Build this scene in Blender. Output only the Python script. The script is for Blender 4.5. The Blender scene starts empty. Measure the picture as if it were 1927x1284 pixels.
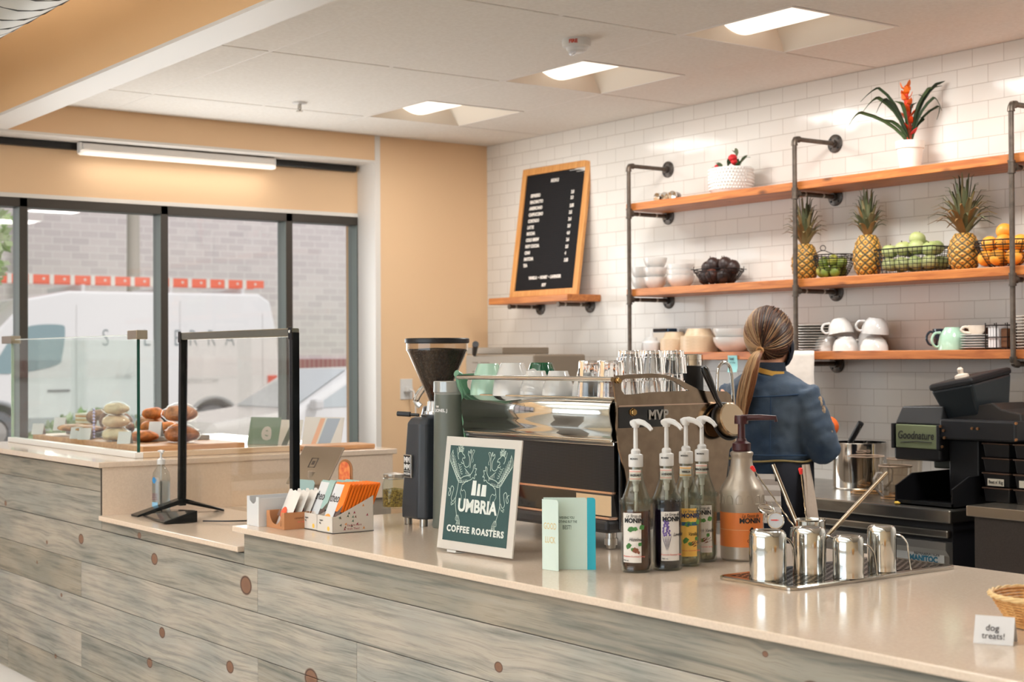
import bpy, bmesh, math, random
from math import sin, cos, pi, radians as R, sqrt, atan2
from mathutils import Vector as V, Matrix
random.seed(7)
S = bpy.context.scene
COL = S.collection
# ---------------------------------------------------------------- camera
FPX, YAW, PITCH, ROLL, CAMH = 2827.9, .63195, .01124, -.00528, 1.44
cam = bpy.data.objects.new('camera', bpy.data.cameras.new('camera'))
COL.objects.link(cam); S.camera = cam
fw = V((-cos(YAW)*cos(PITCH), sin(YAW)*cos(PITCH), sin(PITCH)))
rt = V((sin(YAW), cos(YAW), 0)); up = rt.cross(fw)
c_, s_ = cos(ROLL), sin(ROLL)
r2 = rt*c_+up*s_; u2 = up*c_-rt*s_
cam.matrix_world = Matrix(((r2.x, u2.x, -fw.x, 0), (r2.y, u2.y, -fw.y, 0), (r2.z, u2.z, -fw.z, CAMH), (0, 0, 0, 1)))
cam.data.sensor_width = 36; cam.data.lens = FPX/1927*36
cam.data.clip_start = .05; cam.data.clip_end = 300
cam.data.dof.use_dof = True; cam.data.dof.focus_distance = 4.2; cam.data.dof.aperture_fstop = 5.6
# ---------------------------------------------------------------- world, sun, large lights, exposure
W = bpy.data.worlds.new('world'); S.world = W; W.use_nodes = True
bg = W.node_tree.nodes['Background']; bg.inputs[0].default_value = (.95, .96, 1, 1); bg.inputs[1].default_value = .85
S.view_settings.view_transform = 'Standard'; S.view_settings.look = 'None'
S.view_settings.gamma = 1; S.view_settings.exposure = .19; S.view_settings.use_curve_mapping = False
cy = S.cycles
cy.use_denoising = True; cy.max_bounces = 10; cy.diffuse_bounces = 4; cy.glossy_bounces = 4; cy.transmission_bounces = 8
cy.transparent_max_bounces = 16; cy.caustics_reflective = False; cy.caustics_refractive = False
cy.sample_clamp_indirect = 6; cy.blur_glossy = .5
def area(name, loc, size, power, col=(1, 1, 1), rot=(0, 0, 0), portal=False):
    l = bpy.data.lights.new(name, 'AREA'); l.shape = 'RECTANGLE'; l.size, l.size_y = size
    l.energy = power; l.color = col
    if portal: l.cycles.is_portal = True
    o = bpy.data.objects.new(name, l); o.location = loc; o.rotation_euler = rot; COL.objects.link(o); return o
sun = bpy.data.lights.new('sun', 'SUN'); sun.energy = 1.2; sun.angle = R(2); sun.color = (1, .97, .95)
so = bpy.data.objects.new('sun', sun); COL.objects.link(so)
so.rotation_euler = V((.75, .25, .75)).to_track_quat('Z', 'Y').to_euler()
# daylight through the storefront behind the camera, and through the windows on the left
area('storefront_daylight', (-2.5, -8.3, 1.9), (10, 3.0), 290, (.76, .90, 1), (R(96), 0, 0))
area('street_daylight', (-7.72, 3.4, 1.5), (1.6, 1.45), 31, (.97, 1, 1), (R(92), 0, R(-90)))
area('window_portal', (-7.9, 2.0, 1.5), (5.2, 1.5), 1, (1, 1, 1), (R(90), 0, R(-90)), True)
for x, e in ((-6.68, 9), (-5.43, 14), (-4.17, 19), (-2.95, 21), (-1.7, 21)):      # the recessed ceiling troffers
    area('troffer_light', (x, 4.46, 2.722), (.42, .42), e, (1, .99, .95))
for x in (-5.5, -3, -.5):
    for y, e in ((.6, 105), (-3.2, 120)): area('added_hall_fill', (x, y, 3.25), (1.6, .5), e, (.95, .98, 1), (R(180), 0, 0))  # added fill lamps without fixtures, bouncing soft light off the high ceiling
# ---------------------------------------------------------------- helpers
def lin(c):
    return tuple(((x/255)/12.92 if x/255 <= .04045 else ((x/255+.055)/1.055)**2.4) for x in c[:3])+(1,)
MATS = {}
def M(name, col=(200, 200, 200), rough=.5, metal=0, noise=None, bump=None, attr=False, trans=0, ior=1.45, emit=0, coat=0, stretch=None, sheen=0, alpha=1, spec=.5, aniso=0):
    if name in MATS: return MATS[name]
    m = bpy.data.materials.new(name); m.use_nodes = True; nt = m.node_tree; b = nt.nodes['Principled BSDF']
    b.inputs['Base Color'].default_value = lin(col); b.inputs['Roughness'].default_value = rough
    b.inputs['Metallic'].default_value = metal; b.inputs['IOR'].default_value = ior
    b.inputs['Transmission Weight'].default_value = trans; b.inputs['Coat Weight'].default_value = coat
    b.inputs['Sheen Weight'].default_value = sheen; b.inputs['Specular IOR Level'].default_value = spec
    b.inputs['Anisotropic'].default_value = aniso; b.inputs['Alpha'].default_value = alpha
    if emit: b.inputs['Emission Color'].default_value = lin(col); b.inputs['Emission Strength'].default_value = emit
    L = nt.links.new; src = None
    tc = nt.nodes.new('ShaderNodeTexCoord'); vec = tc.outputs['Object']
    if stretch:
        mp = nt.nodes.new('ShaderNodeMapping'); mp.inputs['Scale'].default_value = stretch; L(vec, mp.inputs[0]); vec = mp.outputs[0]
    if attr:
        a = nt.nodes.new('ShaderNodeAttribute'); a.attribute_name = 'Col'; src = a.outputs['Color']
    if noise:     # (scale, colour2) or (scale, colour2, detail)
        n = nt.nodes.new('ShaderNodeTexNoise'); n.inputs['Scale'].default_value = noise[0]; n.inputs['Detail'].default_value = noise[2] if len(noise) > 2 else 4
        L(vec, n.inputs['Vector'])
        r = nt.nodes.new('ShaderNodeMapRange'); r.inputs[1].default_value = .35; r.inputs[2].default_value = .65; L(n.outputs[0], r.inputs[0])
        mx = nt.nodes.new('ShaderNodeMix'); mx.data_type = 'RGBA'; L(r.outputs[0], mx.inputs[0])
        if src:
            m2 = nt.nodes.new('ShaderNodeMix'); m2.data_type = 'RGBA'; m2.blend_type = 'MULTIPLY'; m2.inputs[0].default_value = 1
            L(src, m2.inputs[6]); m2.inputs[7].default_value = lin(noise[1]); L(src, mx.inputs[6]); L(m2.outputs[2], mx.inputs[7])
        else:
            mx.inputs[6].default_value = lin(col); mx.inputs[7].default_value = lin(noise[1])
        src = mx.outputs[2]
    if src: L(src, b.inputs['Base Color'])
    if bump:
        n = nt.nodes.new('ShaderNodeTexNoise'); n.inputs['Scale'].default_value = bump[0]; L(vec, n.inputs['Vector'])
        bp = nt.nodes.new('ShaderNodeBump'); bp.inputs['Strength'].default_value = bump[1]; bp.inputs['Distance'].default_value = bump[2] if len(bump) > 2 else .002
        L(n.outputs[0], bp.inputs['Height']); L(bp.outputs[0], b.inputs['Normal'])
    MATS[name] = m; return m
def thin_glass(name, tint=(240, 246, 244), refl=1.0):
    m = bpy.data.materials.new(name); m.use_nodes = True; nt = m.node_tree; nt.nodes.clear(); L = nt.links.new
    o = nt.nodes.new('ShaderNodeOutputMaterial'); t = nt.nodes.new('ShaderNodeBsdfTransparent'); g = nt.nodes.new('ShaderNodeBsdfGlossy')
    t.inputs[0].default_value = lin(tint); g.inputs['Roughness'].default_value = .01; mx = nt.nodes.new('ShaderNodeMixShader')
    lw = nt.nodes.new('ShaderNodeLayerWeight'); lw.inputs[0].default_value = .5
    pw = nt.nodes.new('ShaderNodeMath'); pw.operation = 'POWER'; pw.inputs[1].default_value = 5; L(lw.outputs['Facing'], pw.inputs[0])
    fr = nt.nodes.new('ShaderNodeMath'); fr.operation = 'MULTIPLY_ADD'; fr.inputs[1].default_value = .92; fr.inputs[2].default_value = .035; L(pw.outputs[0], fr.inputs[0])
    mu = nt.nodes.new('ShaderNodeMath'); mu.operation = 'MULTIPLY'; mu.inputs[1].default_value = refl; L(fr.outputs[0], mu.inputs[0])
    L(mu.outputs[0], mx.inputs[0]); L(t.outputs[0], mx.inputs[1]); L(g.outputs[0], mx.inputs[2]); L(mx.outputs[0], o.inputs[0]); MATS[name] = m; return m

class MB:
    """collects shapes; build() links them as ONE mesh object"""
    def __init__(s):
        s.v = []; s.f = []; s.mi = []; s.sm = []; s.fc = []; s.M = Matrix(); s.m = 0; s.smooth = False; s.c = (1, 1, 1)
    def add(s, vs, fs):
        n = len(s.v); s.v += [tuple(s.M @ V(p)) for p in vs]
        for f in fs:
            s.f.append([n+i for i in f]); s.mi.append(s.m); s.sm.append(s.smooth); s.fc.append(s.c)
        return s
    def box(s, x0, x1, y0, y1, z0, z1):
        s.add([(x, y, z) for z in (z0, z1) for y in (y0, y1) for x in (x0, x1)],
              [(0, 2, 3, 1), (4, 5, 7, 6), (0, 1, 5, 4), (2, 6, 7, 3), (0, 4, 6, 2), (1, 3, 7, 5)]); return s
    def tube(s, pts, r, n=10, closed=False, caps=True, ry=None, upv=None):
        pts = [V(p) for p in pts]; N = len(pts)
        rs = r if isinstance(r, (list, tuple)) else [r]*N
        rys = ry if isinstance(ry, (list, tuple)) else ([ry]*N if ry else rs)
        tang = []
        for i in range(N):
            a = pts[i-1] if (i > 0 or closed) else pts[i]; b = pts[(i+1) % N] if (i < N-1 or closed) else pts[i]
            t = b-a; tang.append(t.normalized() if t.length > 1e-9 else V((0, 0, 1)))
        t0 = tang[0]; ref = V(upv) if upv else (V((0, 0, 1)) if abs(t0.z) < .9 else V((1, 0, 0)))
        u = (ref - t0*ref.dot(t0)).normalized(); vs = []
        for i in range(N):
            t = tang[i]; u = (u-t*u.dot(t)); u = u.normalized() if u.length > 1e-6 else t.orthogonal().normalized(); w = t.cross(u)
            for k in range(n):
                a = 2*pi*k/n; vs.append(pts[i]+u*(rs[i]*cos(a))+w*(rys[i]*sin(a)))
        fs = []; T = N if closed else N-1
        for i in range(T):
            j = (i+1) % N
            for k in range(n):
                k2 = (k+1) % n; fs.append((i*n+k, i*n+k2, j*n+k2, j*n+k))
        sm = s.smooth; s.smooth = True; 
        if caps and not closed: fs2 = [tuple(range(n-1, -1, -1)), tuple((N-1)*n+k for k in range(n))]
        else: fs2 = []
        n0 = len(s.v); s.add(vs, fs); s.smooth = False
        for f in fs2: s.f.append([n0+i for i in f]); s.mi.append(s.m); s.sm.append(False); s.fc.append(s.c)
        s.smooth = sm; return s
    def cyl(s, p0, p1, r0, r1=None, n=20): return s.tube([p0, p1], [r0, r0 if r1 is None else r1], n)
    def lathe(s, prof, n=32, c=(0, 0, 0), a0=0, a1=2*pi, sq=None):
        """prof: (r, z) list; sq: function(angle) -> radius factor"""
        full = abs(a1-a0-2*pi) < 1e-6; m = n if full else n+1; vs = []
        for r, z in prof:
            for k in range(m):
                a = a0+(a1-a0)*k/n; q = sq(a) if sq else 1
                vs.append((c[0]+max(r, 1e-5)*q*cos(a), c[1]+max(r, 1e-5)*q*sin(a), c[2]+z))
        fs = []
        for i in range(len(prof)-1):
            for k in range(n):
                k2 = (k+1) % m; fs.append((i*m+k, i*m+k2, (i+1)*m+k2, (i+1)*m+k))
        sm = s.smooth; s.smooth = True; s.add(vs, fs); s.smooth = sm; return s
    def ball(s, c, r, n=16, m=10, fn=None):
        rx, ry, rz = (r, r, r) if not isinstance(r, (tuple, list)) else r; vs = []
        for i in range(m+1):
            t = pi*i/m
            for k in range(n):
                a = 2*pi*k/n; d = V((sin(t)*cos(a), sin(t)*sin(a), cos(t))); q = fn(d) if fn else 1
                vs.append((c[0]+rx*d.x*q, c[1]+ry*d.y*q, c[2]+rz*d.z*q))
        fs = [(i*n+k, (i+1)*n+k, (i+1)*n+(k+1) % n, i*n+(k+1) % n) for i in range(m) for k in range(n)]
        sm = s.smooth; s.smooth = True; s.add(vs, fs); s.smooth = sm; return s
    def prism(s, poly, t, o=(0, 0, 0), ux=(1, 0, 0), uy=(0, 0, 1)):
        """poly 2d in plane (ux, uy) at o, thickness t along ux x uy"""
        o, ux, uy = V(o), V(ux), V(uy); w = ux.cross(uy)*t; n = len(poly)
        vs = [o+ux*a+uy*b for a, b in poly]+[o+ux*a+uy*b+w for a, b in poly]
        s.add(vs, [tuple(range(n-1, -1, -1)), tuple(range(n, 2*n))]+[(i, (i+1) % n, n+(i+1) % n, n+i) for i in range(n)]); return s
    def strip(s, pts, ws, th=.0006, side=None, fold=0):
        """leaf / ribbon: centre line pts, half widths ws, small thickness"""
        pts = [V(p) for p in pts]; N = len(pts); vs = []
        for i, p in enumerate(pts):
            t = (pts[min(i+1, N-1)]-pts[max(i-1, 0)]).normalized()
            sd = V(side) if side else t.cross(V((0, 0, 1)))
            sd = (sd-t*sd.dot(t)); sd = sd.normalized() if sd.length > 1e-5 else t.orthogonal().normalized()
            nn = sd.cross(t).normalized()
            for q in (-1, 0, 1):
                vs.append(p+sd*(ws[i]*q)+nn*(fold*ws[i]*abs(q)+th))
            for q in (-1, 0, 1):
                vs.append(p+sd*(ws[i]*q)+nn*(fold*ws[i]*abs(q)-th))
        fs = []
        for i in range(N-1):
            a, b = i*6, i*6+6
            fs += [(a, a+1, b+1, b), (a+1, a+2, b+2, b+1), (a+3, b+3, b+4, a+4), (a+4, b+4, b+5, a+5), (a, b, b+3, a+3), (a+2, a+5, b+5, b+2)]
        fs += [(0, 3, 4, 1), (1, 4, 5, 2), (b, b+1, b+4, b+3), (b+1, b+2, b+5, b+4)]
        sm = s.smooth; s.smooth = True; s.add(vs, fs); s.smooth = sm; return s
    def text(s, t, size, o, ux=(1, 0, 0), uy=(0, 0, 1), align='CENTER', bold=0, sx=1, th=.0004, wrap=None, sp=1, shear=0):
        vs, fs = text_mesh(t, align, bold/size if size else 0, sp, shear); ux, uy, o = V(ux), V(uy), V(o); w = ux.cross(uy)
        out = []
        for dz in (0, th):
            for x, y in vs:
                px, py = x*size*sx, y*size
                if wrap:   # (radius, centre x, centre y, start angle)
                    rr = wrap[0]+dz; a = wrap[3]+px/wrap[0]; out.append((wrap[1]+rr*cos(a), wrap[2]+rr*sin(a), o.z+py))
                else: out.append(o+ux*px+uy*py+w*dz)
        n = len(vs)
        # side walls are left out: the letters are thinner than paint; both faces exist
        s.add(out, [tuple(i+n for i in f) for f in fs]+[tuple(reversed(f)) for f in fs]); return s
    def build(s, name, mats=None, parent=None, bevel=0, loc=None, seg=2, sub=0):
        me = bpy.data.meshes.new(name); me.from_pydata(s.v, [], s.f); me.update()
        me.polygons.foreach_set('material_index', s.mi); me.polygons.foreach_set('use_smooth', s.sm)
        if any(s.sm): me.set_sharp_from_angle(angle=R(33))
        if any(c != (1, 1, 1) for c in s.fc):
            at = me.color_attributes.new('Col', 'FLOAT_COLOR', 'CORNER'); d = []
            for p, c in zip(me.polygons, s.fc):
                d += list(c[:3])+[1] if p.loop_total == 0 else (list(c[:3])+[1])*p.loop_total
            at.data.foreach_set('color', d)
        o = bpy.data.objects.new(name, me); COL.objects.link(o)
        for m in (mats if isinstance(mats, (list, tuple)) else [mats]): me.materials.append(m)
        if parent: o.parent = parent
        if loc: o.location = loc
        if bevel:
            b = o.modifiers.new('bevel', 'BEVEL'); b.width = bevel; b.segments = seg; b.limit_method = 'ANGLE'; b.angle_limit = R(40)
        if sub:
            b = o.modifiers.new('sub', 'SUBSURF'); b.levels = b.render_levels = sub
        return o
_TM = {}
def text_mesh(t, align, bold, sp, shear):
    k = (t, align, round(bold, 3), sp, shear)
    if k in _TM: return _TM[k]
    c = bpy.data.curves.new('t', 'FONT'); c.body = t; c.align_x = align; c.align_y = 'CENTER'; c.offset = bold; c.space_character = sp; c.shear = shear; c.resolution_u = 3
    o = bpy.data.objects.new('t', c); me = o.to_mesh()
    vs = [(v.co.x, v.co.y) for v in me.vertices]; fs = [tuple(p.vertices) for p in me.polygons]
    o.to_mesh_clear(); bpy.data.objects.remove(o); bpy.data.curves.remove(c)
    _TM[k] = (vs, fs); return _TM[k]
def tag(o, label, cat, group=None, kind=None):
    o['label'] = label; o['category'] = cat
    if group: o['group'] = group
    if kind: o['kind'] = kind
    return o
def thing(name, label, cat, loc=(0, 0, 0), rz=0, group=None, rot=None):
    o = bpy.data.objects.new(name, None); COL.objects.link(o); o.empty_display_size = .05
    o.location = loc; o.rotation_euler = rot or (0, 0, rz); return tag(o, label, cat, group)
def struct(o): o['kind'] = 'structure'; return o
def dup(r, loc=None, rz=None, label=None, scale=None):
    def cp(o, par):
        c = o.copy(); COL.objects.link(c)
        if par: c.parent = par
        for ch in [q for q in KIDS.get(o, [])] or list(o.children): cp(ch, c)
        return c
    c = cp(r, None)
    if loc: c.location = loc
    if rz is not None: c.rotation_euler[2] = rz
    if label: c['label'] = label
    if scale: c.scale = (scale, scale, scale) if not isinstance(scale, tuple) else scale
    return c
KIDS = {}
def rgb(*c): return lin(c)[:3]
def jit(c, a=.1):
    k = 1+random.uniform(-a, a); return tuple(min(1, max(0, x*k)) for x in c)
def bez(p0, p1, p2, n=8):
    p0, p1, p2 = V(p0), V(p1), V(p2); return [p0*(1-t)**2+p1*2*t*(1-t)+p2*t*t for t in [i/n for i in range(n+1)]]
def smoothpts(ps, n=6):
    ps = [V(p) for p in ps]; out = []
    for i in range(len(ps)-1):
        a, b, c, d = ps[max(i-1, 0)], ps[i], ps[i+1], ps[min(i+2, len(ps)-1)]
        for k in range(n):
            t = k/n; out.append(.5*((2*b)+(c-a)*t+(2*a-5*b+4*c-d)*t*t+(3*b-a-3*c+d)*t**3))
    out.append(ps[-1]); return out
# ---------------------------------------------------------------- common materials
orange = M('orange_wall_paint', (232, 196, 156), .6, bump=(300, .1))
white_paint = M('white_paint', (228, 222, 216), .5)
ceil_m = M('ceiling_panel', (232, 227, 220), .85, noise=(60, (226, 220, 212)), bump=(400, .4))
steel = M('brushed_steel', (190, 186, 180), .28, 1, bump=(60, .05), stretch=(1, 1, 12))
chrome = M('polished_chrome', (225, 222, 218), .05, 1)
dark_frame = M('dark_bronze_aluminium', (66, 60, 54), .4, .3)
black = M('black_plastic', (22, 22, 25), .38)
blackm = M('matte_black_metal', (30, 31, 35), .45, .2)
whitep = M('white_plastic', (218, 216, 214), .35)
ceramic = M('white_ceramic', (222, 219, 215), .12, coat=.3)
paper = M('white_paper', (216, 214, 214), .7)
ink = M('black_ink', (25, 25, 28), .6)
glass = thin_glass('window_glass', (250, 250, 250), .8)
glass_case = thin_glass('display_glass', (251, 254, 252), .7)
solid_glass = M('drinking_glass', (250, 250, 250), .0, trans=1, ior=1.47)
attr_rough = M('coloured_matte', attr=True, rough=.6)
attr_gloss = M('coloured_gloss', attr=True, rough=.3)
def wood(name, c1, c2, rough=.45, scale=1, axis='X', knots=True):
    if name in MATS: return MATS[name]
    m = bpy.data.materials.new(name); m.use_nodes = True; nt = m.node_tree; b = nt.nodes['Principled BSDF']; L = nt.links.new
    tc = nt.nodes.new('ShaderNodeTexCoord'); mp = nt.nodes.new('ShaderNodeMapping'); L(tc.outputs['Object'], mp.inputs[0])
    sc = {'X': (1.2, 14, 14), 'Y': (14, 1.2, 14), 'Z': (14, 14, 1.2)}[axis]; mp.inputs['Scale'].default_value = tuple(q*scale for q in sc)
    n = nt.nodes.new('ShaderNodeTexNoise'); n.inputs['Scale'].default_value = 3; n.inputs['Detail'].default_value = 6; n.inputs['Distortion'].default_value = 1.2; L(mp.outputs[0], n.inputs[0])
    r = nt.nodes.new('ShaderNodeValToRGB'); L(n.outputs[0], r.inputs[0]); e = r.color_ramp.elements
    e[0].position = .3; e[0].color = lin(c2); e[1].position = .65; e[1].color = lin(c1)
    out = r.outputs[0]
    if knots:
        v = nt.nodes.new('ShaderNodeTexVoronoi'); v.inputs['Scale'].default_value = 5*scale; mp2 = nt.nodes.new('ShaderNodeMapping')
        mp2.inputs['Scale'].default_value = {'X': (.8, 2, 2), 'Y': (2, .8, 2), 'Z': (2, 2, .8)}[axis]; L(tc.outputs['Object'], mp2.inputs[0]); L(mp2.outputs[0], v.inputs[0])
        k = nt.nodes.new('ShaderNodeMapRange'); k.inputs[1].default_value = .06; k.inputs[2].default_value = .16; L(v.outputs[0], k.inputs[0])
        mx = nt.nodes.new('ShaderNodeMix'); mx.data_type = 'RGBA'; L(k.outputs[0], mx.inputs[0]); mx.inputs[6].default_value = lin(tuple(q*.55 for q in c2)); L(out, mx.inputs[7]); out = mx.outputs[2]
    L(out, b.inputs['Base Color']); b.inputs['Roughness'].default_value = rough
    bp = nt.nodes.new('ShaderNodeBump'); bp.inputs['Strength'].default_value = .15; bp.inputs['Distance'].default_value = .001; L(n.outputs[0], bp.inputs['Height']); L(bp.outputs[0], b.inputs['Normal'])
    MATS[name] = m; return m
shelf_wood = wood('orange_pine', (200, 124, 62), (160, 86, 38), .42)
dark_shelf_wood = wood('stained_pine', (192, 116, 62), (150, 80, 40), .4)
def tile_mat():
    m = bpy.data.materials.new('white_subway_tile'); m.use_nodes = True; nt = m.node_tree; b = nt.nodes['Principled BSDF']; L = nt.links.new; N = nt.nodes.new
    g = N('ShaderNodeNewGeometry'); sx = N('ShaderNodeSeparateXYZ'); L(g.outputs['Position'], sx.inputs[0]); cb = N('ShaderNodeCombineXYZ')
    ax = N('ShaderNodeMath'); ax.operation = 'ADD'; ax.inputs[1].default_value = 10+.1565*.5+.0095; L(sx.outputs[0], ax.inputs[0])
    az = N('ShaderNodeMath'); az.operation = 'ADD'; az.inputs[1].default_value = .0100; L(sx.outputs[2], az.inputs[0])
    L(ax.outputs[0], cb.inputs[0]); L(az.outputs[0], cb.inputs[1])
    br = N('ShaderNodeTexBrick'); L(cb.outputs[0], br.inputs['Vector']); br.inputs['Scale'].default_value = 1
    br.inputs['Brick Width'].default_value = .1565; br.inputs['Row Height'].default_value = .0765; br.inputs['Mortar Size'].default_value = .0016; br.inputs['Mortar Smooth'].default_value = .3
    br.inputs['Bias'].default_value = 0; br.offset = .5
    br.inputs['Color1'].default_value = lin((231, 225, 218)); br.inputs['Color2'].default_value = lin((226, 220, 213)); br.inputs['Mortar'].default_value = lin((196, 186, 176))
    L(br.outputs['Color'], b.inputs['Base Color'])
    n = N('ShaderNodeTexNoise'); n.inputs['Scale'].default_value = 11; n.inputs['Detail'].default_value = 1; L(cb.outputs[0], n.inputs[0])
    # each tile sits a touch out of true, so neighbours mirror different things
    sn = N('ShaderNodeVectorMath'); sn.operation = 'SNAP'; sn.inputs[1].default_value = (.07825, .0765, 1); L(cb.outputs[0], sn.inputs[0])
    wn = N('ShaderNodeTexWhiteNoise'); L(sn.outputs[0], wn.inputs['Vector'])
    i = N('ShaderNodeMath'); i.operation = 'SUBTRACT'; i.inputs[0].default_value = 1; L(br.outputs['Fac'], i.inputs[1])
    ad = N('ShaderNodeMath'); ad.operation = 'MULTIPLY_ADD'; L(n.outputs[0], ad.inputs[0]); ad.inputs[1].default_value = 1.6; L(i.outputs[0], ad.inputs[2])
    bp = N('ShaderNodeBump'); bp.inputs['Strength'].default_value = .5; bp.inputs['Distance'].default_value = .0016; L(ad.outputs[0], bp.inputs['Height']); L(bp.outputs[0], b.inputs['Normal'])
    b.inputs['Roughness'].default_value = .12; b.inputs['Specular IOR Level'].default_value = .28
    return m
tile = tile_mat()
def brick_mat(name, c1, c2, mo, bw, rh, ms):
    m = bpy.data.materials.new(name); m.use_nodes = True; nt = m.node_tree; b = nt.nodes['Principled BSDF']; L = nt.links.new; N = nt.nodes.new
    g = N('ShaderNodeNewGeometry'); sx = N('ShaderNodeSeparateXYZ'); L(g.outputs['Position'], sx.inputs[0]); cb = N('ShaderNodeCombineXYZ'); L(sx.outputs[1], cb.inputs[0]); L(sx.outputs[2], cb.inputs[1])
    br = N('ShaderNodeTexBrick'); L(cb.outputs[0], br.inputs['Vector']); br.inputs['Scale'].default_value = 1
    br.inputs['Brick Width'].default_value = bw; br.inputs['Row Height'].default_value = rh; br.inputs['Mortar Size'].default_value = ms
    br.inputs['Color1'].default_value = lin(c1); br.inputs['Color2'].default_value = lin(c2); br.inputs['Mortar'].default_value = lin(mo)
    L(br.outputs['Color'], b.inputs['Base Color']); b.inputs['Roughness'].default_value = .9; return m
# ---------------------------------------------------------------- room shell
XL, XW, YB, CZ = -7.56, -7.76, 5.35, 2.745
struct(MB().box(-8.0, 3, -8.5, YB+.2, -.1, 0).build('floor', M('grey_floor', (160, 156, 150), .5, noise=(3, (146, 142, 136)))))
struct(MB().box(-8.0, 3, YB, YB+.2, 0, 4).build('wall_back', tile))
struct(MB().box(-7.96, XL, 4.58, YB, 0, CZ+.3).build('wall_left', orange))
# recessed window wall: below, above and beside the glass
w = MB(); w.box(-7.96, XW, -8.5, 4.58, 0, .74); w.box(-7.96, XW, -8.5, 4.58, 2.285, 4); struct(w.build('wall_window', orange))
struct(MB().box(XW-.05, XW+.012, -8.5, 4.579, .70, .752).box(XW-.02, XW+.006, -8.5, 4.579, 2.283, 2.305).build('trim_1', white_paint))
struct(MB().box(XW, XL+.004, 4.545, 4.5805, 0, CZ).box(XW-.001, XL, 4.574, 4.5801, 0, CZ).build('trim_2', white_paint))
# the drop soffit above the window wall, orange with a white underside
struct(MB().box(XW, XL, 2.25, 4.545, 2.600, CZ+.3).build('wall_soffit', orange))
struct(MB().box(XW+.001, XL+.004, 2.245, 4.545, 2.586, 2.600).build('trim_3', white_paint))
struct(MB().box(XW, XW+.035, -8.5, 4.52, 2.549, 2.583).build('trim_4', M('black_track', (24, 22, 20), .4)))
# bulkhead where the low ceiling meets the tall front room
b = MB(); b.box(XW, 3, 2.245, 2.40, 2.612, 3.95); struct(b.build('wall_bulkhead', M('orange_bulkhead_paint', (230, 188, 140), .6)))
struct(MB().box(XL+.005, 3, 2.242, 2.403, 2.598, 2.612).build('trim_5', white_paint))
struct(MB().box(-8, 3, -8.6, 2.53, 3.95, 4.05).build('ceiling', M('high_ceiling', (228, 224, 216), .8)))
# suspended ceiling: tiles with lines running to the back wall open as dark reveals, cross lines white
gx = [-7.56, -6.98, -5.73, -4.50, -3.28, -2.06, -.84, .38, 1.6, 3]
gy = [2.402, 2.935, 3.535, 4.14, 4.75, 5.352]
troffers = [(-6.98, -6.37), (-5.73, -5.12), (-4.50, -3.88), (-3.28, -2.67), (-2.06, -1.45)]
cb = MB()
for i in range(len(gx)-1):
    for j in range(len(gy)-1):
        x0, x1, y0, y1 = gx[i], gx[i+1], gy[j], gy[j+1]
        if j == 3:
            for t in troffers:
                if abs(t[0]-x0) < .01: x0 = t[1]
        cb.box(x0+.006, x1-.006, y0+.0025, y1-.0025, CZ, CZ+.02)
struct(cb.build('ceiling', ceil_m, bevel=.002, seg=1))
cb = MB(); cb.box(-7.55, 3, 2.41, 5.34, CZ+.105, CZ+.115)
struct(cb.build('ceiling', M('void_shade_sheet', (40, 34, 30), .9)))  # dark sheet painted as the shade behind the open ceiling gaps
g = MB()
for y in gy[1:-1]: g.box(-7.55, 3, y-.010, y+.010, CZ+.001, CZ+.02)
for x in gx[1:-1]: g.box(x-.0008, x+.012, 2.41, 5.35, CZ+.006, CZ+.012)
struct(g.build('trim_6', white_paint))
struct(MB().box(-7.55, 3, 2.41, YB, CZ+.26, CZ+.30).build('ceiling', M('slab', (150, 145, 140), .9)))
# walls behind and beside the camera
f = MB(); f.box(-8, 3, -8.6, -8.45, 0, .35); f.box(-8, 3, -8.6, -8.45, 3.15, 4)
for x in (-8, -7.1, 1.9): f.box(x, x+1.1, -8.6, -8.45, .35, 3.15)
struct(f.build('wall_front', M('tan_wall', (210, 192, 168), .7)))
struct(MB().box(3, 3.2, -8.6, YB+.2, 0, 4).build('wall_right', M('warm_wall', (208, 186, 156), .7)))
f = MB()
for k in range(6): f.box(-6.0+k*1.6-.03, -6.0+k*1.6+.03, -8.55, -8.45, .35, 3.15)
f.box(-6.1, 2, -8.55, -8.45, 2.35, 2.41)
struct(f.build('window_2', dark_frame))
# left window: dark frame and panes
f = MB(); gl = MB()
z0, z1 = .752, 2.283
for a, b_ in ((-1.55, -1.51), (-.74, -.70), (.07, .11), (.88, .92), (1.70, 1.74), (2.531, 2.573), (3.303, 3.346), (4.068, 4.110), (4.541, 4.580)):
    f.box(XW-.10, XW+.003, a, b_, z0, z1)
f.box(XW-.10, XW+.003, -1.5, 4.58, z1-.048, z1); f.box(XW-.10, XW+.003, -1.5, 4.58, z0, z0+.035)
fr = struct(f.build('window_1', dark_frame, bevel=.002))
gl.box(XW-.06, XW-.054, -1.5, 4.56, z0+.02, z1-.02); o = gl.build('window_pane', glass, fr)
f = MB()
for a in (2.573, 3.346, 4.110): f.box(XW-.054, XW-.03, a, a+.012, z0+.035, z1-.048)
for a in (2.531, 3.303, 4.068, 4.541): f.box(XW-.10, XW+.0005, a-.0015, a, z0+.035, z1-.048)  # thin pale sheets: bluish light on the mullion sides, put in as colour
f.build('bead_and_lit_side', M('pale_green_lit_aluminium', (140, 152, 148), .35, .4), fr)
struct(MB().box(-8, XW, -8.6, -1.5, .74, 2.29).build('wall_window', orange))
struct(MB().box(-7.2, 3, 2.118, 2.135, 0, .10).box(-7.2, -7.19, 2.1, 2.9, 0, .1).build('baseboard_front', white_paint))
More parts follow.
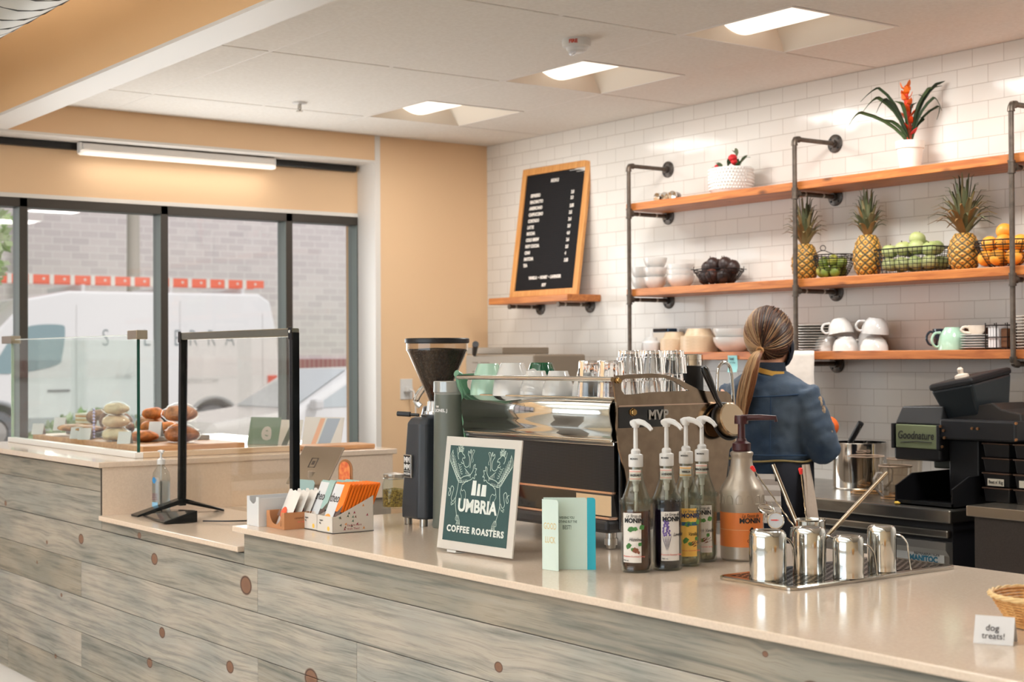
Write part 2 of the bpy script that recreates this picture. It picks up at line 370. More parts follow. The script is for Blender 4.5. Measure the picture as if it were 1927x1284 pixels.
# troffers
pan = M('troffer_pan', (236, 226, 212), .5)
lens = M('lit_lens', (255, 246, 232), .4, emit=1.15)
def troffer(x0, x1, label):
    t = thing('ceiling_light', label, 'light', (x0, 4.14, CZ), 0, 'square ceiling troffers')
    w = x1-x0; d = .61
    f = MB(); f.box(0, w, 0, .014, -.002, .02).box(0, w, d-.014, d, -.002, .02).box(0, .014, .014, d-.014, -.002, .02).box(w-.014, w, .014, d-.014, -.002, .02)
    f.build('frame', white_paint, t)
    h = MB(); # shallow pan rising towards a curved centre basket
    h.add([(.014, .014, 0), (w-.014, .014, 0), (w-.014, d-.014, 0), (.014, d-.014, 0), (.07, .12, .085), (w-.07, .12, .085), (w-.07, d-.12, .085), (.07, d-.12, .085)],
          [(0, 1, 5, 4), (1, 2, 6, 5), (2, 3, 7, 6), (3, 0, 4, 7), (4, 5, 6, 7)])
    h.build('pan', pan, t)
    l = MB(); n = 10
    pr = [(.17+.27*k/n, .075-.045*sin(pi*k/n)) for k in range(n+1)]
    l.smooth = True
    l.add([(.05, y, z) for y, z in pr]+[(w-.05, y, z) for y, z in pr], [(k, k+1, n+2+k, n+1+k) for k in range(n)])
    l.smooth = False
    l.add([(.05, y, z) for y, z in pr], [tuple(range(n+1))]); l.add([(w-.05, y, z) for y, z in pr], [tuple(range(n, -1, -1))])
    l.build('diffuser', lens, t)
troffer(*troffers[0], 'square ceiling light nearest the orange walls, farthest from the smoke alarm')
troffer(*troffers[1], 'square ceiling light right beside the smoke alarm, between the two others')
troffer(*troffers[2], 'square ceiling light at the top edge above the pipe shelves')
troffer(*troffers[3], 'square ceiling light beyond the right edge of the picture, nearer one')
troffer(*troffers[4], 'square ceiling light beyond the right edge of the picture, farther one')
# smoke alarm
t = thing('smoke_alarm', 'round white smoke alarm with red fire lettering under the ceiling', 'smoke alarm', (-4.80, 3.85, CZ))
MB().lathe([(0, 0), (.058, 0), (.060, -.012), (.058, -.030), (.050, -.034), (0, -.034)], 32).build('base', whitep, t)
MB().lathe([(0, -.034), (.044, -.034), (.040, -.046), (.03, -.052), (0, -.052)], 24, (-.004, .004, 0)).build('body', whitep, t)
MB().ball((-.012, -.012, -.055), (.022, .010, .012), 12, 8).build('strobe_lens', M('clear_lens', (225, 225, 230), .08, spec=.8), t)
a_ = R(-52)
MB().text('FIRE', .020, (0, 0, -.018), wrap=(.0605, 0, 0, a_), bold=.001).build('lettering', M('red_ink', (200, 70, 50), .5), t)
# sprinkler
t = thing('sprinkler', 'small white sprinkler head poking from the ceiling near the soffit', 'sprinkler', (-6.79, 3.64, CZ))
MB().lathe([(0, 0), (.04, 0), (.036, -.006), (.012, -.008), (0, -.008)], 20).build('escutcheon', whitep, t)
MB().cyl((0, 0, -.008), (0, 0, -.03), .008).tube([(-.014, 0, -.01), (-.016, 0, -.03), (0, 0, -.042), (.016, 0, -.03), (.014, 0, -.01)], .003, 6).lathe([(0, -.043), (.018, -.043), (.018, -.046), (0, -.046)], 12).build('head', steel, t)
# tube light hanging in front of the window wall
t = thing('tube_light', 'long white tube light along the soffit above the windows', 'light', (-7.68, 0, 0))
MB().box(-.03, .03, 2.83, 3.94, 2.545, 2.578).build('housing', white_paint, t, .006)
MB().box(-.026, .026, 2.815, 3.957, 2.517, 2.545).build('diffuser', M('tube_diffuser', (246, 238, 228), .4, emit=.35), t, .012)
[MB().box(-.02, .02, a, a+.017, 2.525, 2.582).build('end_cap', whitep, t, .004) for a in (2.813, 3.94)]
area('tube_lamp', (-7.64, 3.39, 2.50), (.06, 1.1), .9, (1, .96, .9))
area('tube_lamp', (-7.64, 3.39, 2.50), (.06, 1.1), .3, (1, .96, .9), (0, R(75), 0))
# spiral duct in the tall room
t = thing('air_duct', 'round pale spiral duct in the top corner above the orange bulkhead', 'duct', (0, 1.7, 2.96))
d = MB(); n = 48; x0 = -7.7; d.smooth = True
d.tube([(x0, 0, 0), (2.9, 0, 0)], .30, 40)
d.build('duct_shell', M('duct_metal', (206, 204, 198), .5, .05), t)
d = MB(); pts = []; 
for k in range(0, 24*57): pts.append((x0+k/24*.18, .301*cos(2*pi*k/24), .301*sin(2*pi*k/24)))
d.tube(pts, .0032, 4); d.build('spiral_seam', M('seam_metal', (92, 94, 96), .4, .5), t)
# ---------------------------------------------------------------- the bar
def plank_mat():
    m = bpy.data.materials.new('whitewashed_pine'); m.use_nodes = True; nt = m.node_tree; b = nt.nodes['Principled BSDF']; L = nt.links.new; N = nt.nodes.new
    def math(op, a, b_=None, c=None):
        n = N('ShaderNodeMath'); n.operation = op
        for i, q in enumerate((a, b_, c)):
            if q is None: continue
            if isinstance(q, (int, float)): n.inputs[i].default_value = q
            else: L(q, n.inputs[i])
        return n.outputs[0]
    g = N('ShaderNodeNewGeometry'); sx = N('ShaderNodeSeparateXYZ'); L(g.outputs['Position'], sx.inputs[0])
    at = N('ShaderNodeAttribute'); at.attribute_name = 'Col'; sc = N('ShaderNodeSeparateColor'); L(at.outputs['Color'], sc.inputs[0])
    flat = N('ShaderNodeCombineXYZ'); L(sx.outputs[0], flat.inputs[0]); L(sx.outputs[2], flat.inputs[2])
    # knots: x, z, radius
    knots = [(-5.71+.0, .745, .020), (-4.995, .742, .021), (-6.10, .695, .008), (-6.22, .60, .007), (-5.93, .50, .008), (-4.93, .494, .019), (-5.04, .372, .018), (-4.395, .462, .020),
             (-2.93, .700, .013), (-3.50, .555, .013), (-3.86, .515, .030), (-1.93, .815, .022), (-3.05, .46, .03), (-2.05, .868, .006), (-5.13, .812, .012), (-6.63, .815, .012), (-6.0, .245, .010), (-4.28, .735, .03)]
    dmin = None
    for x, z, r in knots:
        mp = N('ShaderNodeVectorMath'); mp.operation = 'SUBTRACT'; L(flat.outputs[0], mp.inputs[0]); mp.inputs[1].default_value = (x, 0, z)
        s2 = N('ShaderNodeVectorMath'); s2.operation = 'MULTIPLY'; L(mp.outputs[0], s2.inputs[0]); s2.inputs[1].default_value = (.75/r, 0, 1/r)
        ln = N('ShaderNodeVectorMath'); ln.operation = 'LENGTH'; L(s2.outputs[0], ln.inputs[0])
        dmin = ln.outputs['Value'] if dmin is None else math('MINIMUM', dmin, ln.outputs['Value'])
    near = math('POWER', 2.718, math('MULTIPLY', math('MULTIPLY', dmin, dmin), -.045))   # 1 at a knot, fades in a few radii
    off = math('MULTIPLY', sc.outputs[0], 37.0)
    # grain coordinate: height bent round the knots
    zz = math('ADD', math('MULTIPLY', sx.outputs[2], 1), math('MULTIPLY', near, .012))
    v = N('ShaderNodeCombineXYZ'); L(math('ADD', math('MULTIPLY', sx.outputs[0], 1.5), off), v.inputs[0]); L(math('MULTIPLY', zz, 34), v.inputs[2]); L(off, v.inputs[1])
    n1 = N('ShaderNodeTexNoise'); L(v.outputs[0], n1.inputs[0]); n1.inputs['Scale'].default_value = 1.7; n1.inputs['Detail'].default_value = 8; n1.inputs['Roughness'].default_value = .62; n1.inputs['Distortion'].default_value = .35
    v2 = N('ShaderNodeCombineXYZ'); L(math('ADD', math('MULTIPLY', sx.outputs[0], 3.0), off), v2.inputs[0]); L(math('MULTIPLY', zz, 130), v2.inputs[2])
    n2 = N('ShaderNodeTexNoise'); L(v2.outputs[0], n2.inputs[0]); n2.inputs['Scale'].default_value = 2.2; n2.inputs['Detail'].default_value = 4
    v3 = N('ShaderNodeCombineXYZ'); L(math('ADD', math('MULTIPLY', sx.outputs[0], 1.6), off), v3.inputs[0]); L(math('MULTIPLY', sx.outputs[2], 5), v3.inputs[2])
    n3 = N('ShaderNodeTexNoise'); L(v3.outputs[0], n3.inputs[0]); n3.inputs['Scale'].default_value = 1.5; n3.inputs['Detail'].default_value = 3
    r = N('ShaderNodeValToRGB'); L(n1.outputs[0], r.inputs[0]); cr = r.color_ramp
    cr.elements[0].position = .28; cr.elements[0].color = lin((130, 131, 128)); cr.elements[1].position = .70; cr.elements[1].color = lin((206, 203, 199))
    e = cr.elements.new(.42); e.color = lin((170, 169, 165)); e = cr.elements.new(.52); e.color = lin((196, 191, 184))
    tint = N('ShaderNodeMix'); tint.data_type = 'RGBA'; tint.blend_type = 'MULTIPLY'; tint.inputs[0].default_value = .85
    r3 = N('ShaderNodeValToRGB'); L(n3.outputs[0], r3.inputs[0]); r3.color_ramp.elements[0].position = .38; r3.color_ramp.elements[0].color = lin((208, 209, 205)); r3.color_ramp.elements[1].position = .62; r3.color_ramp.elements[1].color = lin((250, 240, 228))
    L(r.outputs[0], tint.inputs[6]); L(r3.outputs[0], tint.inputs[7])
    fine = N('ShaderNodeMix'); fine.data_type = 'RGBA'; fine.blend_type = 'MULTIPLY'
    L(math('MULTIPLY', math('GREATER_THAN', n2.outputs[0], .60), .22), fine.inputs[0]); L(tint.outputs[2], fine.inputs[6]); fine.inputs[7].default_value = lin((120, 108, 92))
    # brightness of the single board
    bd = N('ShaderNodeMix'); bd.data_type = 'RGBA'; bd.blend_type = 'MULTIPLY'; bd.inputs[0].default_value = 1; L(fine.outputs[2], bd.inputs[6])
    tg = N('ShaderNodeMix'); tg.data_type = 'RGBA'; L(sc.outputs[1], tg.inputs[0]); tg.inputs[6].default_value = lin((180, 174, 162)); tg.inputs[7].default_value = lin((226, 226, 226)); L(tg.outputs[2], bd.inputs[7])
    kr = N('ShaderNodeValToRGB'); L(math('MULTIPLY', dmin, .5), kr.inputs[0]); ke = kr.color_ramp
    ke.elements[0].position = 0; ke.elements[0].color = (*lin((112, 78, 60))[:3], 1); ke.elements[1].position = .5; ke.elements[1].color = lin((96, 62, 44))
    e = ke.elements.new(.38); e.color = lin((118, 84, 64)); e = ke.elements.new(.44); e.color = lin((60, 40, 32))
    km = N('ShaderNodeMix'); km.data_type = 'RGBA'
    mr = N('ShaderNodeMapRange'); L(dmin, mr.inputs[0]); mr.inputs[1].default_value = .92; mr.inputs[2].default_value = 1.08; L(mr.outputs[0], km.inputs[0])
    L(kr.outputs[0], km.inputs[6]); L(bd.outputs[2], km.inputs[7])
    L(km.outputs[2], b.inputs['Base Color']); b.inputs['Roughness'].default_value = .62
    bp = N('ShaderNodeBump'); bp.inputs['Strength'].default_value = .2; bp.inputs['Distance'].default_value = .001; L(n1.outputs[0], bp.inputs['Height']); L(bp.outputs[0], b.inputs['Normal'])
    return m
plank = plank_mat()
quartz = M('white_quartz', (222, 203, 184), .11, noise=(150, (215, 195, 176), 6), spec=.6)
quartz_edge = quartz
YF = 2.10
t = thing('bar_counter', 'long bar counter clad in whitewashed knotty pine boards', 'counter', (0, 0, 0))
MB().box(-7.2, 1.4, YF+.02, 2.16, .0, .826).box(-4.30, 1.4, YF+.02, 3.05, .1, .895).box(-5.47, -4.30, YF+.02, 2.75, .1, .833).box(-7.2, -5.50, YF+.02, 3.38, .1, 1.03).build('carcass', M('counter_carcass', (150, 138, 124), .7), t)
rows = [.1, .247, .383, .520, .659, .797]
joints = {0: [-6.6, -3.1, -.9], 1: [-5.71, -3.4, -1.5], 2: [-4.20, -2.0, .4], 3: [-5.71, -3.6, -.6], 4: [-4.20, -.3]}
pl = MB()
def board(x0, x1, z0, z1):
    pl.c = (random.random(), random.choice((.35, .7, 1, .9, .55)), random.random()); pl.box(x0+.0008, x1-.0008, YF, YF+.019, z0+.001, z1-.001)
for k in range(5):
    xs = [-7.2]+joints[k]+[1.4]
    for a, b_ in zip(xs[:-1], xs[1:]): board(a, b_, rows[k], rows[k+1])
pl.c = (.33, .35, .5); pl.box(-4.292, 1.4, YF, YF+.019, .798, .895)
board(-5.492, -4.294, .798, .834)
board(-7.2, -5.494, .798, .942); board(-7.2, -5.494, .942, 1.028)
pl.build('plank_cladding', plank, t, .0012, seg=1)
MB().box(-5.494, -5.488, YF-.004, YF+.02, .855, 1.03).build('corner_trim', dark_frame, t)
MB().box(-5.4905, -5.484, YF+.0, 3.38, .85, 1.034).build('side_panel', quartz, t)
def slab(name, x0, x1, y0, y1, z0, z1, label, rad=.0):
    o = MB().box(x0, x1, y0, y1, z0, z1).build(name, quartz, None, .003)
    return tag(o, label, 'countertop')
slab('worktop', -4.352, 1.45, 2.087, 3.12, .8965, .915, 'glossy white quartz worktop that carries the espresso machine and milk pitchers')
slab('worktop', -5.482, -4.305, 2.083, 2.79, .836, .854, 'lowered quartz ledge under the black framed sneeze guard')
slab('worktop', -7.2, -5.478, 2.083, 3.40, 1.033, 1.055, 'raised quartz top under the glass pastry case')
# return wall between the low ledge and the main bar
# ---------------------------------------------------------------- pipe shelving on the tile wall
pipe_m = M('dark_iron_pipe', (104, 92, 82), .42, .6, noise=(40, (84, 74, 66)))
flange_m = M('cast_iron', (92, 84, 78), .42, .6, noise=(60, (74, 68, 64)))
PY = 5.075
def flange(t, x, z, name='flange'):
    f = MB(); f.M = Matrix.Translation((x, YB, z)) @ Matrix.Rotation(R(90), 4, 'X')
    f.lathe([(0, .0), (.043, 0), (.043, .006), (.040, .008), (.019, .010), (.017, .024), (0, .024)], 28)
    o = f.build(name, flange_m, t)
    for k in range(4):
        b = MB(); b.M = f.M; a = pi/4+k*pi/2; b.lathe([(0, .0125), (.0045, .012), (.005, .0075)], 10, (.031*cos(a), .031*sin(a), 0)); b.build('screw_head', black, o)
def arm(t, x, z, y0=PY, marks=True):
    MB().tube([(x, YB-.008, z), (x, y0, z)], .0107, 14).build('arm_pipe', pipe_m, t)
    if marks:
        for y in (5.135, 5.255): MB().tube([(x, y, z), (x, y+.010, z)], .0112, 14).build('pipe_sticker', M('pale_marking', (205, 198, 188), .6), t)
    flange(t, x, z)
def fitting(b, x, z, y=PY):
    b.tube([(x, y, z-.026), (x, y, z-.018), (x, y, z-.0179), (x, y, z+.0179), (x, y, z+.018), (x, y, z+.026)], [.0155, .0155, .0135, .0135, .0155, .0155], 14)
    b.tube([(x, y, z), (x, y+.020, z), (x, y+.0201, z), (x, y+.027, z)], [.0135, .0135, .0155, .0155], 14)
def elbow(b, x, z, dz):
    b.tube([(x, PY, z-dz*.030), (x, PY, z-dz*.012), (x, PY+.005, z-dz*.004), (x, PY+.012, z), (x, PY+.030, z)], [.0155, .0135, .0135, .0135, .0155], 14)
def pipe_frame(x, zlow, label, zb):
    t = thing('pipe_bracket', label, 'shelf bracket', (0, 0, 0), 0, 'iron pipe brackets')
    MB().tube([(x, PY, zlow), (x, PY, 2.425)], .0107, 14).build('upright_pipe', pipe_m, t)
    for z in (2.182, 1.738): f = MB(); fitting(f, x, z); f.build('pipe_fitting', pipe_m, t)
    f = MB(); elbow(f, x, 2.430, 1); f.build('pipe_elbow', pipe_m, t)
    f = MB(); elbow(f, x, zb, -1); f.build('pipe_elbow', pipe_m, t)
    arm(t, x, 2.430, marks=False)
    for z in (2.182, 1.738): arm(t, x, z)
    if zb: arm(t, x, zb, marks=False)
pipe_frame(-5.903, 1.405, 'leftmost full height iron pipe bracket on the tile wall', 1.405)
pipe_frame(-4.748, 1.405, 'middle full height iron pipe bracket standing behind the barista', 1.405)
pipe_frame(-3.600, 1.405, 'iron pipe bracket at the right edge beside the stack of plates', 1.405)
def shelf(z, x0, x1, m, label, y0=5.064):
    o = MB().box(x0, x1, 5.091, YB-.002, z-.038, z).build('shelf_board', m, None, .003); return tag(o, label, 'shelf')
# boards sit behind the uprights; front edge just clears the pipe
shelf(2.237, -5.945, -2.9, shelf_wood, 'top orange pine shelf board with the potted plants on it')
shelf(1.793, -5.945, -2.9, shelf_wood, 'middle orange pine shelf board with pineapples and wire baskets on it')
shelf(1.463, -5.945, -2.9, dark_shelf_wood, 'lowest darker pine shelf board with cups and plates on it')
t = thing('wall_shelf', 'small pine wall shelf on two iron pipes under the menu board', 'shelf', (0, 0, 0))
MB().box(-7.212, -6.464, 5.11, YB-.002, 1.752, 1.790).build('shelf_plank', shelf_wood, t, .003)
for x in (-7.02, -6.56):
    MB().tube([(x, YB-.008, 1.736), (x, 5.13, 1.736), (x, 5.129, 1.736), (x, 5.118, 1.736)], [.0107, .0107, .0145, .0145], 14).build('arm_pipe', pipe_m, t)
    for y in (5.16, 5.27): MB().tube([(x, y, 1.736), (x, y+.012, 1.736)], .0112, 14).build('pipe_sticker', MATS['pale_marking'], t)
    flange(t, x, 1.734)
# ---------------------------------------------------------------- menu board
W_, H_ = .615, .775
t = thing('menu_board', 'black letter board menu in a pine frame leaning on the wall', 'menu board', (-7.165, 5.225, 1.792), 0, rot=(R(-8.2), 0, R(1.5)))
f = MB(); fw_ = .040
f.prism([(0, 0), (W_, 0), (W_-fw_, fw_), (fw_, fw_)], -.022).prism([(0, H_), (fw_, H_-fw_), (W_-fw_, H_-fw_), (W_, H_)], -.022)
f.prism([(0, 0), (fw_, fw_), (fw_, H_-fw_), (0, H_)], -.022).prism([(W_, 0), (W_, H_), (W_-fw_, H_-fw_), (W_-fw_, fw_)], -.022)
f.build('frame', wood('frame_pine', (226, 164, 98), (204, 138, 74), .4, 1, 'Z', False), t, .002)
felt = M('black_felt', (26, 24, 26), .95)
f = MB(); f.box(fw_-.002, W_-fw_+.002, .010, .018, fw_-.002, H_-fw_+.002)
for k in range(58): f.box(fw_, W_-fw_, .008, .0101, fw_+.006+k*.012, fw_+.0145+k*.012)
f.build('felt_panel', felt, t)
tx = MB(); ux, uy = (1, 0, 0), (0, 0, 1)
def mt(s, u, v, size=.026, al='LEFT', sp=1): tx.text(s, size, (fw_+u*(W_-2*fw_), .0066, H_-fw_-v*(H_-2*fw_)), ux, uy, al, bold=.0016, sx=.80, sp=sp, th=.001)
mt('MENU', .5, .075, .027, 'CENTER', 1.35)
names = ['ESPRESSO', 'MACHIATTO', 'AMERICANO', 'CAPPUCCINO', 'CORTADO', 'LATTE', 'MOCHA', 'COLD BREW', 'HOT COCOA', 'CHAI', 'MATCHA', 'TEA']
prices = ['2.8', '3.3', '2.85', '3.5', '3.4', '3.9', '4.4', '3.6', '2.5', '4', '3.85']
for k, n_ in enumerate(names): mt(n_, .105, .185+k*.0545)
for k, n_ in enumerate(prices): mt(n_, .80, [.195, .243, .31, .366, .423, .48, .538, .594, .652, .707, .764][k])
mt('VANILLA  \u2022  HONEY  \u2022  LAVENDER', .5, .895, .024, 'CENTER'); mt('SOY', .5, .960, .024, 'CENTER')
tx.build('lettering', M('white_letters', (228, 220, 212), .5), t)
# ---------------------------------------------------------------- outlets, paper
t = thing('wall_outlet', 'white double outlet with a plug on the orange wall by the window', 'outlet', (XL, 4.755, 1.258))
MB().box(0, .006, -.042, .042, -.061, .061).build('cover_plate', whitep, t, .002)
MB().box(.006, .045, -.02, .02, -.014, .014).tube([(.045, 0, 0), (.07, .01, -.01), (.075, .02, -.1), (.05, .03, -.28)], .004, 8).build('plug', whitep, t, .003)
t = thing('wall_outlet', 'outlet in a steel plate on the tiles above the juice press', 'outlet', (-3.912, YB, 1.252))
MB().box(-.036, .036, -.006, 0, -.058, .058).build('cover_plate', M('stainless_plate', (196, 186, 172), .3, .8), t, .002)
MB().box(-.016, .016, -.009, -.006, -.034, .034).box(-.007, -.004, -.0095, -.009, .012, .022).box(.004, .007, -.0095, -.009, .012, .022).box(-.007, -.004, -.0095, -.009, -.022, -.012).box(.004, .007, -.0095, -.009, -.022, -.012).build('receptacle', M('ivory_plastic', (222, 214, 200), .4), t)
p = MB(); ps = []; n = 14
for j in range(n+1):
    z = 1.466-.36*j/n
    for i in range(9):
        x = -4.835+.225*i/8; ps.append((x, 5.044+.006*sin(i*1.1+j*.5)*(j/n)+.004*sin(j*1.3)*(j/n)-(.0 if j else 0), z))
p.smooth = True
p.add(ps, [(j*9+i, j*9+i+1, (j+1)*9+i+1, (j+1)*9+i) for j in range(n) for i in range(8)])
o = p.build('paper_sheet', M('baking_paper', (226, 214, 204), .7, bump=(12, .5, .01))); sd = o.modifiers.new('s', 'SOLIDIFY'); sd.thickness = .0006
tag(o, 'sheet of pale paper hanging over the lowest shelf behind the barista', 'paper')
t = thing('sticky_note', 'small turquoise note with handwriting stuck under the lowest shelf', 'note', (-5.165, 5.088, 1.372))
MB().strip([(0, -.004, .074), (0, -.002, .05), (0, 0, .02), (0, -.008, -.006)], [.031]*4, .0003, (1, 0, 0)).build('note_paper', M('turquoise_paper', (150, 205, 205), .7), t)
MB().text('Sold', .017, (-.004, -.006, .058), bold=.0004).text('out today', .010, (0, -.005, .040)).build('lettering', ink, t)
# ---------------------------------------------------------------- outdoors, seen through the left window
GZ = -.12
g = MB().box(-60, -8.0, -40, 60, GZ-.1, GZ); struct(g.build('ground', M('pale_asphalt', (196, 192, 188), .9, noise=(2, (186, 182, 178)))))
struct(MB().box(-60, 30, -40, -8.62, GZ-.1, GZ).build('ground', MATS['pale_asphalt']))
bw = brick_mat('pale_brick', (222, 210, 210), (208, 196, 198), (228, 220, 218), .40, .155, .012)
t = thing('brick_building', 'long pale brick building across the street behind the van', 'building', (-31, 0, GZ))
MB().box(-6, 0, -30, 60, 0, 9).build('wall', bw, t)
MB().box(0, .10, -30, 60, 1.20, 1.56).build('soldier_course', brick_mat('rose_brick', (176, 120, 120), (164, 108, 112), (190, 160, 156), .12, .40, .012), t)
tag(MB().box(-30.9, -27.9, 8, 40, GZ, 1.19).build('grass_bank', M('lawn', (150, 178, 110), .95, noise=(30, (120, 160, 84)))), 'strip of green grass in front of the brick building', 'grass', kind='stuff')
t = thing('utility_pole', 'slim grey utility pole in front of the brick building', 'pole', (-27.5, 11.15, GZ))
MB().tube([(0, 0, 0), (.0, 0, 8)], [.14, .10], 14).build('pole', M('weathered_pole', (178, 172, 160), .9), t)
MB().box(.1, .16, -.06, .06, 4.5, 4.9).build('tag_plate', whitep, t)
# delivery van
vw = M('van_white', (238, 236, 234), .3, coat=.4)
t = thing('delivery_van', 'white high roofed delivery van with grey lettering parked outside the window', 'van', (-25, 0, GZ))
def vb(name, m, prof, x0=-2.0, x1=0, bev=.06, par=None):
    b = MB(); n = len(prof); b.smooth = False
    b.add([(x0, y, z) for y, z in prof]+[(x1, y, z) for y, z in prof], [tuple(range(n)), tuple(range(2*n-1, n-1, -1))]+[(i, n+i, n+(i+1) % n, (i+1) % n) for i in range(n)])
    return b.build(name, m, par or t, bev, seg=4)
arch = [(11.65+.50*cos(a), .36+.50*sin(a)) for a in [pi*k/12 for k in range(13)]]
arch2 = [(7.75+.50*cos(a), .36+.50*sin(a)) for a in [pi*k/12 for k in range(13)]]
body = [(12.95, .45), (12.98, 1.2), (12.92, 2.0), (12.78, 2.62), (12.55, 2.76), (9.0, 2.74), (8.3, 2.60), (7.5, 1.75), (6.75, 1.45), (6.55, .9), (6.55, .36)]+[(7.25, .36)][:1]
body = [(12.95, .36), (12.98, 1.2), (12.92, 2.0), (12.78, 2.62), (12.55, 2.76), (9.0, 2.74), (8.3, 2.60), (7.5, 1.75), (6.75, 1.45), (6.55, .9), (6.55, .36)]+list(reversed(arch2))+list(reversed(arch))
bo = vb('body', vw, body, bev=.05)
for yc in (11.65, 7.75):
    w = MB(); w.M = Matrix.Translation((-.26, yc, .36)) @ Matrix.Rotation(R(90), 4, 'Y')
    w.lathe([(0, .2), (.22, .2), (.24, .22), (.36, .22), (.38, .18), (.38, 0), (.36, -.02), (0, -.02)], 32)
    o = w.build('wheel', M('tyre', (120, 122, 124), .8), t)
    w = MB(); w.M = Matrix.Translation((-.03, yc, .36)) @ Matrix.Rotation(R(90), 4, 'Y'); w.lathe([(0, .02), (.2, .0), (.22, -.02)], 24); w.build('hubcap', steel, o)
    MB().tube([(.01, yc+.52*cos(a), .36+.52*sin(a)) for a in [pi*k/16 for k in range(17)]], .035, 6).build('wheel_arch_trim', M('grey_plastic_trim', (176, 178, 178), .7), t)
MB().box(-.02, .02, 8.3, 11.1, .37, .60).build('side_skirt', MATS['grey_plastic_trim'], t, .01)
MB().box(-.02, .02, 12.2, 12.94, .37, .60).build('rear_skirt', MATS['grey_plastic_trim'], t, .01)
wn = MB(); pp = smoothpts([(8.05, 2.0), (8.35, 2.14), (8.84, 2.16), (8.92, 2.05), (8.87, 1.65), (8.78, 1.48), (8.2, 1.36), (7.75, 1.36), (7.8, 1.6)], 4)
wn.prism([(y, z) for y, z in [(p[0], p[1]) for p in [(q.x, q.y) for q in [V((a[0], a[1], 0)) for a in pp]]]], .012, (0, 0, 0), (0, 1, 0), (0, 0, 1))
wn.build('door_window', M('blue_grey_glass', (140, 164, 168), .1, spec=.8), t)
MB().box(0, .03, 8.62, 9.0, 1.03, 1.065).build('door_handle', M('handle_grey', (120, 118, 116), .5), t, .01)
for p_ in ([(0.004, 9.12, .5), (.004, 9.12, 2.5)], [(.004, 11.0, .6), (.004, 11.0, 2.6)], [(.004, 12.62, .6), (.004, 12.62, 2.4)]): MB().tube(p_, .006, 4).build('panel_seam', M('seam_grey', (214, 212, 210), .6), t)
lt = MB()
for ch, y in zip('SLERRA', (9.63, 10.38, 10.95, 11.25, 11.60, 11.96)): lt.text(ch, .42, (.006, y, 1.93), (0, 1, 0), (0, 0, 1), sx=.72, bold=-.006)
lt.build('company_lettering', M('grey_lettering', (128, 140, 142), .6), t)
lt = MB(); lt.text('ELECTRIC  SERVICE', .13, (.006, 9.9, 1.55), (0, 1, 0), (0, 0, 1)); 
lt = MB(); lt.text('4 SIERRA.COM', .12, (.006, 11.35, 1.17), (0, 1, 0), (0, 0, 1)).text('11:45', .13, (.006, 9.95, 1.27), (0, 1, 0), (0, 0, 1)).build('small_lettering', M('faint_lettering', (196, 196, 194), .6), t)
MB().box(-.01, .035, 12.72, 12.90, 1.02, 1.26).build('tail_light', M('red_lens', (236, 110, 90), .3), t, .01)
for y in (9.3, 10.9, 12.3): MB().box(-1.9, -.15, y-.03, y+.03, 2.72, 2.86).build('roof_bar', whitep, t, .01)
t = thing('extension_ladder', 'long orange and white extension ladder on the roof of the van', 'ladder', (-25.35, 0, GZ+2.86))
on = M('orange_fibreglass', (238, 120, 92), .5)
for x in (0, -.42): MB().box(x, x+.06, 6.3, 12.8, .02, .16).build('side_rail', on, t, .008)
for k in range(18): MB().cyl((-.42, 6.5+k*.36, .09), (.065, 6.5+k*.36, .09), .022, n=10).build('rung', M('pale_aluminium', (232, 226, 214), .4, .3), t)
for k in range(0, 17): MB().box(.058, .07, 6.60+k*.36, 6.675+k*.36, -.0, .165).build('rung_bracket', MATS['pale_aluminium'], t)
# cars
def car(loc, L, col, label, rz=0):
    t = thing('parked_car', label, 'car', loc, rz)
    prof = [(0, .35), (0, .72), (.15, .86), (1.15, .98), (1.95, 1.44), (3.2, 1.47), (4.1, 1.05), (4.75, .98), (4.85, .6), (4.8, .35)]
    k = L/4.85; prof = [(y*k, z) for y, z in prof]; n = len(prof)
    b = MB(); b.add([(-1.75, y, z) for y, z in prof]+[(0, y, z) for y, z in prof], [tuple(range(n)), tuple(range(2*n-1, n-1, -1))]+[(i, n+i, n+(i+1) % n, (i+1) % n) for i in range(n)])
    b.build('body', M('car_'+label[:5].strip(), col, .25, coat=.5), t, .09, seg=4)
    g = MB(); g.prism([(1.35*k, 1.0), (1.98*k, 1.37), (3.12*k, 1.39), (3.8*k, 1.04)], .01, (.002, 0, 0), (0, 1, 0), (0, 0, 1)); g.build('side_window', M('pale_car_glass', (205, 212, 214), .1), t)
    g = MB(); g.add([(-1.6, 1.17*k, 1.0), (-.15, 1.17*k, 1.0), (-.25, 1.93*k, 1.44), (-1.5, 1.93*k, 1.44)], [(0, 1, 2, 3)]); g.build('windscreen', MATS['pale_car_glass'], t)
    for yc in (.95*k, 3.85*k):
        w = MB(); w.M = Matrix.Translation((-.2, yc, .33)) @ Matrix.Rotation(R(90), 4, 'Y'); w.lathe([(0, .2), (.31, .2), (.33, .16), (.33, 0), (0, 0)], 24); o = w.build('wheel', MATS['tyre'], t)
        w = MB(); w.M = Matrix.Translation((.005, yc, .33)) @ Matrix.Rotation(R(90), 4, 'Y'); w.lathe([(0, .0), (.2, -.01), (.2, -.02)], 20); w.build('hubcap', steel, o)
    MB().box(.0, .16, 1.3*k, 1.42*k, .98, 1.10).build('door_mirror', whitep, t, .03)
    MB().box(-1.5, -.15, -.012, .03, .62, .76).build('light_bar', M('pale_lens', (216, 216, 214), .2), t, .01)
car((-15.2, 6.95, GZ), 4.85, (240, 238, 236), 'white car with a sloping bonnet parked nearest the window')
car((-19.5, 12.2, GZ), 4.6, (226, 228, 230), 'silver white car half hidden behind the right window post')
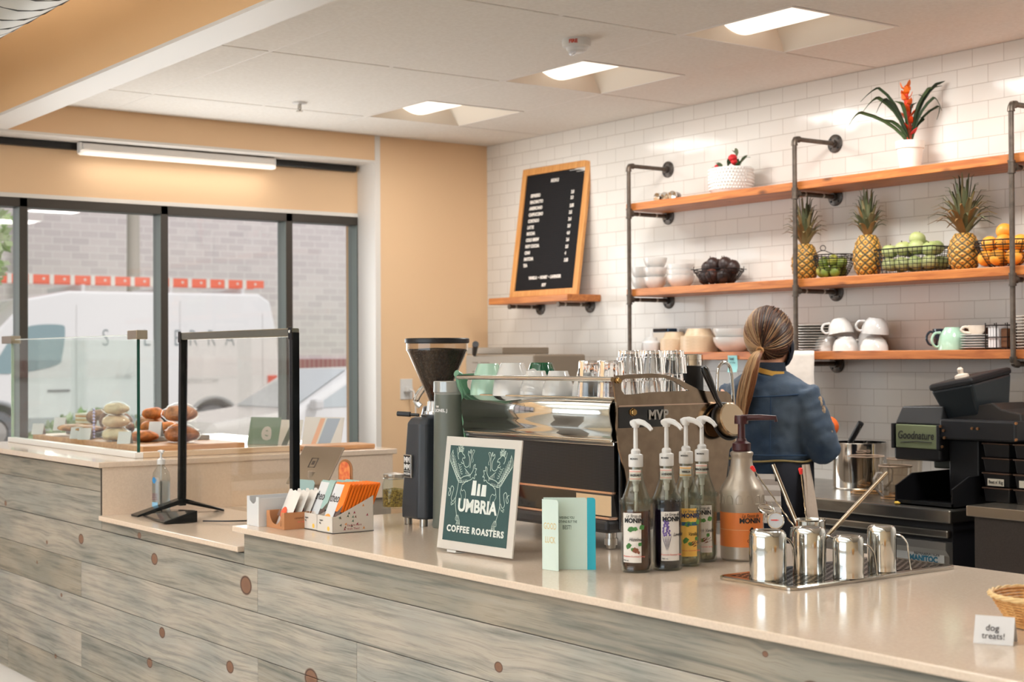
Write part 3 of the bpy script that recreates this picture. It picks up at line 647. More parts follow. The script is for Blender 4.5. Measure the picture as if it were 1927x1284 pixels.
# trees and shrubs
def foliage(n, c, r, cols, size=.1):
    b = MB()
    for _ in range(n):
        d = V((random.gauss(0, 1), random.gauss(0, 1), random.gauss(0, 1))).normalized(); q = random.random()**.4
        p = V((c[0]+d.x*r[0]*q, c[1]+d.y*r[1]*q, c[2]+d.z*r[2]*q)); b.c = jit(random.choice(cols), .2)
        u = V((random.uniform(-1, 1), random.uniform(-1, 1), random.uniform(-1, 1))).normalized()*size; v_ = u.orthogonal().normalized()*size*.5
        b.add([p-u, p+v_, p+u, p-v_], [(0, 1, 2, 3)])
    return b
gr = [rgb(190, 208, 158), rgb(206, 220, 178), rgb(168, 194, 136), rgb(220, 228, 198)]
leafm = M('leaf_green', attr=True, rough=.6)
t = thing('street_tree', 'light green leafy tree at the left edge beyond the window', 'tree', (-14, 3.5, GZ))
MB().tube([(0, 0, 0), (.05, .05, 1.6), (0, .1, 3.4)], [.12, .09, .05], 10).build('trunk', M('bark', (140, 126, 110), .9), t)
foliage(6000, (0, .0, 3.0), (1.2, .95, 1.7), gr, .065).build('crown', leafm, t)
t = thing('shrub', 'green shrub low at the left edge outside the pastry case', 'shrub', (-12.2, 3.1, GZ))
foliage(2600, (0, 0, .75), (.75, .55, .7), gr, .05).build('foliage', leafm, t); MB().tube([(0, 0, 0), (0, 0, .7)], .03, 8).build('stem', MATS['bark'], t)
t = thing('shrub', 'pale green shrub outside, behind the loaves in the pastry case', 'shrub', (-12.0, 4.55, GZ))
foliage(2200, (0, 0, .62), (.7, .7, .55), gr, .05).build('foliage', leafm, t); MB().tube([(0, 0, 0), (0, 0, .6)], .03, 8).build('stem', MATS['bark'], t)
t = thing('street_tree', 'tall green tree beyond the van at the far left', 'tree', (-28.5, 7.3, GZ))
MB().tube([(0, 0, 0), (0, .1, 3)], [.2, .1], 10).build('trunk', MATS['bark'], t); foliage(2600, (0, 0, 4.2), (1.2, 1.6, 2.6), gr, .2).build('crown', leafm, t)
# rack of leaflets standing on the window sill
# ---------------------------------------------------------------- pastry case
t = thing('pastry_case', 'clear glass pastry case with metal clips on the raised counter', 'display case', (0, 0, 0))
MB().box(-7.15, -5.60, 2.275, 2.31, 1.0555, 1.078).build('base_rail', M('white_rail', (226, 222, 216), .4), t, .002)
MB().box(-5.628, -5.60, 2.31, 3.0, 1.0555, 1.078).build('base_rail', wood('pale_wood', (214, 190, 160), (196, 168, 136), .5, 1, 'Y', False), t, .002)
MB().box(-7.13, -5.606, 2.288, 2.296, 1.066, 1.538).build('front_pane', glass_case, t)
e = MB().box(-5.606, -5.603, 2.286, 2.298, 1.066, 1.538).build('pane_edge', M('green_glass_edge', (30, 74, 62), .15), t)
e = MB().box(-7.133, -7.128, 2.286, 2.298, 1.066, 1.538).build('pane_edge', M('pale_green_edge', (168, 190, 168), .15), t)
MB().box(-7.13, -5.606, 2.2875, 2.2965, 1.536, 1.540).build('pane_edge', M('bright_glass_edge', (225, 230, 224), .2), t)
MB().box(-7.136, -7.129, 2.30, 3.0, 1.066, 1.538).build('side_pane', glass_case, t)
clipm = M('brass_nickel_clip', (176, 166, 148), .3, .9)
MB().box(-5.66, -5.565, 2.268, 2.315, 1.520, 1.556).build('clip', clipm, t, .003); MB().box(-7.22, -7.08, 2.268, 2.315, 1.520, 1.556).build('clip', clipm, t, .003)
t = thing('serving_board', 'long wooden serving board under the pastries in the glass case', 'board', (0, 0, 0))
MB().box(-7.08, -5.75, 2.37, 2.82, 1.056, 1.092).build('board', wood('warm_board', (206, 158, 112), (176, 124, 82), .5, 1, 'Y', False), t, .004)
tag(MB().box(-7.0, -6.05, 2.50, 2.80, 1.0925, 1.112).build('slate_board', M('grey_slate', (150, 146, 138), .6, noise=(20, (130, 124, 116))), None, .003), 'grey slab under the flat breads inside the pastry case', 'board')
bag = thin_glass('cellophane', (250, 249, 246), .4)
def bread(x, y, z, r, col, label, cat='bread', bagm=False, squash=(1, 1), group=None, ring=False, name='loaf'):
    t = thing(name, label, cat, (x, y, z), random.uniform(0, .6), group)
    m = M('crust_%d_%d' % (col[0], col[1]), col, .55, noise=(26, tuple(int(c*(.62 if col[2] < 150 else .88)) for c in col), 5), bump=(60, .8, .006))
    if ring:
        b = MB(); b.smooth = True; b.tube([(r*.62*cos(a), r*.62*squash[0]*sin(a), r*.38) for a in [2*pi*k/20 for k in range(20)]], r*.38, 12, closed=True)
    else:
        b = MB(); b.ball((0, 0, r*.55*squash[1]), (r, r*squash[0], r*.6*squash[1]), 24, 14, lambda d: 1+.05*sin(d.x*6+d.y*4)-.12*max(0, -d.z)**2+.045*abs(sin(d.x*7+d.y*2))*max(0, d.z))
    b.build('crust', m, t)
    if bagm:
        b = MB(); b.ball((0, 0, r*.56*squash[1]), (r*1.09, r*squash[0]*1.09, r*.64*squash[1]), 22, 14, lambda d: 1+.045*sin(d.x*13+1)*sin(d.y*11)+.03*sin(d.z*17)+(.22*max(0, d.z)**8)); b.build('clear_bag', bag, t)
    return t
bread(-5.90, 2.60, 1.092, .078, (196, 124, 78), 'cellophane wrapped brown loaf, lower of the stacked pair by the sneeze guard', bagm=True, squash=(.8, .8))
bread(-5.91, 2.60, 1.178, .078, (214, 148, 104), 'cellophane wrapped brown loaf lying on top of another loaf', bagm=True, squash=(.8, .8))
bread(-6.05, 2.50, 1.092, .062, (222, 130, 62), 'glazed orange bun low at the front beside the dark glass edge', 'pastry', squash=(.9, .7), name='bun')
bread(-6.20, 2.68, 1.112, .056, (226, 136, 60), 'round orange bun behind the small white card next to the wrapped loaves', 'pastry', squash=(1, .9), name='bun')
bread(-6.33, 2.66, 1.112, .058, (228, 140, 66), 'orange bun, lower one of two stacked behind the glass edge', 'pastry', squash=(1, .9), name='bun')
bread(-6.33, 2.66, 1.174, .052, (220, 128, 58), 'orange bun lying on top of another orange bun', 'pastry', squash=(1, .9), name='bun')
for k, (z, c) in enumerate(((1.092, (242, 224, 190)), (1.150, (244, 214, 180)), (1.206, (240, 222, 188)))):
    bread(-6.20, 2.435, z, (.062-.004*k), c, 'cream coloured wrapped bun, %s of the stack of three beside the glass edge' % ('lowest', 'middle one', 'topmost')[k], 'pastry', bagm=True, squash=(1, .8), name='bun')
bread(-6.46, 2.55, 1.112, .070, (196, 142, 98), 'ring shaped pretzel bread behind the beaded price tag stem', ring=True, name='pretzel')
bread(-6.47, 2.70, 1.113, .075, (186, 138, 96), 'tan round loaf resting high behind the pretzel bread', squash=(.8, .9))
bread(-6.63, 2.60, 1.113, .085, (150, 108, 78), 'dark brown loaf dusted with white flour in the middle of the case', squash=(.7, 1))
bread(-6.86, 2.62, 1.135, .080, (176, 136, 102), 'long pale brown loaf left of the flour dusted one', squash=(.55, .8))
bread(-6.78, 2.46, 1.112, .085, (212, 156, 102), 'flat golden bread at the left front of the grey slab', squash=(.8, .35), name='flatbread')
bread(-6.55, 2.44, 1.112, .080, (208, 150, 96), 'flat golden bread at the right front of the grey slab', squash=(.8, .4), name='flatbread')
def layer_cake(x, y, z, label):
    t = thing('cake_slice', label, 'cake', (x, y, z), .3)
    for k, c in enumerate(((222, 196, 150), (238, 232, 216), (206, 160, 118), (238, 232, 216))): MB().box(-.06, .06, -.04, .04, k*.009, k*.009+.009).build('cake_layer' if k % 2 == 0 else 'cream_layer', M('cake_%d' % c[0], c, .7), t)
layer_cake(-7.0, 2.62, 1.1125, 'layered cake slice at the left end of the pastry case, lower one'); layer_cake(-7.0, 2.62, 1.150, 'layered cake slice lying on the other cake slice at the left end')
def tent(x, y, z, rz, label, w=.055, h=.05, col=None):
    t = thing('price_card', label, 'card', (x, y, z), rz)
    b = MB(); b.add([(-w/2, -.022, 0), (w/2, -.022, 0), (w/2, 0, h), (-w/2, 0, h), (-w/2, .022, 0), (w/2, .022, 0)], [(0, 1, 2, 3), (3, 2, 5, 4)]); o = b.build('folded_card', paper, t)
    sd = o.modifiers.new('s', 'SOLIDIFY'); sd.thickness = .0012
    l = MB(); 
    for k in range(2): l.box(-w*.3, w*.3-.01*k, -.0165+.006*k, -.0160+.006*k, h*.38+.013*k, h*.38+.013*k+.003)
    return t
tent(-6.00, 2.395, 1.092, R(50), 'folded white card in front of the orange bun beside the glass edge')
tent(-6.12, 2.58, 1.1125, R(50), 'folded white card between the round orange bun and the wrapped loaves', h=.062)
tent(-6.43, 2.385, 1.092, R(50), 'folded white card right of its neighbour under the cream bun stack')
tent(-6.53, 2.385, 1.092, R(50), 'folded white card left of its neighbour below the flat breads')
tent(-6.68, 2.56, 1.1125, R(50), 'folded white card standing between the flour dusted loaf and the flat breads')
tent(-6.93, 2.45, 1.1125, R(50), 'tall folded white card at the left end of the flat breads', h=.06)
tent(-7.04, 2.385, 1.092, R(50), 'folded white card farthest left in the pastry case')
t = thing('bead_stem', 'stem of pale violet glass beads standing before the pretzel bread', 'ornament', (-6.42, 2.42, 1.0925))
for k in range(10): MB().ball((0, 0, .008+k*.0135), (.006, .006, .0062), 12, 8).build('bead', M('violet_glass', (190, 184, 226), .08), t)
# ---------------------------------------------------------------- espresso machine
K = .9155
t = EM = thing('espresso_machine', 'large polished espresso machine with a perforated black front and cup rail', 'espresso machine', (-3.455, 2.6, K))
hw = .365    # half width; local x -.365 .. .365, y 0 .. .46 (towards the barista), z 0 .. .48
mirror = M('mirror_steel', (214, 214, 210), .09, 1)
dark_steel = M('smoked_steel', (158, 140, 122), .15, 1, noise=(30, (146, 128, 110)))
blk = M('gloss_black', (18, 18, 20), .18, coat=.5)
MB().box(-hw+.01, hw-.012, .03, .44, .055, .40).build('body', blk, t, .006)
# rolled upper panel facing the customers
p = [(.030, .412), (.010, .408), (-.002, .396), (-.006, .375), (-.002, .350), (.004, .330), (.000, .315), (.006, .302), (.022, .296)]
b = MB(); b.smooth = True; b.add([(-hw+.016, y, z) for y, z in p]+[(hw-.012, y, z) for y, z in p], [(i, i+1, len(p)+i+1, len(p)+i) for i in range(len(p)-1)])
o = b.build('front_panel', mirror, t); o.modifiers.new('s', 'SOLIDIFY').thickness = -.004
MB().box(-hw+.014, hw-.012, .0, .03, .296, .302).box(-hw+.014, hw-.012, .008, .03, .285, .296).build('panel_lip', mirror, t, .002)
# perforated band
pf = bpy.data.materials.new('perforated_black'); pf.use_nodes = True; nt = pf.node_tree; bs = nt.nodes['Principled BSDF']; L_ = nt.links.new
tc = nt.nodes.new('ShaderNodeTexCoord'); sx = nt.nodes.new('ShaderNodeSeparateXYZ'); L_(tc.outputs['Object'], sx.inputs[0])
def mth(op, a, b_):
    n = nt.nodes.new('ShaderNodeMath'); n.operation = op
    for i, q in enumerate((a, b_)):
        if isinstance(q, (int, float)): n.inputs[i].default_value = q
        elif q is not None: L_(q, n.inputs[i])
    return n.outputs[0]
s1 = mth('SINE', mth('MULTIPLY', mth('ADD', sx.outputs[0], sx.outputs[2]), 760), None); s2 = mth('SINE', mth('MULTIPLY', mth('SUBTRACT', sx.outputs[0], sx.outputs[2]), 760), None)
hole = mth('GREATER_THAN', mth('MULTIPLY', s1, s2), -.25)
mx = nt.nodes.new('ShaderNodeMix'); mx.data_type = 'RGBA'; L_(hole, mx.inputs[0]); mx.inputs[6].default_value = lin((64, 66, 70)); mx.inputs[7].default_value = lin((8, 8, 9)); L_(mx.outputs[2], bs.inputs['Base Color'])
bs.inputs['Roughness'].default_value = .35; bs.inputs['Metallic'].default_value = .3
MB().box(-hw+.014, hw-.02, .016, .024, .160, .287).build('perforated_panel', pf, t)
MB().box(-hw+.014, hw-.02, .008, .022, .154, .161).build('copper_trim', M('rose_steel', (216, 186, 168), .2, 1), t, .001)
MB().box(-hw+.014, hw-.02, .006, .03, .092, .154).build('lower_panel', mirror if False else M('black_mirror', (34, 34, 36), .06, .3, spec=.9), t, .002)
MB().box(hw-.17, hw-.02, .0045, .0062, .096, .150).build('steel_inlay', mirror, t)
MB().box(-hw+.014, hw-.02, -.002, .03, .086, .093).build('tray_trim', MATS['rose_steel'], t, .001)
MB().box(-hw+.02, hw-.02, -.01, .45, .050, .086).build('drip_tray_base', M('dark_rubber', (40, 40, 42), .4), t, .01)
for k, (x, y) in enumerate(((-.27, .05), (.29, .05), (-.27, .40), (.29, .40))):
    f = MB().lathe([(0, .05), (.016, .05), (.016, .030), (.019, .030), (.019, .012), (.015, .012), (.013, .002), (0, .0)], 18); f.build('foot', steel, t, loc=(x, y, 0))
# right side panel with its hand rail opening (outline measured from the near corner)
prof = [(-.002, .470), (.008, .476), (.13, .480), (.185, .476), (.24, .460), (.31, .432), (.335, .428), (.415, .426), (.432, .415), (.448, .362), (.446, .28), (.425, .26), (.405, .14), (.40, .085), (.046, .085), (.034, .145), (.040, .19), (.034, .22), (.014, .28), (.006, .34), (.006, .40), (-.001, .445)]
hole_ = [(.022, .452), (.028, .462), (.035, .466), (.13, .468), (.18, .467), (.215, .458), (.262, .434), (.272, .430), (.22, .430), (.13, .429), (.06, .424), (.035, .424), (.024, .436)]
def side(x, mat, name, th=.006, sgn=1):
    me = bmesh.new(); vo = [me.verts.new((0, y, z)) for y, z in prof]; vi = [me.verts.new((0, y, z)) for y, z in hole_]
    eo = [me.edges.new((vo[i], vo[(i+1) % len(vo)])) for i in range(len(vo))]; ei = [me.edges.new((vi[i], vi[(i+1) % len(vi)])) for i in range(len(vi))]
    bmesh.ops.triangle_fill(me, edges=eo+ei, use_beauty=True)
    d = bpy.data.meshes.new(name); me.to_mesh(d); me.free(); o = bpy.data.objects.new(name, d); COL.objects.link(o); o.parent = t; o.location = (x, 0, 0); d.materials.append(mat)
    m_ = o.modifiers.new('s', 'SOLIDIFY'); m_.thickness = th; m_.offset = 0
    return o
side(hw, dark_steel, 'side_panel'); side(-hw, M('green_enamel', (96, 140, 112), .3, coat=.3), 'side_panel')
MB().box(hw-.001, hw+.006, .012, .445, .392, .395).build('panel_fold', MATS['rose_steel'], t)
MB().box(hw+.002, hw+.0045, .012, .175, .334, .390).build('name_plate', blk, t)
brass = M('brass_bolt', (186, 150, 96), .25, 1)
for y, z, r in ((.010, .462, .008), (.062, .376, .0115)):
    b = MB(); b.M = Matrix.Translation((hw+.003, y, z)) @ Matrix.Rotation(R(90), 4, 'Y'); b.lathe([(0, .010), (r*.75, .010), (r*.85, .008), (r*.86, .003), (r, .002), (r, 0)], 6 if r > .01 else 20); b.build('bolt', brass, t)
b = MB().text('MVP', .036, (hw+.0048, .152, .366), (0, 1, 0), (0, 0, 1), bold=.0012, sp=1.1, th=.003); b.build('lettering', steel, t)
MB().cyl((-hw+.004, -.012, .466), (hw-.003, -.004, .466), .0068).build('cup_rail', mirror, t)
MB().cyl((-hw, .02, .412), (hw, .02, .412), .005).build('tray_bead', mirror, t)
MB().box(-hw+.006, hw-.006, .02, .44, .404, .411).build('cup_tray', mirror, t, .002)
MB().tube([(-hw-.008, -.010, .478), (-hw-.010, .0, .474), (-hw-.008, .006, .44), (-hw-.004, .02, .412)], [.011, .013, .012, .010], 10).build('rail_end', MATS['green_enamel'], t)
# steam tap: brushed round knob with black lever, and the steam pipe arch
b = MB(); b.M = Matrix.Translation((hw+.008, .392, .338)) @ Matrix.Rotation(R(75), 4, 'Y') @ Matrix.Rotation(0, 4, 'Z')
b.lathe([(0, .046), (.044, .046), (.048, .043), (.048, .014), (.046, .010), (0, .010)], 40); o = b.build('steam_knob', M('brushed_disc', (196, 176, 150), .22, 1, aniso=.8), t)
b = MB(); b.M = Matrix.Translation((hw+.008, .392, .338)) @ Matrix.Rotation(R(75), 4, 'Y'); b.tube([(.052*cos(a), .052*sin(a), .018) for a in [2*pi*k/32 for k in range(32)]], .004, 8, closed=True); b.build('rubber_ring', black, t)
MB().tube([(hw+.03, .372, .378), (hw+.028, .35, .41), (hw+.026, .325, .46), (hw+.024, .31, .488), (hw+.024, .305, .498)], [.006, .0075, .011, .012, .007], 12).build('steam_lever', blk, t)
MB().tube(smoothpts([(hw-.05, .43, .38), (hw-.05, .43, .45), (hw-.05, .435, .490), (hw-.05, .455, .508), (hw-.05, .480, .496), (hw-.05, .49, .45), (hw-.05, .496, .35), (hw-.05, .500, .24)], 6), .0048, 12).build('steam_pipe', chrome, t)
for x in (-.18, .14):   # group heads and portafilters on the barista side
    MB().cyl((x, .43, .26), (x, .53, .26), .05, .045).cyl((x, .52, .26), (x, .52, .20), .036).build('group_head', chrome, t)
    MB().tube([(x, .52, .19), (x, .58, .185), (x, .70, .17)], [.036, .012, .014], 14).build('portafilter', blk, t)
# cups on top of the machine, all upside down
def cup_profile(r, h): return [(0, h), (r*.56, h), (r*.60, h-.004), (r*.62, h-.008), (r*.80, h-.03*h/.08), (r*.93, h*.42), (r*.99, h*.15), (r, 0), (r*.955, 0), (r*.90, h*.4), (r*.7, h*.78), (0, h-.01)]
def handle(b, r, z, w=.024, h=.04, th=.0045, a=0):
    b.tube(smoothpts([(cos(a)*(r+q), sin(a)*(r+q), zz) for q, zz in [(-.006, z-h/2), (w*.6, z-h/2+.002), (w, z-h*.15), (w, z+h*.2), (w*.55, z+h/2), (-.004, z+h/2-.004)]], 4), th, 10); return b
def cup(name, label, x, y, r, h, m, up=False, ha=None, z=K+.4115, group=None, cat='cup'):
    t = thing(name, label, cat, (x, y, z), 0, group)
    b = MB().lathe(cup_profile(r, h), 36)
    if up: b.v = [(a, c, h-d) for a, c, d in b.v]; b.f = [f[::-1] for f in b.f]
    b.build('cup_bowl', m, t)
    if ha is not None: handle(MB(), r*.88, h*.5, a=ha, h=h*.55).build('handle', m, t)
    return t
mint = M('mint_glaze', (172, 206, 184), .12, coat=.4); dgreen = M('dark_green_glaze', (22, 88, 58), .1, coat=.5); brown = M('brown_glaze', (92, 50, 34), .12, coat=.4)
cup('coffee_cup', 'large mint green cup upside down at the left end of the machine top', -3.765, 2.665, .056, .096, mint)
cup('coffee_cup', 'large white cup upside down next to the large mint cup', -3.640, 2.665, .060, .098, ceramic, ha=R(60))
cup('espresso_cup', 'small white cup upside down, left one of the pair on the machine', -3.522, 2.665, .048, .075, ceramic)
cup('espresso_cup', 'small white cup upside down, in front of the green mug handle', -3.415, 2.665, .048, .075, ceramic)
cup('espresso_cup', 'small white cup upside down, half hidden by the ribbed tumblers', -3.325, 2.695, .042, .075, ceramic)
cup('coffee_mug', 'dark green mug upside down behind the small white cups', -3.72, 2.835, .058, .098, dgreen, ha=R(-5), cat='mug')
cup('coffee_mug', 'brown mug upside down, at the far back of the machine top', -3.60, 2.965, .055, .096, brown, ha=R(0), cat='mug')
cup('coffee_mug', 'dark plum mug upside down behind the large white cup', -3.82, 2.92, .052, .097, M('plum_glaze', (64, 34, 44), .12), cat='mug')
def tumbler(label, x, y, z, r=.036, h=.105, ribs=10, name='glass_tumbler', group='ribbed tumblers on the machine', facet=False):
    t = thing(name, label, 'glass', (x, y, z), random.uniform(0, 1), group)
    q = (lambda a: 1-.035*abs(cos(ribs*a/2))) if not facet else (lambda a: .9+.10*abs(cos(4.5*a))**.5)
    if facet: pr = [(0, h), (r*.74, h), (r*.78, h-.004), (r*.80, h*.72), (r*.90, h*.70), (r*.99, .004), (r, 0), (r*.93, 0), (r*.80, h*.62), (r*.66, h*.86), (0, h*.86)]
    else: pr = [(0, h), (r*.80, h), (r*.86, h-.004), (r*.96, h*.3), (r, .010), (r, 0), (r*.93, 0), (r*.86, h*.5), (r*.76, h*.90), (0, h*.90)]
    MB().lathe(pr, 54 if not facet else 54, sq=q).build('glass_body', solid_glass, t); return t
tumbler('ribbed clear tumbler upside down by the cup rail, left of its pair', -3.255, 2.655, K+.4115, r=.040, ribs=16)
tumbler('ribbed clear tumbler upside down by the cup rail, right of its pair', -3.165, 2.655, K+.4115, r=.040, ribs=16)
q = 0
for j, y in enumerate((2.742, 2.824, 2.906)):
    for lev in (0, 1):
        pos = ('nearest the rail', 'in the middle', 'nearest the black canisters')[j]
        tumbler('faceted rocks glass, %s one of the stacked pair %s' % (('lower', 'upper')[lev], pos), -3.195, y+lev*.004, K+.4115+lev*.0665, r=.040, h=.0655, name='rocks_glass', group='faceted glasses stacked on the machine', facet=True)
for (x, y, l) in ((-3.25, 3.008, 'black canister with a chrome collar behind the faceted glasses'), (-3.33, 3.06, 'second black canister, half hidden behind the nearer canister')):
    t = thing('canister', l, 'canister', (x+.02, y-.0, K+.4115))
    MB().lathe([(0, 0), (.036, 0), (.038, .004), (.038, .086), (0, .086)], 32).build('body', black, t)
    MB().lathe([(0, .122), (.034, .122), (.037, .119), (.037, .106), (.036, .105), (.037, .104), (.037, .088), (0, .086)], 32).build('collar', chrome, t)
# ---------------------------------------------------------------- grinders
t = thing('coffee_grinder', 'black coffee grinder with a clear cone hopper full of dark beans', 'coffee grinder', (-4.0, 2.645, K))
b = MB(); zb, zt = .022, .335
def ring_(hx, hy, z, c=.02): return [(-hx+c, -hy, z), (hx-c, -hy, z), (hx, -hy+c, z), (hx, hy-c, z), (hx-c, hy, z), (-hx+c, hy, z), (-hx, hy-c, z), (-hx, -hy+c, z)]
rs = [ring_(.066, .118, zb), ring_(.066, .118, .06), ring_(.052, .104, .318, .018), ring_(.044, .090, .338, .016)]
b.add(sum(rs, []), [(i*8+k, i*8+(k+1) % 8, (i+1)*8+(k+1) % 8, (i+1)*8+k) for i in range(3) for k in range(8)]+[tuple(range(7, -1, -1)), tuple(24+k for k in range(8))])
b.build('body', M('textured_black', (44, 48, 54), .42, bump=(900, .25, .0006)), t, .006)
for x, y in ((-.045, -.095), (.045, -.095), (-.045, .095), (.045, .095)): MB().cyl((x, y, 0), (x, y, .023), .013).build('foot', steel, t)
# badge on the face towards the camera
bd = MB(); bd.box(-.030, .014, -.1215, -.112, .150, .222)
t2 = bd.build('badge', steel, t, .002); t2.rotation_euler = (0, 0, 0)
pz = MB().box(-.0275, .0115, -.1222, -.1214, .1525, .2195).build('badge_field', blk, t2)
bt = MB()
for k, z in enumerate((.2055, .1835)): bt.text('MM', .0225, (-.008, -.1224, z), bold=.0014, sx=.98)
bt.box(-.025, .009, -.1226, -.1222, .1705, .1720); bt.text('MAZZER', .0088, (-.008, -.1224, .1625), bold=.0004, sx=1.05); bt.build('badge_lettering', whitep, t2)
# lower hopper neck, cone, beans, lid
hz = .338
MB().lathe([(.052, hz), (.052, hz+.008), (.045, hz+.010), (0, hz+.010)], 32, (.012, -.02, 0)).build('adjusting_collar', black, t)
MB().lathe([(.040, hz+.010), (.040, hz+.018), (.034, hz+.02), (.030, hz+.05), (.026, hz+.052)], 40, (.012, -.02, 0), sq=lambda a: 1+.03*cos(20*a)).build('neck', M('clear_plastic', (220, 220, 220), .1, .6), t)
hop = thin_glass('hopper_plastic', (226, 220, 212), 1.5)
MB().lathe([(.026, hz+.05), (.093, hz+.205), (.098, hz+.212), (.098, hz+.238)], 48, (.012, -.02, 0)).build('hopper', hop, t)
MB().lathe([(0, hz+.052), (.024, hz+.052), (.089, hz+.203), (.093, hz+.212), (.093, hz+.216), (0, hz+.220)], 40, (.012, -.02, 0)).build('coffee_beans', M('roasted_beans', (26, 18, 14), .38, noise=(160, (58, 40, 28), 1), bump=(150, 1, .006)), t)
for k in range(1): pass
MB().lathe([(0, hz+.250), (.100, hz+.250), (.1025, hz+.247), (.1025, hz+.236), (.098, hz+.234), (0, hz+.236)], 48, (.012, -.02, 0)).build('lid', black, t)
MB().tube([(-.035, -.06, hz+.006), (-.075, -.085, hz+.008)], .005, 8).tube([(-.06, -.076, hz+.008), (-.098, -.10, hz+.010)], .008, 10).build('adjusting_lever', black, t)
t = thing('coffee_grinder', 'slim olive grey grinder with a glass collar, between the black grinder and the espresso machine', 'coffee grinder', (-3.885, 2.605, K))
MB().lathe([(0, 0), (.056, 0), (.058, .006), (.056, .02), (.052, .30), (.050, .405), (.049, .412), (0, .412)], 40).build('body', M('olive_grey_paint', (88, 92, 84), .4), t)
MB().lathe([(.049, .412), (.050, .418), (.052, .420), (.052, .452), (.046, .452), (.046, .42)], 40).build('glass_collar', M('smoky_clear', (150, 150, 146), .08, .2, spec=.9), t)
MB().lathe([(0, .454), (.050, .454), (.052, .451), (.044, .448), (0, .448)], 40).build('top_plate', M('clear_lid', (196, 192, 186), .15, .3), t)
MB().text('THE', .007, (0, 0, .375), wrap=(.0515, 0, 0, R(-85)), bold=.0005).text('LIONEL J', .013, (0, 0, .363), wrap=(.0515, 0, 0, R(-72)), bold=.0006).build('lettering', paper, t)
# ---------------------------------------------------------------- airpot, jar
t = thing('airpot', 'clear coffee dispenser with a black pump top left of the black grinder', 'dispenser', (-4.30, 2.83, K))
MB().lathe([(0, 0), (.060, 0), (.062, .01), (.058, .20), (.060, .235), (0, .235)], 36).build('container', M('frosted_plastic', (206, 204, 198), .12, .15, alpha=.85), t)
MB().lathe([(.056, .235), (.064, .24), (.064, .31), (.056, .33), (.048, .362), (0, .365)], 32).box(-.078, -.046, -.06, -.018, .24, .315).build('pump_top', M('gloss_charcoal', (40, 44, 50), .2, coat=.4), t, .004)
MB().tube([(-.060, -.02, .215), (-.085, -.055, .18), (-.085, -.06, .150), (-.05, -.06, .133), (-.02, -.06, .13)], .008, 10).build('lower_handle', M('dark_grey_plastic', (72, 74, 78), .35), t)
MB().tube(smoothpts([(-.045, -.04, .36), (-.055, -.05, .385), (.0, -.04, .44), (.05, -.02, .475), (.11, 0, .49)], 5), .011, 10, ry=.006).build('carry_handle', chrome, t)
t = thing('herb_jar', 'small clear clip jar filled with dried herbs beside the grinder', 'jar', (-4.50, 2.78, K-.0))
MB().lathe([(.0, .001), (.040, .001), (.043, .01), (.043, .085), (.036, .100), (.036, .112), (.035, .112), (.035, .1), (.041, .084), (.041, .012), (0, .006)], 32).build('jar_glass', glass_case, t)
MB().lathe([(0, .007), (.040, .007), (.040, .066), (0, .072)], 28).build('herbs', M('dried_herbs', (168, 138, 60), .8, noise=(190, (98, 74, 34), 1), bump=(150, 1, .006)), t)
MB().lathe([(.037, .108), (.0385, .112), (.038, .120), (0, .126)], 28).tube([(.038*cos(a), .038*sin(a), .104) for a in [2*pi*k/24 for k in range(24)]], .0018, 6, closed=True).build('clip_lid', M('steel_wire', (190, 186, 180), .3, .9), t)
# ---------------------------------------------------------------- roaster sign with its line drawing
t = thing('counter_sign', 'grey edged dark green coffee roasters sign with two crowned griffins', 'sign', (-3.452, 2.268, K+.006), rot=(R(-7), 0, R(3.8)))
sw, sh = .320, .306
MB().box(0, sw, 0, .005, 0, sh).build('backing_board', M('grey_card', (198, 192, 184), .6), t, .0008)
MB().box(.0215, sw*.92, -.0006, .0001, .024, sh-.024).build('green_field', M('teal_green_print', (34, 64, 64), .55, noise=(400, (38, 70, 70))), t)
MB().box(sw*.2, sw*.32, -.014, .03, -.006, -.0035).box(sw*.2, sw*.32, -.014, -.012, -.0035, .0).build('sign_stand', M('clear_stand', (206, 206, 204), .15), t)
ln = MB(); ln.m = 0
S3 = lambda u, v: (u*sw, -.0011, (1-v)*sh)
ln.text('UMBRIA', .047, (sw*.5, -.001, sh*(1-.605)), bold=.0017, sx=.98)
ln.text('COFFEE ROASTERS', .0235, (sw*.497, -.001, sh*(1-.815)), bold=.0010, sx=1.06, sp=1.18)
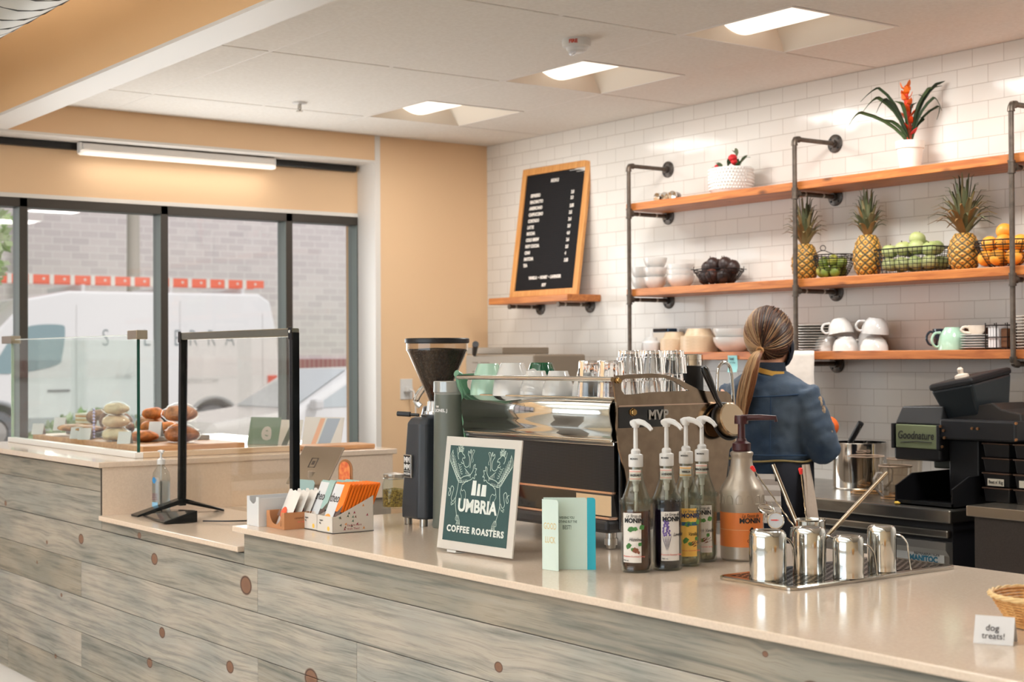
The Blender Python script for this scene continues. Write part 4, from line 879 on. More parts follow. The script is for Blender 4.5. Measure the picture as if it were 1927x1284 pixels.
# tower emblem
for (a, b_, c, d) in ((.405, .375, .465, .505), (.478, .40, .520, .505), (.535, .405, .600, .505)):
    ln.prism([(a*sw, (1-d)*sh), (c*sw, (1-d)*sh), ((c-.002)*sw, (1-b_)*sh), ((a+.010)*sw, (1-b_)*sh)], -.0004, (0, -.0008, 0), (1, 0, 0), (0, 0, 1))
ln.build('lettering', M('print_white', (222, 226, 220), .6), t)
gr_ = MB()
def stroke(ps, mir, w=.00062, n=5):
    P = smoothpts([V(S3((.02+u*.87 if not mir else .975-u*.87), v+(.012 if mir else 0))) for u, v in ps], n); gr_.tube(P, w, 4, ry=.0003)
for mir in (False, True):
    # wing: leading edge and feathers
    stroke([(.10, .12), (.115, .20), (.15, .26), (.20, .33), (.26, .37)], mir, .00085)
    for k in range(11):
        f_ = k/10; a = (.10+.13*f_, .125+.20*f_); e_ = (.085+.155*f_, .235+.165*f_)
        stroke([a, ((a[0]+e_[0])/2-.028, (a[1]+e_[1])/2+.012), e_, (e_[0]+.03, e_[1]+.002), (a[0]+.04, a[1]+.05)], mir)
    # head, beak and crown
    stroke([(.205, .20), (.185, .165), (.20, .135), (.24, .13), (.262, .15), (.285, .16), (.30, .185), (.27, .185), (.262, .205), (.285, .222), (.27, .235), (.245, .222)], mir, .00085)
    stroke([(.198, .13), (.188, .085), (.21, .105), (.218, .07), (.232, .10), (.25, .075), (.248, .105), (.268, .095), (.258, .135)], mir, .00085)
    stroke([(.165, .10), (.175, .14), (.19, .16)], mir)
    for k in range(4): stroke([(.196+.016*k, .128), (.20+.016*k, .105), (.206+.016*k, .128)], mir)
    for k in range(5): stroke([(.20+.012*k, .235+.02*k), (.225+.012*k, .25+.02*k), (.25+.008*k, .24+.02*k)], mir)
    # breast, foreleg raised with claws
    stroke([(.285, .225), (.30, .25), (.33, .265), (.37, .25), (.375, .20), (.36, .165), (.345, .15), (.35, .12), (.375, .14), (.38, .105), (.395, .135), (.40, .17), (.395, .22), (.39, .27)], mir, .00085)
    stroke([(.40, .14), (.415, .11), (.44, .115), (.425, .14), (.415, .17), (.43, .20), (.42, .22)], mir)
    stroke([(.26, .37), (.30, .35), (.345, .34), (.40, .33), (.44, .29), (.445, .25), (.47, .235), (.465, .27), (.495, .27), (.48, .30), (.50, .325), (.475, .325), (.475, .36), (.45, .35), (.42, .37), (.35, .39), (.30, .42)], mir, .00085)
    for k in range(5): stroke([(.31+.022*k, .275+.012*k), (.335+.018*k, .295+.010*k), (.33+.02*k, .325+.008*k)], mir)
    for k in range(6): stroke([(.255+.02*k, .385-.003*k), (.262+.02*k, .405-.003*k), (.28+.02*k, .40-.003*k)], mir)
    # belly, hind legs
    stroke([(.235, .375), (.23, .42), (.222, .48), (.21, .54), (.215, .60), (.235, .66), (.25, .70)], mir, .00085)
    stroke([(.30, .41), (.285, .45), (.30, .475), (.33, .465), (.355, .49), (.36, .53), (.345, .56)], mir)
    stroke([(.285, .455), (.275, .49), (.295, .52), (.30, .56)], mir)
    for q_ in range(4): stroke([(.245+.008*q_, .69), (.235+.020*q_, .73), (.26+.014*q_, .745), (.25+.018*q_, .775), (.262+.012*q_, .755)], mir)
    # tail
    stroke([(.20, .54), (.17, .575), (.14, .55), (.155, .50), (.165, .46), (.135, .44), (.115, .47), (.125, .50), (.105, .53), (.09, .51), (.108, .475), (.085, .46)], mir, .00085)
    stroke([(.21, .565), (.175, .60), (.145, .58), (.15, .61), (.175, .595)], mir)
gr_.build('griffin_drawing', M('print_line', (200, 214, 204), .6), t)
# ---------------------------------------------------------------- greeting card
t = thing('greeting_card', 'folded pale mint good luck card with a turquoise edge and confetti print', 'card', (0, 0, K))
A, B_, C_, D_ = V((-2.968, 2.263, 0)), V((-2.914, 2.272, 0)), V((-2.982, 2.364, 0)), V((-2.951, 2.392, 0))
def panel(a, b, h, name, m, th=.00085):
    u = (b-a).normalized(); n = V((-u.y, u.x, 0))*th; q = MB(); w = (b-a).length; r = .006
    poly = [(0, 0), (w, 0), (w, h-r), (w-r*.4, h-r*.3), (w-r, h), (0, h)]
    q.prism(poly, th, a, u, (0, 0, 1)); return q.build(name, m, t)
cm = M('mint_card', (206, 222, 214), .65); panel(A, B_, .174, 'front_flap', cm)
# the inside panel opens behind the flap
E_ = V((-2.9655, 2.2650, 0)); F_ = E_+V((.078, .066, 0)); F_ = V((-2.893, 2.345, 0))
panel(E_, F_, .178, 'inner_panel', M('mint_card_shaded', (196, 214, 204), .65)); G_ = F_+(F_-E_).normalized()*.021
panel(F_+V((0, 0, 0)), G_, .178, 'turquoise_edge', M('turquoise_card', (32, 150, 168), .6))
cf = [rgb(232, 120, 110), rgb(60, 90, 130), rgb(80, 180, 190), rgb(240, 170, 110), rgb(190, 90, 150), rgb(150, 180, 110)]
u = (B_-A).normalized(); nrm = V((u.y, -u.x, 0)); c = MB()
for k in range(26):
    a = 2*pi*k/26; ra = random.uniform(.85, 1.1); px = .027+.021*cos(a)*ra; pz = .092+.062*sin(a)*ra; c.c = cf[k % 6]; q = random.uniform(0, pi); d1 = (u*cos(q)+V((0, 0, 1))*sin(q))*.0022; d2 = (u*-sin(q)+V((0, 0, 1))*cos(q))*.0009
    o_ = A+u*px+V((0, 0, pz))+nrm*.0005; c.add([o_-d1-d2, o_+d1-d2, o_+d1+d2, o_-d1+d2], [(0, 1, 2, 3)])
u3 = (F_-E_).normalized(); n3 = V((u3.y, -u3.x, 0))
for k in range(22):
    a = 2*pi*k/22; px = .058+.032*cos(a); pz = .118+.028*sin(a); c.c = cf[(k*5+1) % 6]; q = random.uniform(0, pi); d1 = (u3*cos(q)+V((0, 0, 1))*sin(q))*.0025; d2 = (u3*-sin(q)+V((0, 0, 1))*cos(q))*.0010
    o_ = E_+u3*px+V((0, 0, pz))+n3*.0005; c.add([o_-d1-d2, o_+d1-d2, o_+d1+d2, o_-d1+d2], [(0, 1, 2, 3)])
c.build('confetti_print', attr_rough, t)['kind'] = 'stuff'
tx = MB(); tx.text('GOOD', .022, A+u*.027+V((0, 0, .108))+nrm*.0006, u, (0, 0, 1), bold=.0003, sx=.62).text('LUCK', .022, A+u*.027+V((0, 0, .074))+nrm*.0006, u, (0, 0, 1), bold=.0003, sx=.62); tx.build('gold_lettering', M('gold_foil', (206, 188, 138), .35, .5), t)
tx = MB()
for s_, z_, sz in (('WISHING YOU', .128, .0085), ('NOTHING BUT THE', .118, .0085), ('BEST!', .104, .014)): tx.text(s_, sz, E_+u3*.058+V((0, 0, z_))+n3*.0006, u3, (0, 0, 1), bold=.0003, sx=.66)
tx.build('lettering', M('grey_green_ink', (92, 112, 104), .6), t)
# ---------------------------------------------------------------- syrup bottles
bglass = thin_glass('bottle_glass', (240, 242, 238), 1.2)
lab_w = M('label_white', (220, 214, 208), .55); red_i = M('label_red', (214, 96, 84), .6); navy_i = M('label_navy', (30, 44, 84), .6)
VA = R(-52)      # labels are turned to about this bearing
def curved(b, r, a0, a1, z0, z1, th=.0004, n=14):
    b.smooth = True; vs = []
    for i in range(n+1):
        a = a0+(a1-a0)*i/n
        for z in (z0, z1): vs.append((r*cos(a), r*sin(a), z))
    for i in range(n+1):
        a = a0+(a1-a0)*i/n
        for z in (z0, z1): vs.append(((r-th)*cos(a), (r-th)*sin(a), z))
    m = 2*(n+1)
    b.add(vs, [(2*i, 2*i+2, 2*i+3, 2*i+1) for i in range(n)]+[(m+2*i, m+2*i+1, m+2*i+3, m+2*i+2) for i in range(n)]+[(2*i, m+2*i, m+2*i+2, 2*i+2) for i in range(n)]+[(2*i+1, 2*i+3, m+2*i+3, m+2*i+1) for i in range(n)]); b.smooth = False; return b
def leaf_shape(b, r, a, z, s, rot, fat=.42):
    P = [(0, 0), (.3, fat*.8), (.6, fat), (1, 0), (.6, -fat), (.3, -fat*.8)]; vs = []
    for x, y in P:
        X = (x*cos(rot)-y*sin(rot))*s; Y = (x*sin(rot)+y*cos(rot))*s; t = a+X/r; vs.append((r*cos(t), r*sin(t), z+Y))
    b.add(vs, [tuple(range(len(P)))])
def bottle(x, y, label, liquid, lvl, lab, lr, fruit, neck, band, art, pa):
    """pa: bearing of the pump spout"""
    t = thing('syrup_bottle', label, 'syrup bottle', (x, y, K), 0, 'pump topped syrup bottles')
    r = .0375
    out = [(0, .0), (.034, 0), (r, .004), (r, .012), (.0368, .016), (r, .020), (r, .150), (.0365, .160), (r, .168), (.0362, .176), (.028, .196), (.0195, .222), (.0165, .250), (.0155, .280)]
    MB().lathe(out+[(.0135, .280), (.0145, .25), (.0175, .222), (.026, .196), (.0342, .176), (.0352, .02), (.031, .006), (0, .006)], 44, sq=lambda a: 1).build('glass_body', bglass, t)
    bu = MB()   # row of moulded bumps round the shoulder
    for k in range(14): bu.ball((.0365*cos(2*pi*k/14), .0365*sin(2*pi*k/14), .1715), (.005, .005, .008), 10, 8)
    bu.build('shoulder_relief', bglass, t)
    MB().lathe([(0, .007), (.0308, .007), (.0348, .02), (.0348, min(lvl, .174)), (0, min(lvl, .174))], 36).build('syrup', liquid, t)
    lb = curved(MB(), r+.0006, lr[0], lr[1], .026, .146).build('label', lab, t)
    curved(MB(), .0172, VA-1.0, VA+1.0, .222, .250).build('neck_label', M('neck_label', (228, 222, 216), .6), t)
    R_ = r+.0012; mid = lr[2]
    b = MB(); b.text('Le Sirop de', .0105, (0, 0, .139), wrap=(R_, 0, 0, mid), sx=.8, shear=.35).text('MONIN', .0150, (0, 0, .1275), wrap=(R_, 0, 0, mid), bold=.0007, sx=.95, sp=1.02); b.build('brand_lettering', ink if lab is not MATS.get('label_yellow') else navy_i, lb)
    b = MB(); b.text(fruit, .0125, (0, 0, .082 if art != 'lav' else .09), wrap=(R_, 0, 0, mid+(.12 if art != 'lav' else .5)), sx=.75, shear=.4).text('750 mL', .0055, (0, 0, .031), wrap=(R_, 0, 0, lr[0]+.25)).build('flavour_lettering', ink, lb)
    MB().text('Premium Gourmet Syrup', .0055, (0, 0, .041), wrap=(R_, 0, 0, mid)).build('red_lettering', red_i, lb)
    b = MB(); b.text(neck, .0072, (0, 0, .236), wrap=(.0178, 0, 0, VA+.15), sx=.8, bold=.0002).build('neck_lettering', ink, t)
    for z in (.2275, .2455): curved(MB(), .0176, VA-1.0, VA+1.0, z-.0012, z+.0012).build('neck_stripe', band, t)
    g = MB(); g_ = [rgb(58, 110, 52), rgb(84, 138, 66)]
    if art in ('haz', 'van'):
        for (a, z, s, ro) in ((-.42, .104, .016, .3), (-.30, .112, .015, -.6), (-.05, .110, .013, -.3), (.35, .108, .016, .5), (-.5, .066, .015, .2), (-.45, .058, .014, 1.2), (-.2, .060, .012, -.4), (.30, .066, .012, .9)):
            g.c = jit(g_[0 if art == 'haz' else 1], .2); leaf_shape(g, R_, mid+a, z, s, ro)
        g.c = rgb(112, 62, 40)
        for (a, z) in ((-.1, .054), (.02, .052), (.12, .056), (.2, .05), (-.02, .058)):
            if art == 'haz': leaf_shape(g, R_, mid+a, z, .008, .3, .6)
            else: leaf_shape(g, R_, mid+a-.1, z, .026, .4-.3*a, .07)
    else:
        for k in range(26):
            g.c = jit(rgb(96, 74, 140), .25); st = k % 3; leaf_shape(g, R_, mid-.55+.14*st+.03*sin(k), .085+.0015*k, .006, 1.2+.8*sin(k*2.3), .5)
        g.c = rgb(70, 66, 90)
        for st in range(5): leaf_shape(g, R_, mid-.30-.02*st, .050, .045, 1.35+.12*st, .02)
    o = g.build('label_artwork', attr_rough, lb)
    # pump: collar, tube, head
    wp = whitep
    MB().lathe([(0, .300), (.0085, .300), (.0115, .296), (.0115, .288), (.0170, .286), (.0178, .283), (.0178, .258), (.0170, .256), (.013, .256), (0, .256)], 32).build('pump_collar', wp, t)
    MB().text('MONIN', .0055, (0, 0, .276), wrap=(.0180, 0, 0, VA-.1), bold=.0002, sp=1.1).build('collar_lettering', ink, t)
    MB().lathe([(.0055, .300), (.0050, .356), (0, .356)], 14).build('pump_stem', wp, t)
    ca, sa = cos(pa), sin(pa)
    pts = [(-.012, .362), (-.004, .364), (.010, .3665), (.022, .364), (.036, .356), (.0445, .347)]
    MB().tube([(ca*q, sa*q, z) for q, z in pts], [.007, .0085, .0075, .0068, .0056, .0048], 12).lathe([(0, .370), (.0095, .368), (.0105, .358), (.0082, .352), (0, .352)], 18).build('pump_head', wp, t)
    MB().lathe([(.0085, .255), (.0085, .215), (.0065, .213), (.0065, .196), (.0040, .194), (.0036, .02), (0, .02)], 16).build('dip_tube', M('milky_plastic', (226, 220, 214), .4), t)
    return t
whit_band = M('pink_band', (226, 170, 158), .6)
lq1 = M('hazelnut_syrup', (74, 36, 22), .08, coat=.3); lq2 = M('lavender_syrup', (26, 18, 36), .08, coat=.3)
lq3 = M('clear_syrup', (206, 196, 158), .08, .0, trans=.75); yl = M('label_yellow', (242, 196, 96), .55)
bottle(-2.795, 2.420, 'hazelnut syrup bottle, nearest of the pump bottles, dark brown syrup', lq1, .150, lab_w, (R(-95), R(-22), R(-50)), 'Hazelnut', 'HAZELNUT', whit_band, 'haz', R(20))
bottle(-2.775, 2.503, 'lavender syrup bottle filled with nearly black violet syrup', lq2, .174, lab_w, (R(-64), R(8), R(-22)), 'Lavender', 'LAVENDER', whit_band, 'lav', R(15))
bottle(-2.803, 2.594, 'sugar free vanilla syrup bottle with a yellow label', lq3, .120, yl, (R(-92), R(0), R(-26)), 'Vanilla', 'VANILLA', M('orange_band', (240, 176, 70), .6), 'van', R(25))
o = curved(MB(), .0375+.0011, R(-92), R(0), .103, .112).build('blue_stripe', M('label_blue', (36, 84, 120), .6), [q for q in bpy.data.objects if q.name.startswith('syrup_bottle')][-1])
bottle(-2.834, 2.678, 'french vanilla syrup bottle with a white label, farthest of the pump bottles', lq3, .15, lab_w, (R(-96), R(-4), R(-44)), 'French Vanilla', 'FRENCH VANILLA', whit_band, 'van', R(10))
# sauce jug
t = thing('sauce_jug', 'large pearly grey sauce jug with an orange label and dark brown pump', 'sauce jug', (-2.80, 2.787, K))
MB().lathe([(0, 0), (.052, 0), (.056, .005), (.056, .128), (.0575, .134), (.0575, .178), (.055, .184), (.052, .190), (.036, .214), (.030, .236), (.0275, .258), (.0275, .266), (.0300, .270), (.0300, .276), (.0255, .279), (0, .279)], 48).build('jug_body', M('pearl_grey_plastic', (176, 164, 150), .32, .45), t)
for k in range(7):
    a = VA-1.35+k*.45; rr = .0580
    MB().tube([(rr*cos(a+q/rr), rr*sin(a+q/rr), z) for q, z in [(-.008, .146), (-.008, .160), (-.004, .168), (.004, .168), (.008, .160), (.008, .146), (-.008, .146)]], .0008, 5).build('arch_relief', MATS['pearl_grey_plastic'], t)
lb = curved(MB(), .0566, R(-130), R(25), .036, .124, n=22).build('label', M('label_orange', (222, 124, 60), .5), t)
b = MB(); b.text('La Sauce de', .0125, (0, 0, .1165), wrap=(.0575, 0, 0, R(-22)), sx=.8, shear=.35).text('MONIN', .0175, (0, 0, .1035), wrap=(.0575, 0, 0, R(-22)), bold=.0007).text('Caramel', .012, (0, 0, .052), wrap=(.0575, 0, 0, R(-12))); b.build('brand_lettering', ink, lb)
b = MB(); leaf_shape(b, .0575, R(-26), .080, .014, 0, .55); b.build('label_seal', ink, lb)
curved(MB(), .0571, R(-130), R(-28), .0795, .0805, n=14).build('label_line', M('pale_line', (236, 196, 150), .6), lb)
pm = M('maroon_plastic', (62, 26, 30), .3)
MB().lathe([(0, .312), (.012, .312), (.014, .306), (.020, .302), (.0245, .300), (.0245, .282), (.022, .279), (0, .279)], 28, sq=lambda a: 1+.025*cos(24*a)).build('pump_collar', pm, t)
MB().lathe([(.010, .31), (.009, .35), (.012, .352), (0, .352)], 18).build('pump_stem', pm, t)
a = R(37); MB().lathe([(0, .372), (.017, .372), (.018, .368), (.018, .350), (0, .350)], 22).tube([(0, 0, .366), (.05*cos(a), .05*sin(a), .367), (.088*cos(a), .088*sin(a), .366), (.089*cos(a), .089*sin(a), .356)], [.008, .0075, .006, .005], 12).build('pump_head', pm, t)
# ---------------------------------------------------------------- drip tray, pitchers, tools
t = thing('drip_tray', 'long stainless drip tray with a honeycomb grid under the milk pitchers', 'tray', (-2.465, 2.78, K))
hx_, hy_ = .122, .292
def rrect(hx, hy, r, n=6):
    return [(sx_*(hx-r)+r*cos(a), sy_*(hy-r)+r*sin(a)) for sx_, sy_, a0 in ((1, 1, 0), (-1, 1, pi/2), (-1, -1, pi), (1, -1, 3*pi/2)) for a in [a0+pi/2*k/n for k in range(n+1)]]
o_, i_ = rrect(hx_, hy_, .022), rrect(hx_-.022, hy_-.022, .010); n = len(o_); b = MB()
vs = [(x, y, .006) for x, y in o_]+[(x, y, .0085) for x, y in rrect(hx_-.004, hy_-.004, .020)]+[(x, y, .0085) for x, y in i_]+[(x, y, .003) for x, y in i_]+[(x, y, 0) for x, y in o_]
b.add(vs, [(L_*n+k, L_*n+(k+1) % n, (L_+1)*n+(k+1) % n, (L_+1)*n+k) for L_ in range(3) for k in range(n)]+[(4*n+k, 4*n+(k+1) % n, (k+1) % n, k) for k in range(n)]+[tuple(3*n+k for k in range(n))])
b.build('tray_rim', M('tray_steel', (176, 170, 162), .16, 1), t)
b = MB(); s_h = .0105; rw = 0; y = -hy_+.030
while y < hy_-.026:
    x = -hx_+.030+(s_h*.87 if rw % 2 else 0)
    while x < hx_-.026:
        ri, ro = s_h*.60, s_h*.98; hexo = [(x+ro*cos(pi/6+k*pi/3), y+ro*sin(pi/6+k*pi/3)) for k in range(6)]; hexi = [(x+ri*cos(pi/6+k*pi/3), y+ri*sin(pi/6+k*pi/3)) for k in range(6)]
        b.add([(p_[0], p_[1], .0088) for p_ in hexo]+[(p_[0], p_[1], .0088) for p_ in hexi]+[(p_[0], p_[1], .0045) for p_ in hexi], [(k, (k+1) % 6, 6+(k+1) % 6, 6+k) for k in range(6)]+[(6+k, 6+(k+1) % 6, 12+(k+1) % 6, 12+k) for k in range(6)])
        x += s_h*1.74
    y += s_h*1.5; rw += 1
b.build('honeycomb_grid', M('grid_steel', (150, 146, 142), .2, 1), t)['kind'] = 'stuff'
def pitcher(x, y, r, h, label, ha):
    t = thing('milk_pitcher', label, 'milk pitcher', (x, y, K+.009), 0, 'upturned milk pitchers')
    q = lambda a: 1
    MB().lathe([(0, h-.003), (r*.72, h-.002), (r*.78, h), (r*.86, h-.001), (r*.95, h-.006), (r, h-.016), (r*1.0, h*.55), (r*.99, h*.3), (r*.97, h*.12), (r*1.0, .002), (r*1.0, 0), (r*.97, 0), (r*.95, h*.3), (r*.96, h-.016), (0, h-.008)], 48).build('cup_body', mirror, t)
    b = MB(); P = [(r-.002, h-.020), (r+.012, h-.024), (r+.024, h-.040), (r+.027, h*.45), (r+.031, h*.12), (r+.033, .004)]
    b.tube(smoothpts([(cos(ha)*q_, sin(ha)*q_, z) for q_, z in P], 4), .0022, 10, ry=.006, upv=(cos(ha), sin(ha), .01)).build('handle', mirror, t); return t
pitcher(-2.474, 2.545, .0432, .112, 'large upturned milk pitcher at the near left corner of the drip tray', R(75))
pitcher(-2.469, 2.680, .0395, .110, 'upturned milk pitcher second from the left, straws sticking up behind it', R(55))
pitcher(-2.372, 2.706, .0360, .096, 'smallest upturned milk pitcher in the middle of the drip tray', R(60))
pitcher(-2.392, 2.848, .0345, .108, 'upturned milk pitcher at the far right end of the drip tray', R(40))
t = thing('utensil_cup', 'steel cup holding bar spoons and steel straws behind the pitchers', 'utensil cup', (-2.575, 2.80, K+.009))
MB().lathe([(0, 0), (.034, 0), (.036, .003), (.036, .108), (.038, .111), (.0365, .112), (.0345, .108), (.0345, .004), (0, .004)], 36).build('cup_body', mirror, t)
MB().tube([(-.036, -.0, .09), (-.055, -.01, .085), (-.058, -.012, .05), (-.036, 0, .03)], .003, 8).build('handle', mirror, t)
def stick(name, label, cat, p0, p1, fn, grp=None):
    t = thing(name, label, cat, p0, 0, grp); fn(t, V(p1)-V(p0)); return t
ub = V((-2.575, 2.80, K+.0))
redm = M('red_rubber', (232, 48, 44), .4); gold = M('bronzed_steel', (190, 174, 154), .14, 1)
def straw(t, d): MB().tube([(0, 0, 0), d], .0052, 14, caps=False).tube([(0, 0, 0), d], .0044, 14, caps=False).build('tube_wall', gold, t)
def barspoon(t, d):
    n = 40; u_ = d.normalized(); s_ = u_.orthogonal().normalized(); w_ = u_.cross(s_); P = []
    for k in range(n+1):
        f_ = k/n; tw = 1 if .12 < f_ < .72 else 0; P.append(d*f_+(s_*cos(k*1.6)+w_*sin(k*1.6))*.0009*tw)
    MB().tube(P, .0018, 8).build('twisted_rod', gold, t)
    e = d; MB().tube([e-u_*.002, e+u_*.004, e+u_*.012, e+u_*.015], [.0032, .0046, .0058, .003], 14).build('red_tip', redm, t)
stick('steel_straw', 'upright wide steel straw between the two red tipped bar spoons', 'straw', ub+V((.004, .0, .018)), (-2.668, 2.765, 1.168), straw, 'steel straws in the cup')
stick('steel_straw', 'wide steel straw leaning far to the right out of the utensil cup', 'straw', ub+V((-.012, -.010, .018)), (-2.480, 2.975, 1.150), straw, 'steel straws in the cup')
stick('bar_spoon', 'red tipped bar spoon leaning left towards the sauce jug', 'bar spoon', ub+V((.010, .012, .020)), (-2.715, 2.748, 1.150), barspoon, 'red tipped bar spoons')
stick('bar_spoon', 'red tipped bar spoon standing nearly upright right of the upright straw', 'bar spoon', ub+V((-.004, .004, .020)), (-2.615, 2.810, 1.146), barspoon, 'red tipped bar spoons')
for (x, y, z, l, ry_) in ((-2.640, 2.745, 1.030, 'milk thermometer with its white dial facing out beside the sauce jug', 0), (-2.672, 2.742, 1.052, 'second milk thermometer seen edge on above the dial of the first', 1)):
    t = thing('milk_thermometer', l, 'thermometer', (x, y, z), rot=(R(78 if not ry_ else 25), R(0 if not ry_ else 20), R(42)))
    MB().lathe([(0, 0), (.020, 0), (.0215, .002), (.0215, .007), (.0200, .0085), (.0185, .0085), (.0185, .007), (0, .007)], 32).build('dial_case', chrome, t)
    if not ry_:
        MB().lathe([(0, .0074), (.0183, .0074), (.0183, .0070)], 28).build('dial_face', paper, t)
        MB().prism([(-.012, -.001), (.002, -.0015), (.010, 0), (.002, .0015), (-.012, .001)], .0006, (0, .001, .0076), (1, 0, 0), (0, 1, 0)).build('red_needle', redm, t)
    MB().tube([(0, -.02, .004), (.004, -.055, .002)], .0019, 8).tube([(0, .018, .004), (-.006, .034, .006), (-.012, .05, .0)], .0011, 6).build('probe', chrome, t)
# ---------------------------------------------------------------- sweets beside the sign
kraft = M('kraft_board', (168, 116, 78), .7); wboard = M('white_board', (214, 214, 215), .6)
t = thing('card_box', 'open white cardboard holder at the left corner of the bar', 'box', (-4.348, 2.138, K))
b = MB(); w_, d_, h_ = .082, .20, .092
b.prism([(0, 0), (w_, 0), (w_, h_), (w_*.78, h_), (w_*.76, h_-.014), (w_*.6, h_-.022), (w_*.4, h_-.022), (w_*.24, h_-.014), (w_*.22, h_), (0, h_)], -.0025, (0, .0, 0))
b.box(0, .0025, .0025, d_, 0, h_).box(w_-.0025, w_, .0025, d_, 0, h_-.004).box(0, w_, d_, d_+.0025, 0, h_).box(.0025, w_-.0025, .0025, d_, 0, .003); b.build('folded_board', [wboard], t)
t = thing('kraft_box', 'small brown kraft display box holding white pouches', 'box', (-4.256, 2.160, K))
b = MB(); w_, d_, h_ = .118, .135, .052
b.prism([(0, 0), (w_, 0), (w_, h_)]+[(w_*.5+w_*.33*cos(a), h_-.040*sin(a)) for a in [pi*k/10 for k in range(11)]]+[(0, h_)], -.002)
b.box(0, .002, .002, d_, 0, h_).box(w_-.002, w_, .002, d_, 0, h_).box(0, w_, d_, d_+.002, 0, h_).box(.002, w_-.002, .002, d_, 0, .002); b.build('folded_board', kraft, t)
b = MB(); b.text('caramel bites', .010, (w_+.0003, .062, .034), (0, 1, 0), (0, 0, 1)).text('SOL', .010, (w_*.86, -.0026, .018), (0, 0, 1), (-1, 0, 0)); b.build('lettering', M('brown_ink', (84, 48, 30), .7), t)
MB().text('sea salted', .008, (w_+.0003, .062, .022), (0, 1, 0), (0, 0, 1)).build('red_lettering', red_i, t)
for k in range(4):
    t = thing('snack_pouch', ('white snack pouch with a red badge at the front of the kraft box', 'white snack pouch just behind the front pouch', 'white snack pouch third from the front of the kraft box', 'white snack pouch at the back of the kraft box')[k], 'pouch', (-4.195+.006*k, 2.180+.026*k, K+.005), rot=(R(-22), R(4), R(-4)), group='snack pouches')
    b = MB(); n = 8; vs = []
    for j in range(n+1):
        z = .118*j/n; th = .010*sin(pi*min(1, j/n*1.02))**.6+.0006
        for i in range(7):
            x = -.043+.086*i/6; y_ = th*(1-(abs(i-3)/3)**2.2); zz = z+(.003*sin(i*2.4) if j == n else 0); vs.append((x, -y_, zz))
    m_ = len(vs); vs += [(x, -y_*.9, z) for x, y_, z in [(a, b_, c) for a, b_, c in vs]]
    f_ = [(j*7+i, j*7+i+1, (j+1)*7+i+1, (j+1)*7+i) for j in range(n) for i in range(6)]
    b.smooth = True; b.add(vs, f_+[tuple(m_+q for q in reversed(ff)) for ff in f_]); b.build('foil_bag', M('pouch_white', (232, 226, 220), .35, coat=.2), t)
    b = MB(); b.prism([(.019*cos(a), .030+.019*sin(a)) for a in [2*pi*q/20 for q in range(20)]], -.0004, (0, -.0106, .012)); b.build('badge', M('pouch_badge', (204, 84, 54), .5), t)
    b = MB(); b.box(-.038, .038, -.0104, -.0101, .028, .046); b.build('badge_band', M('pouch_band', (110, 82, 70), .5), t)
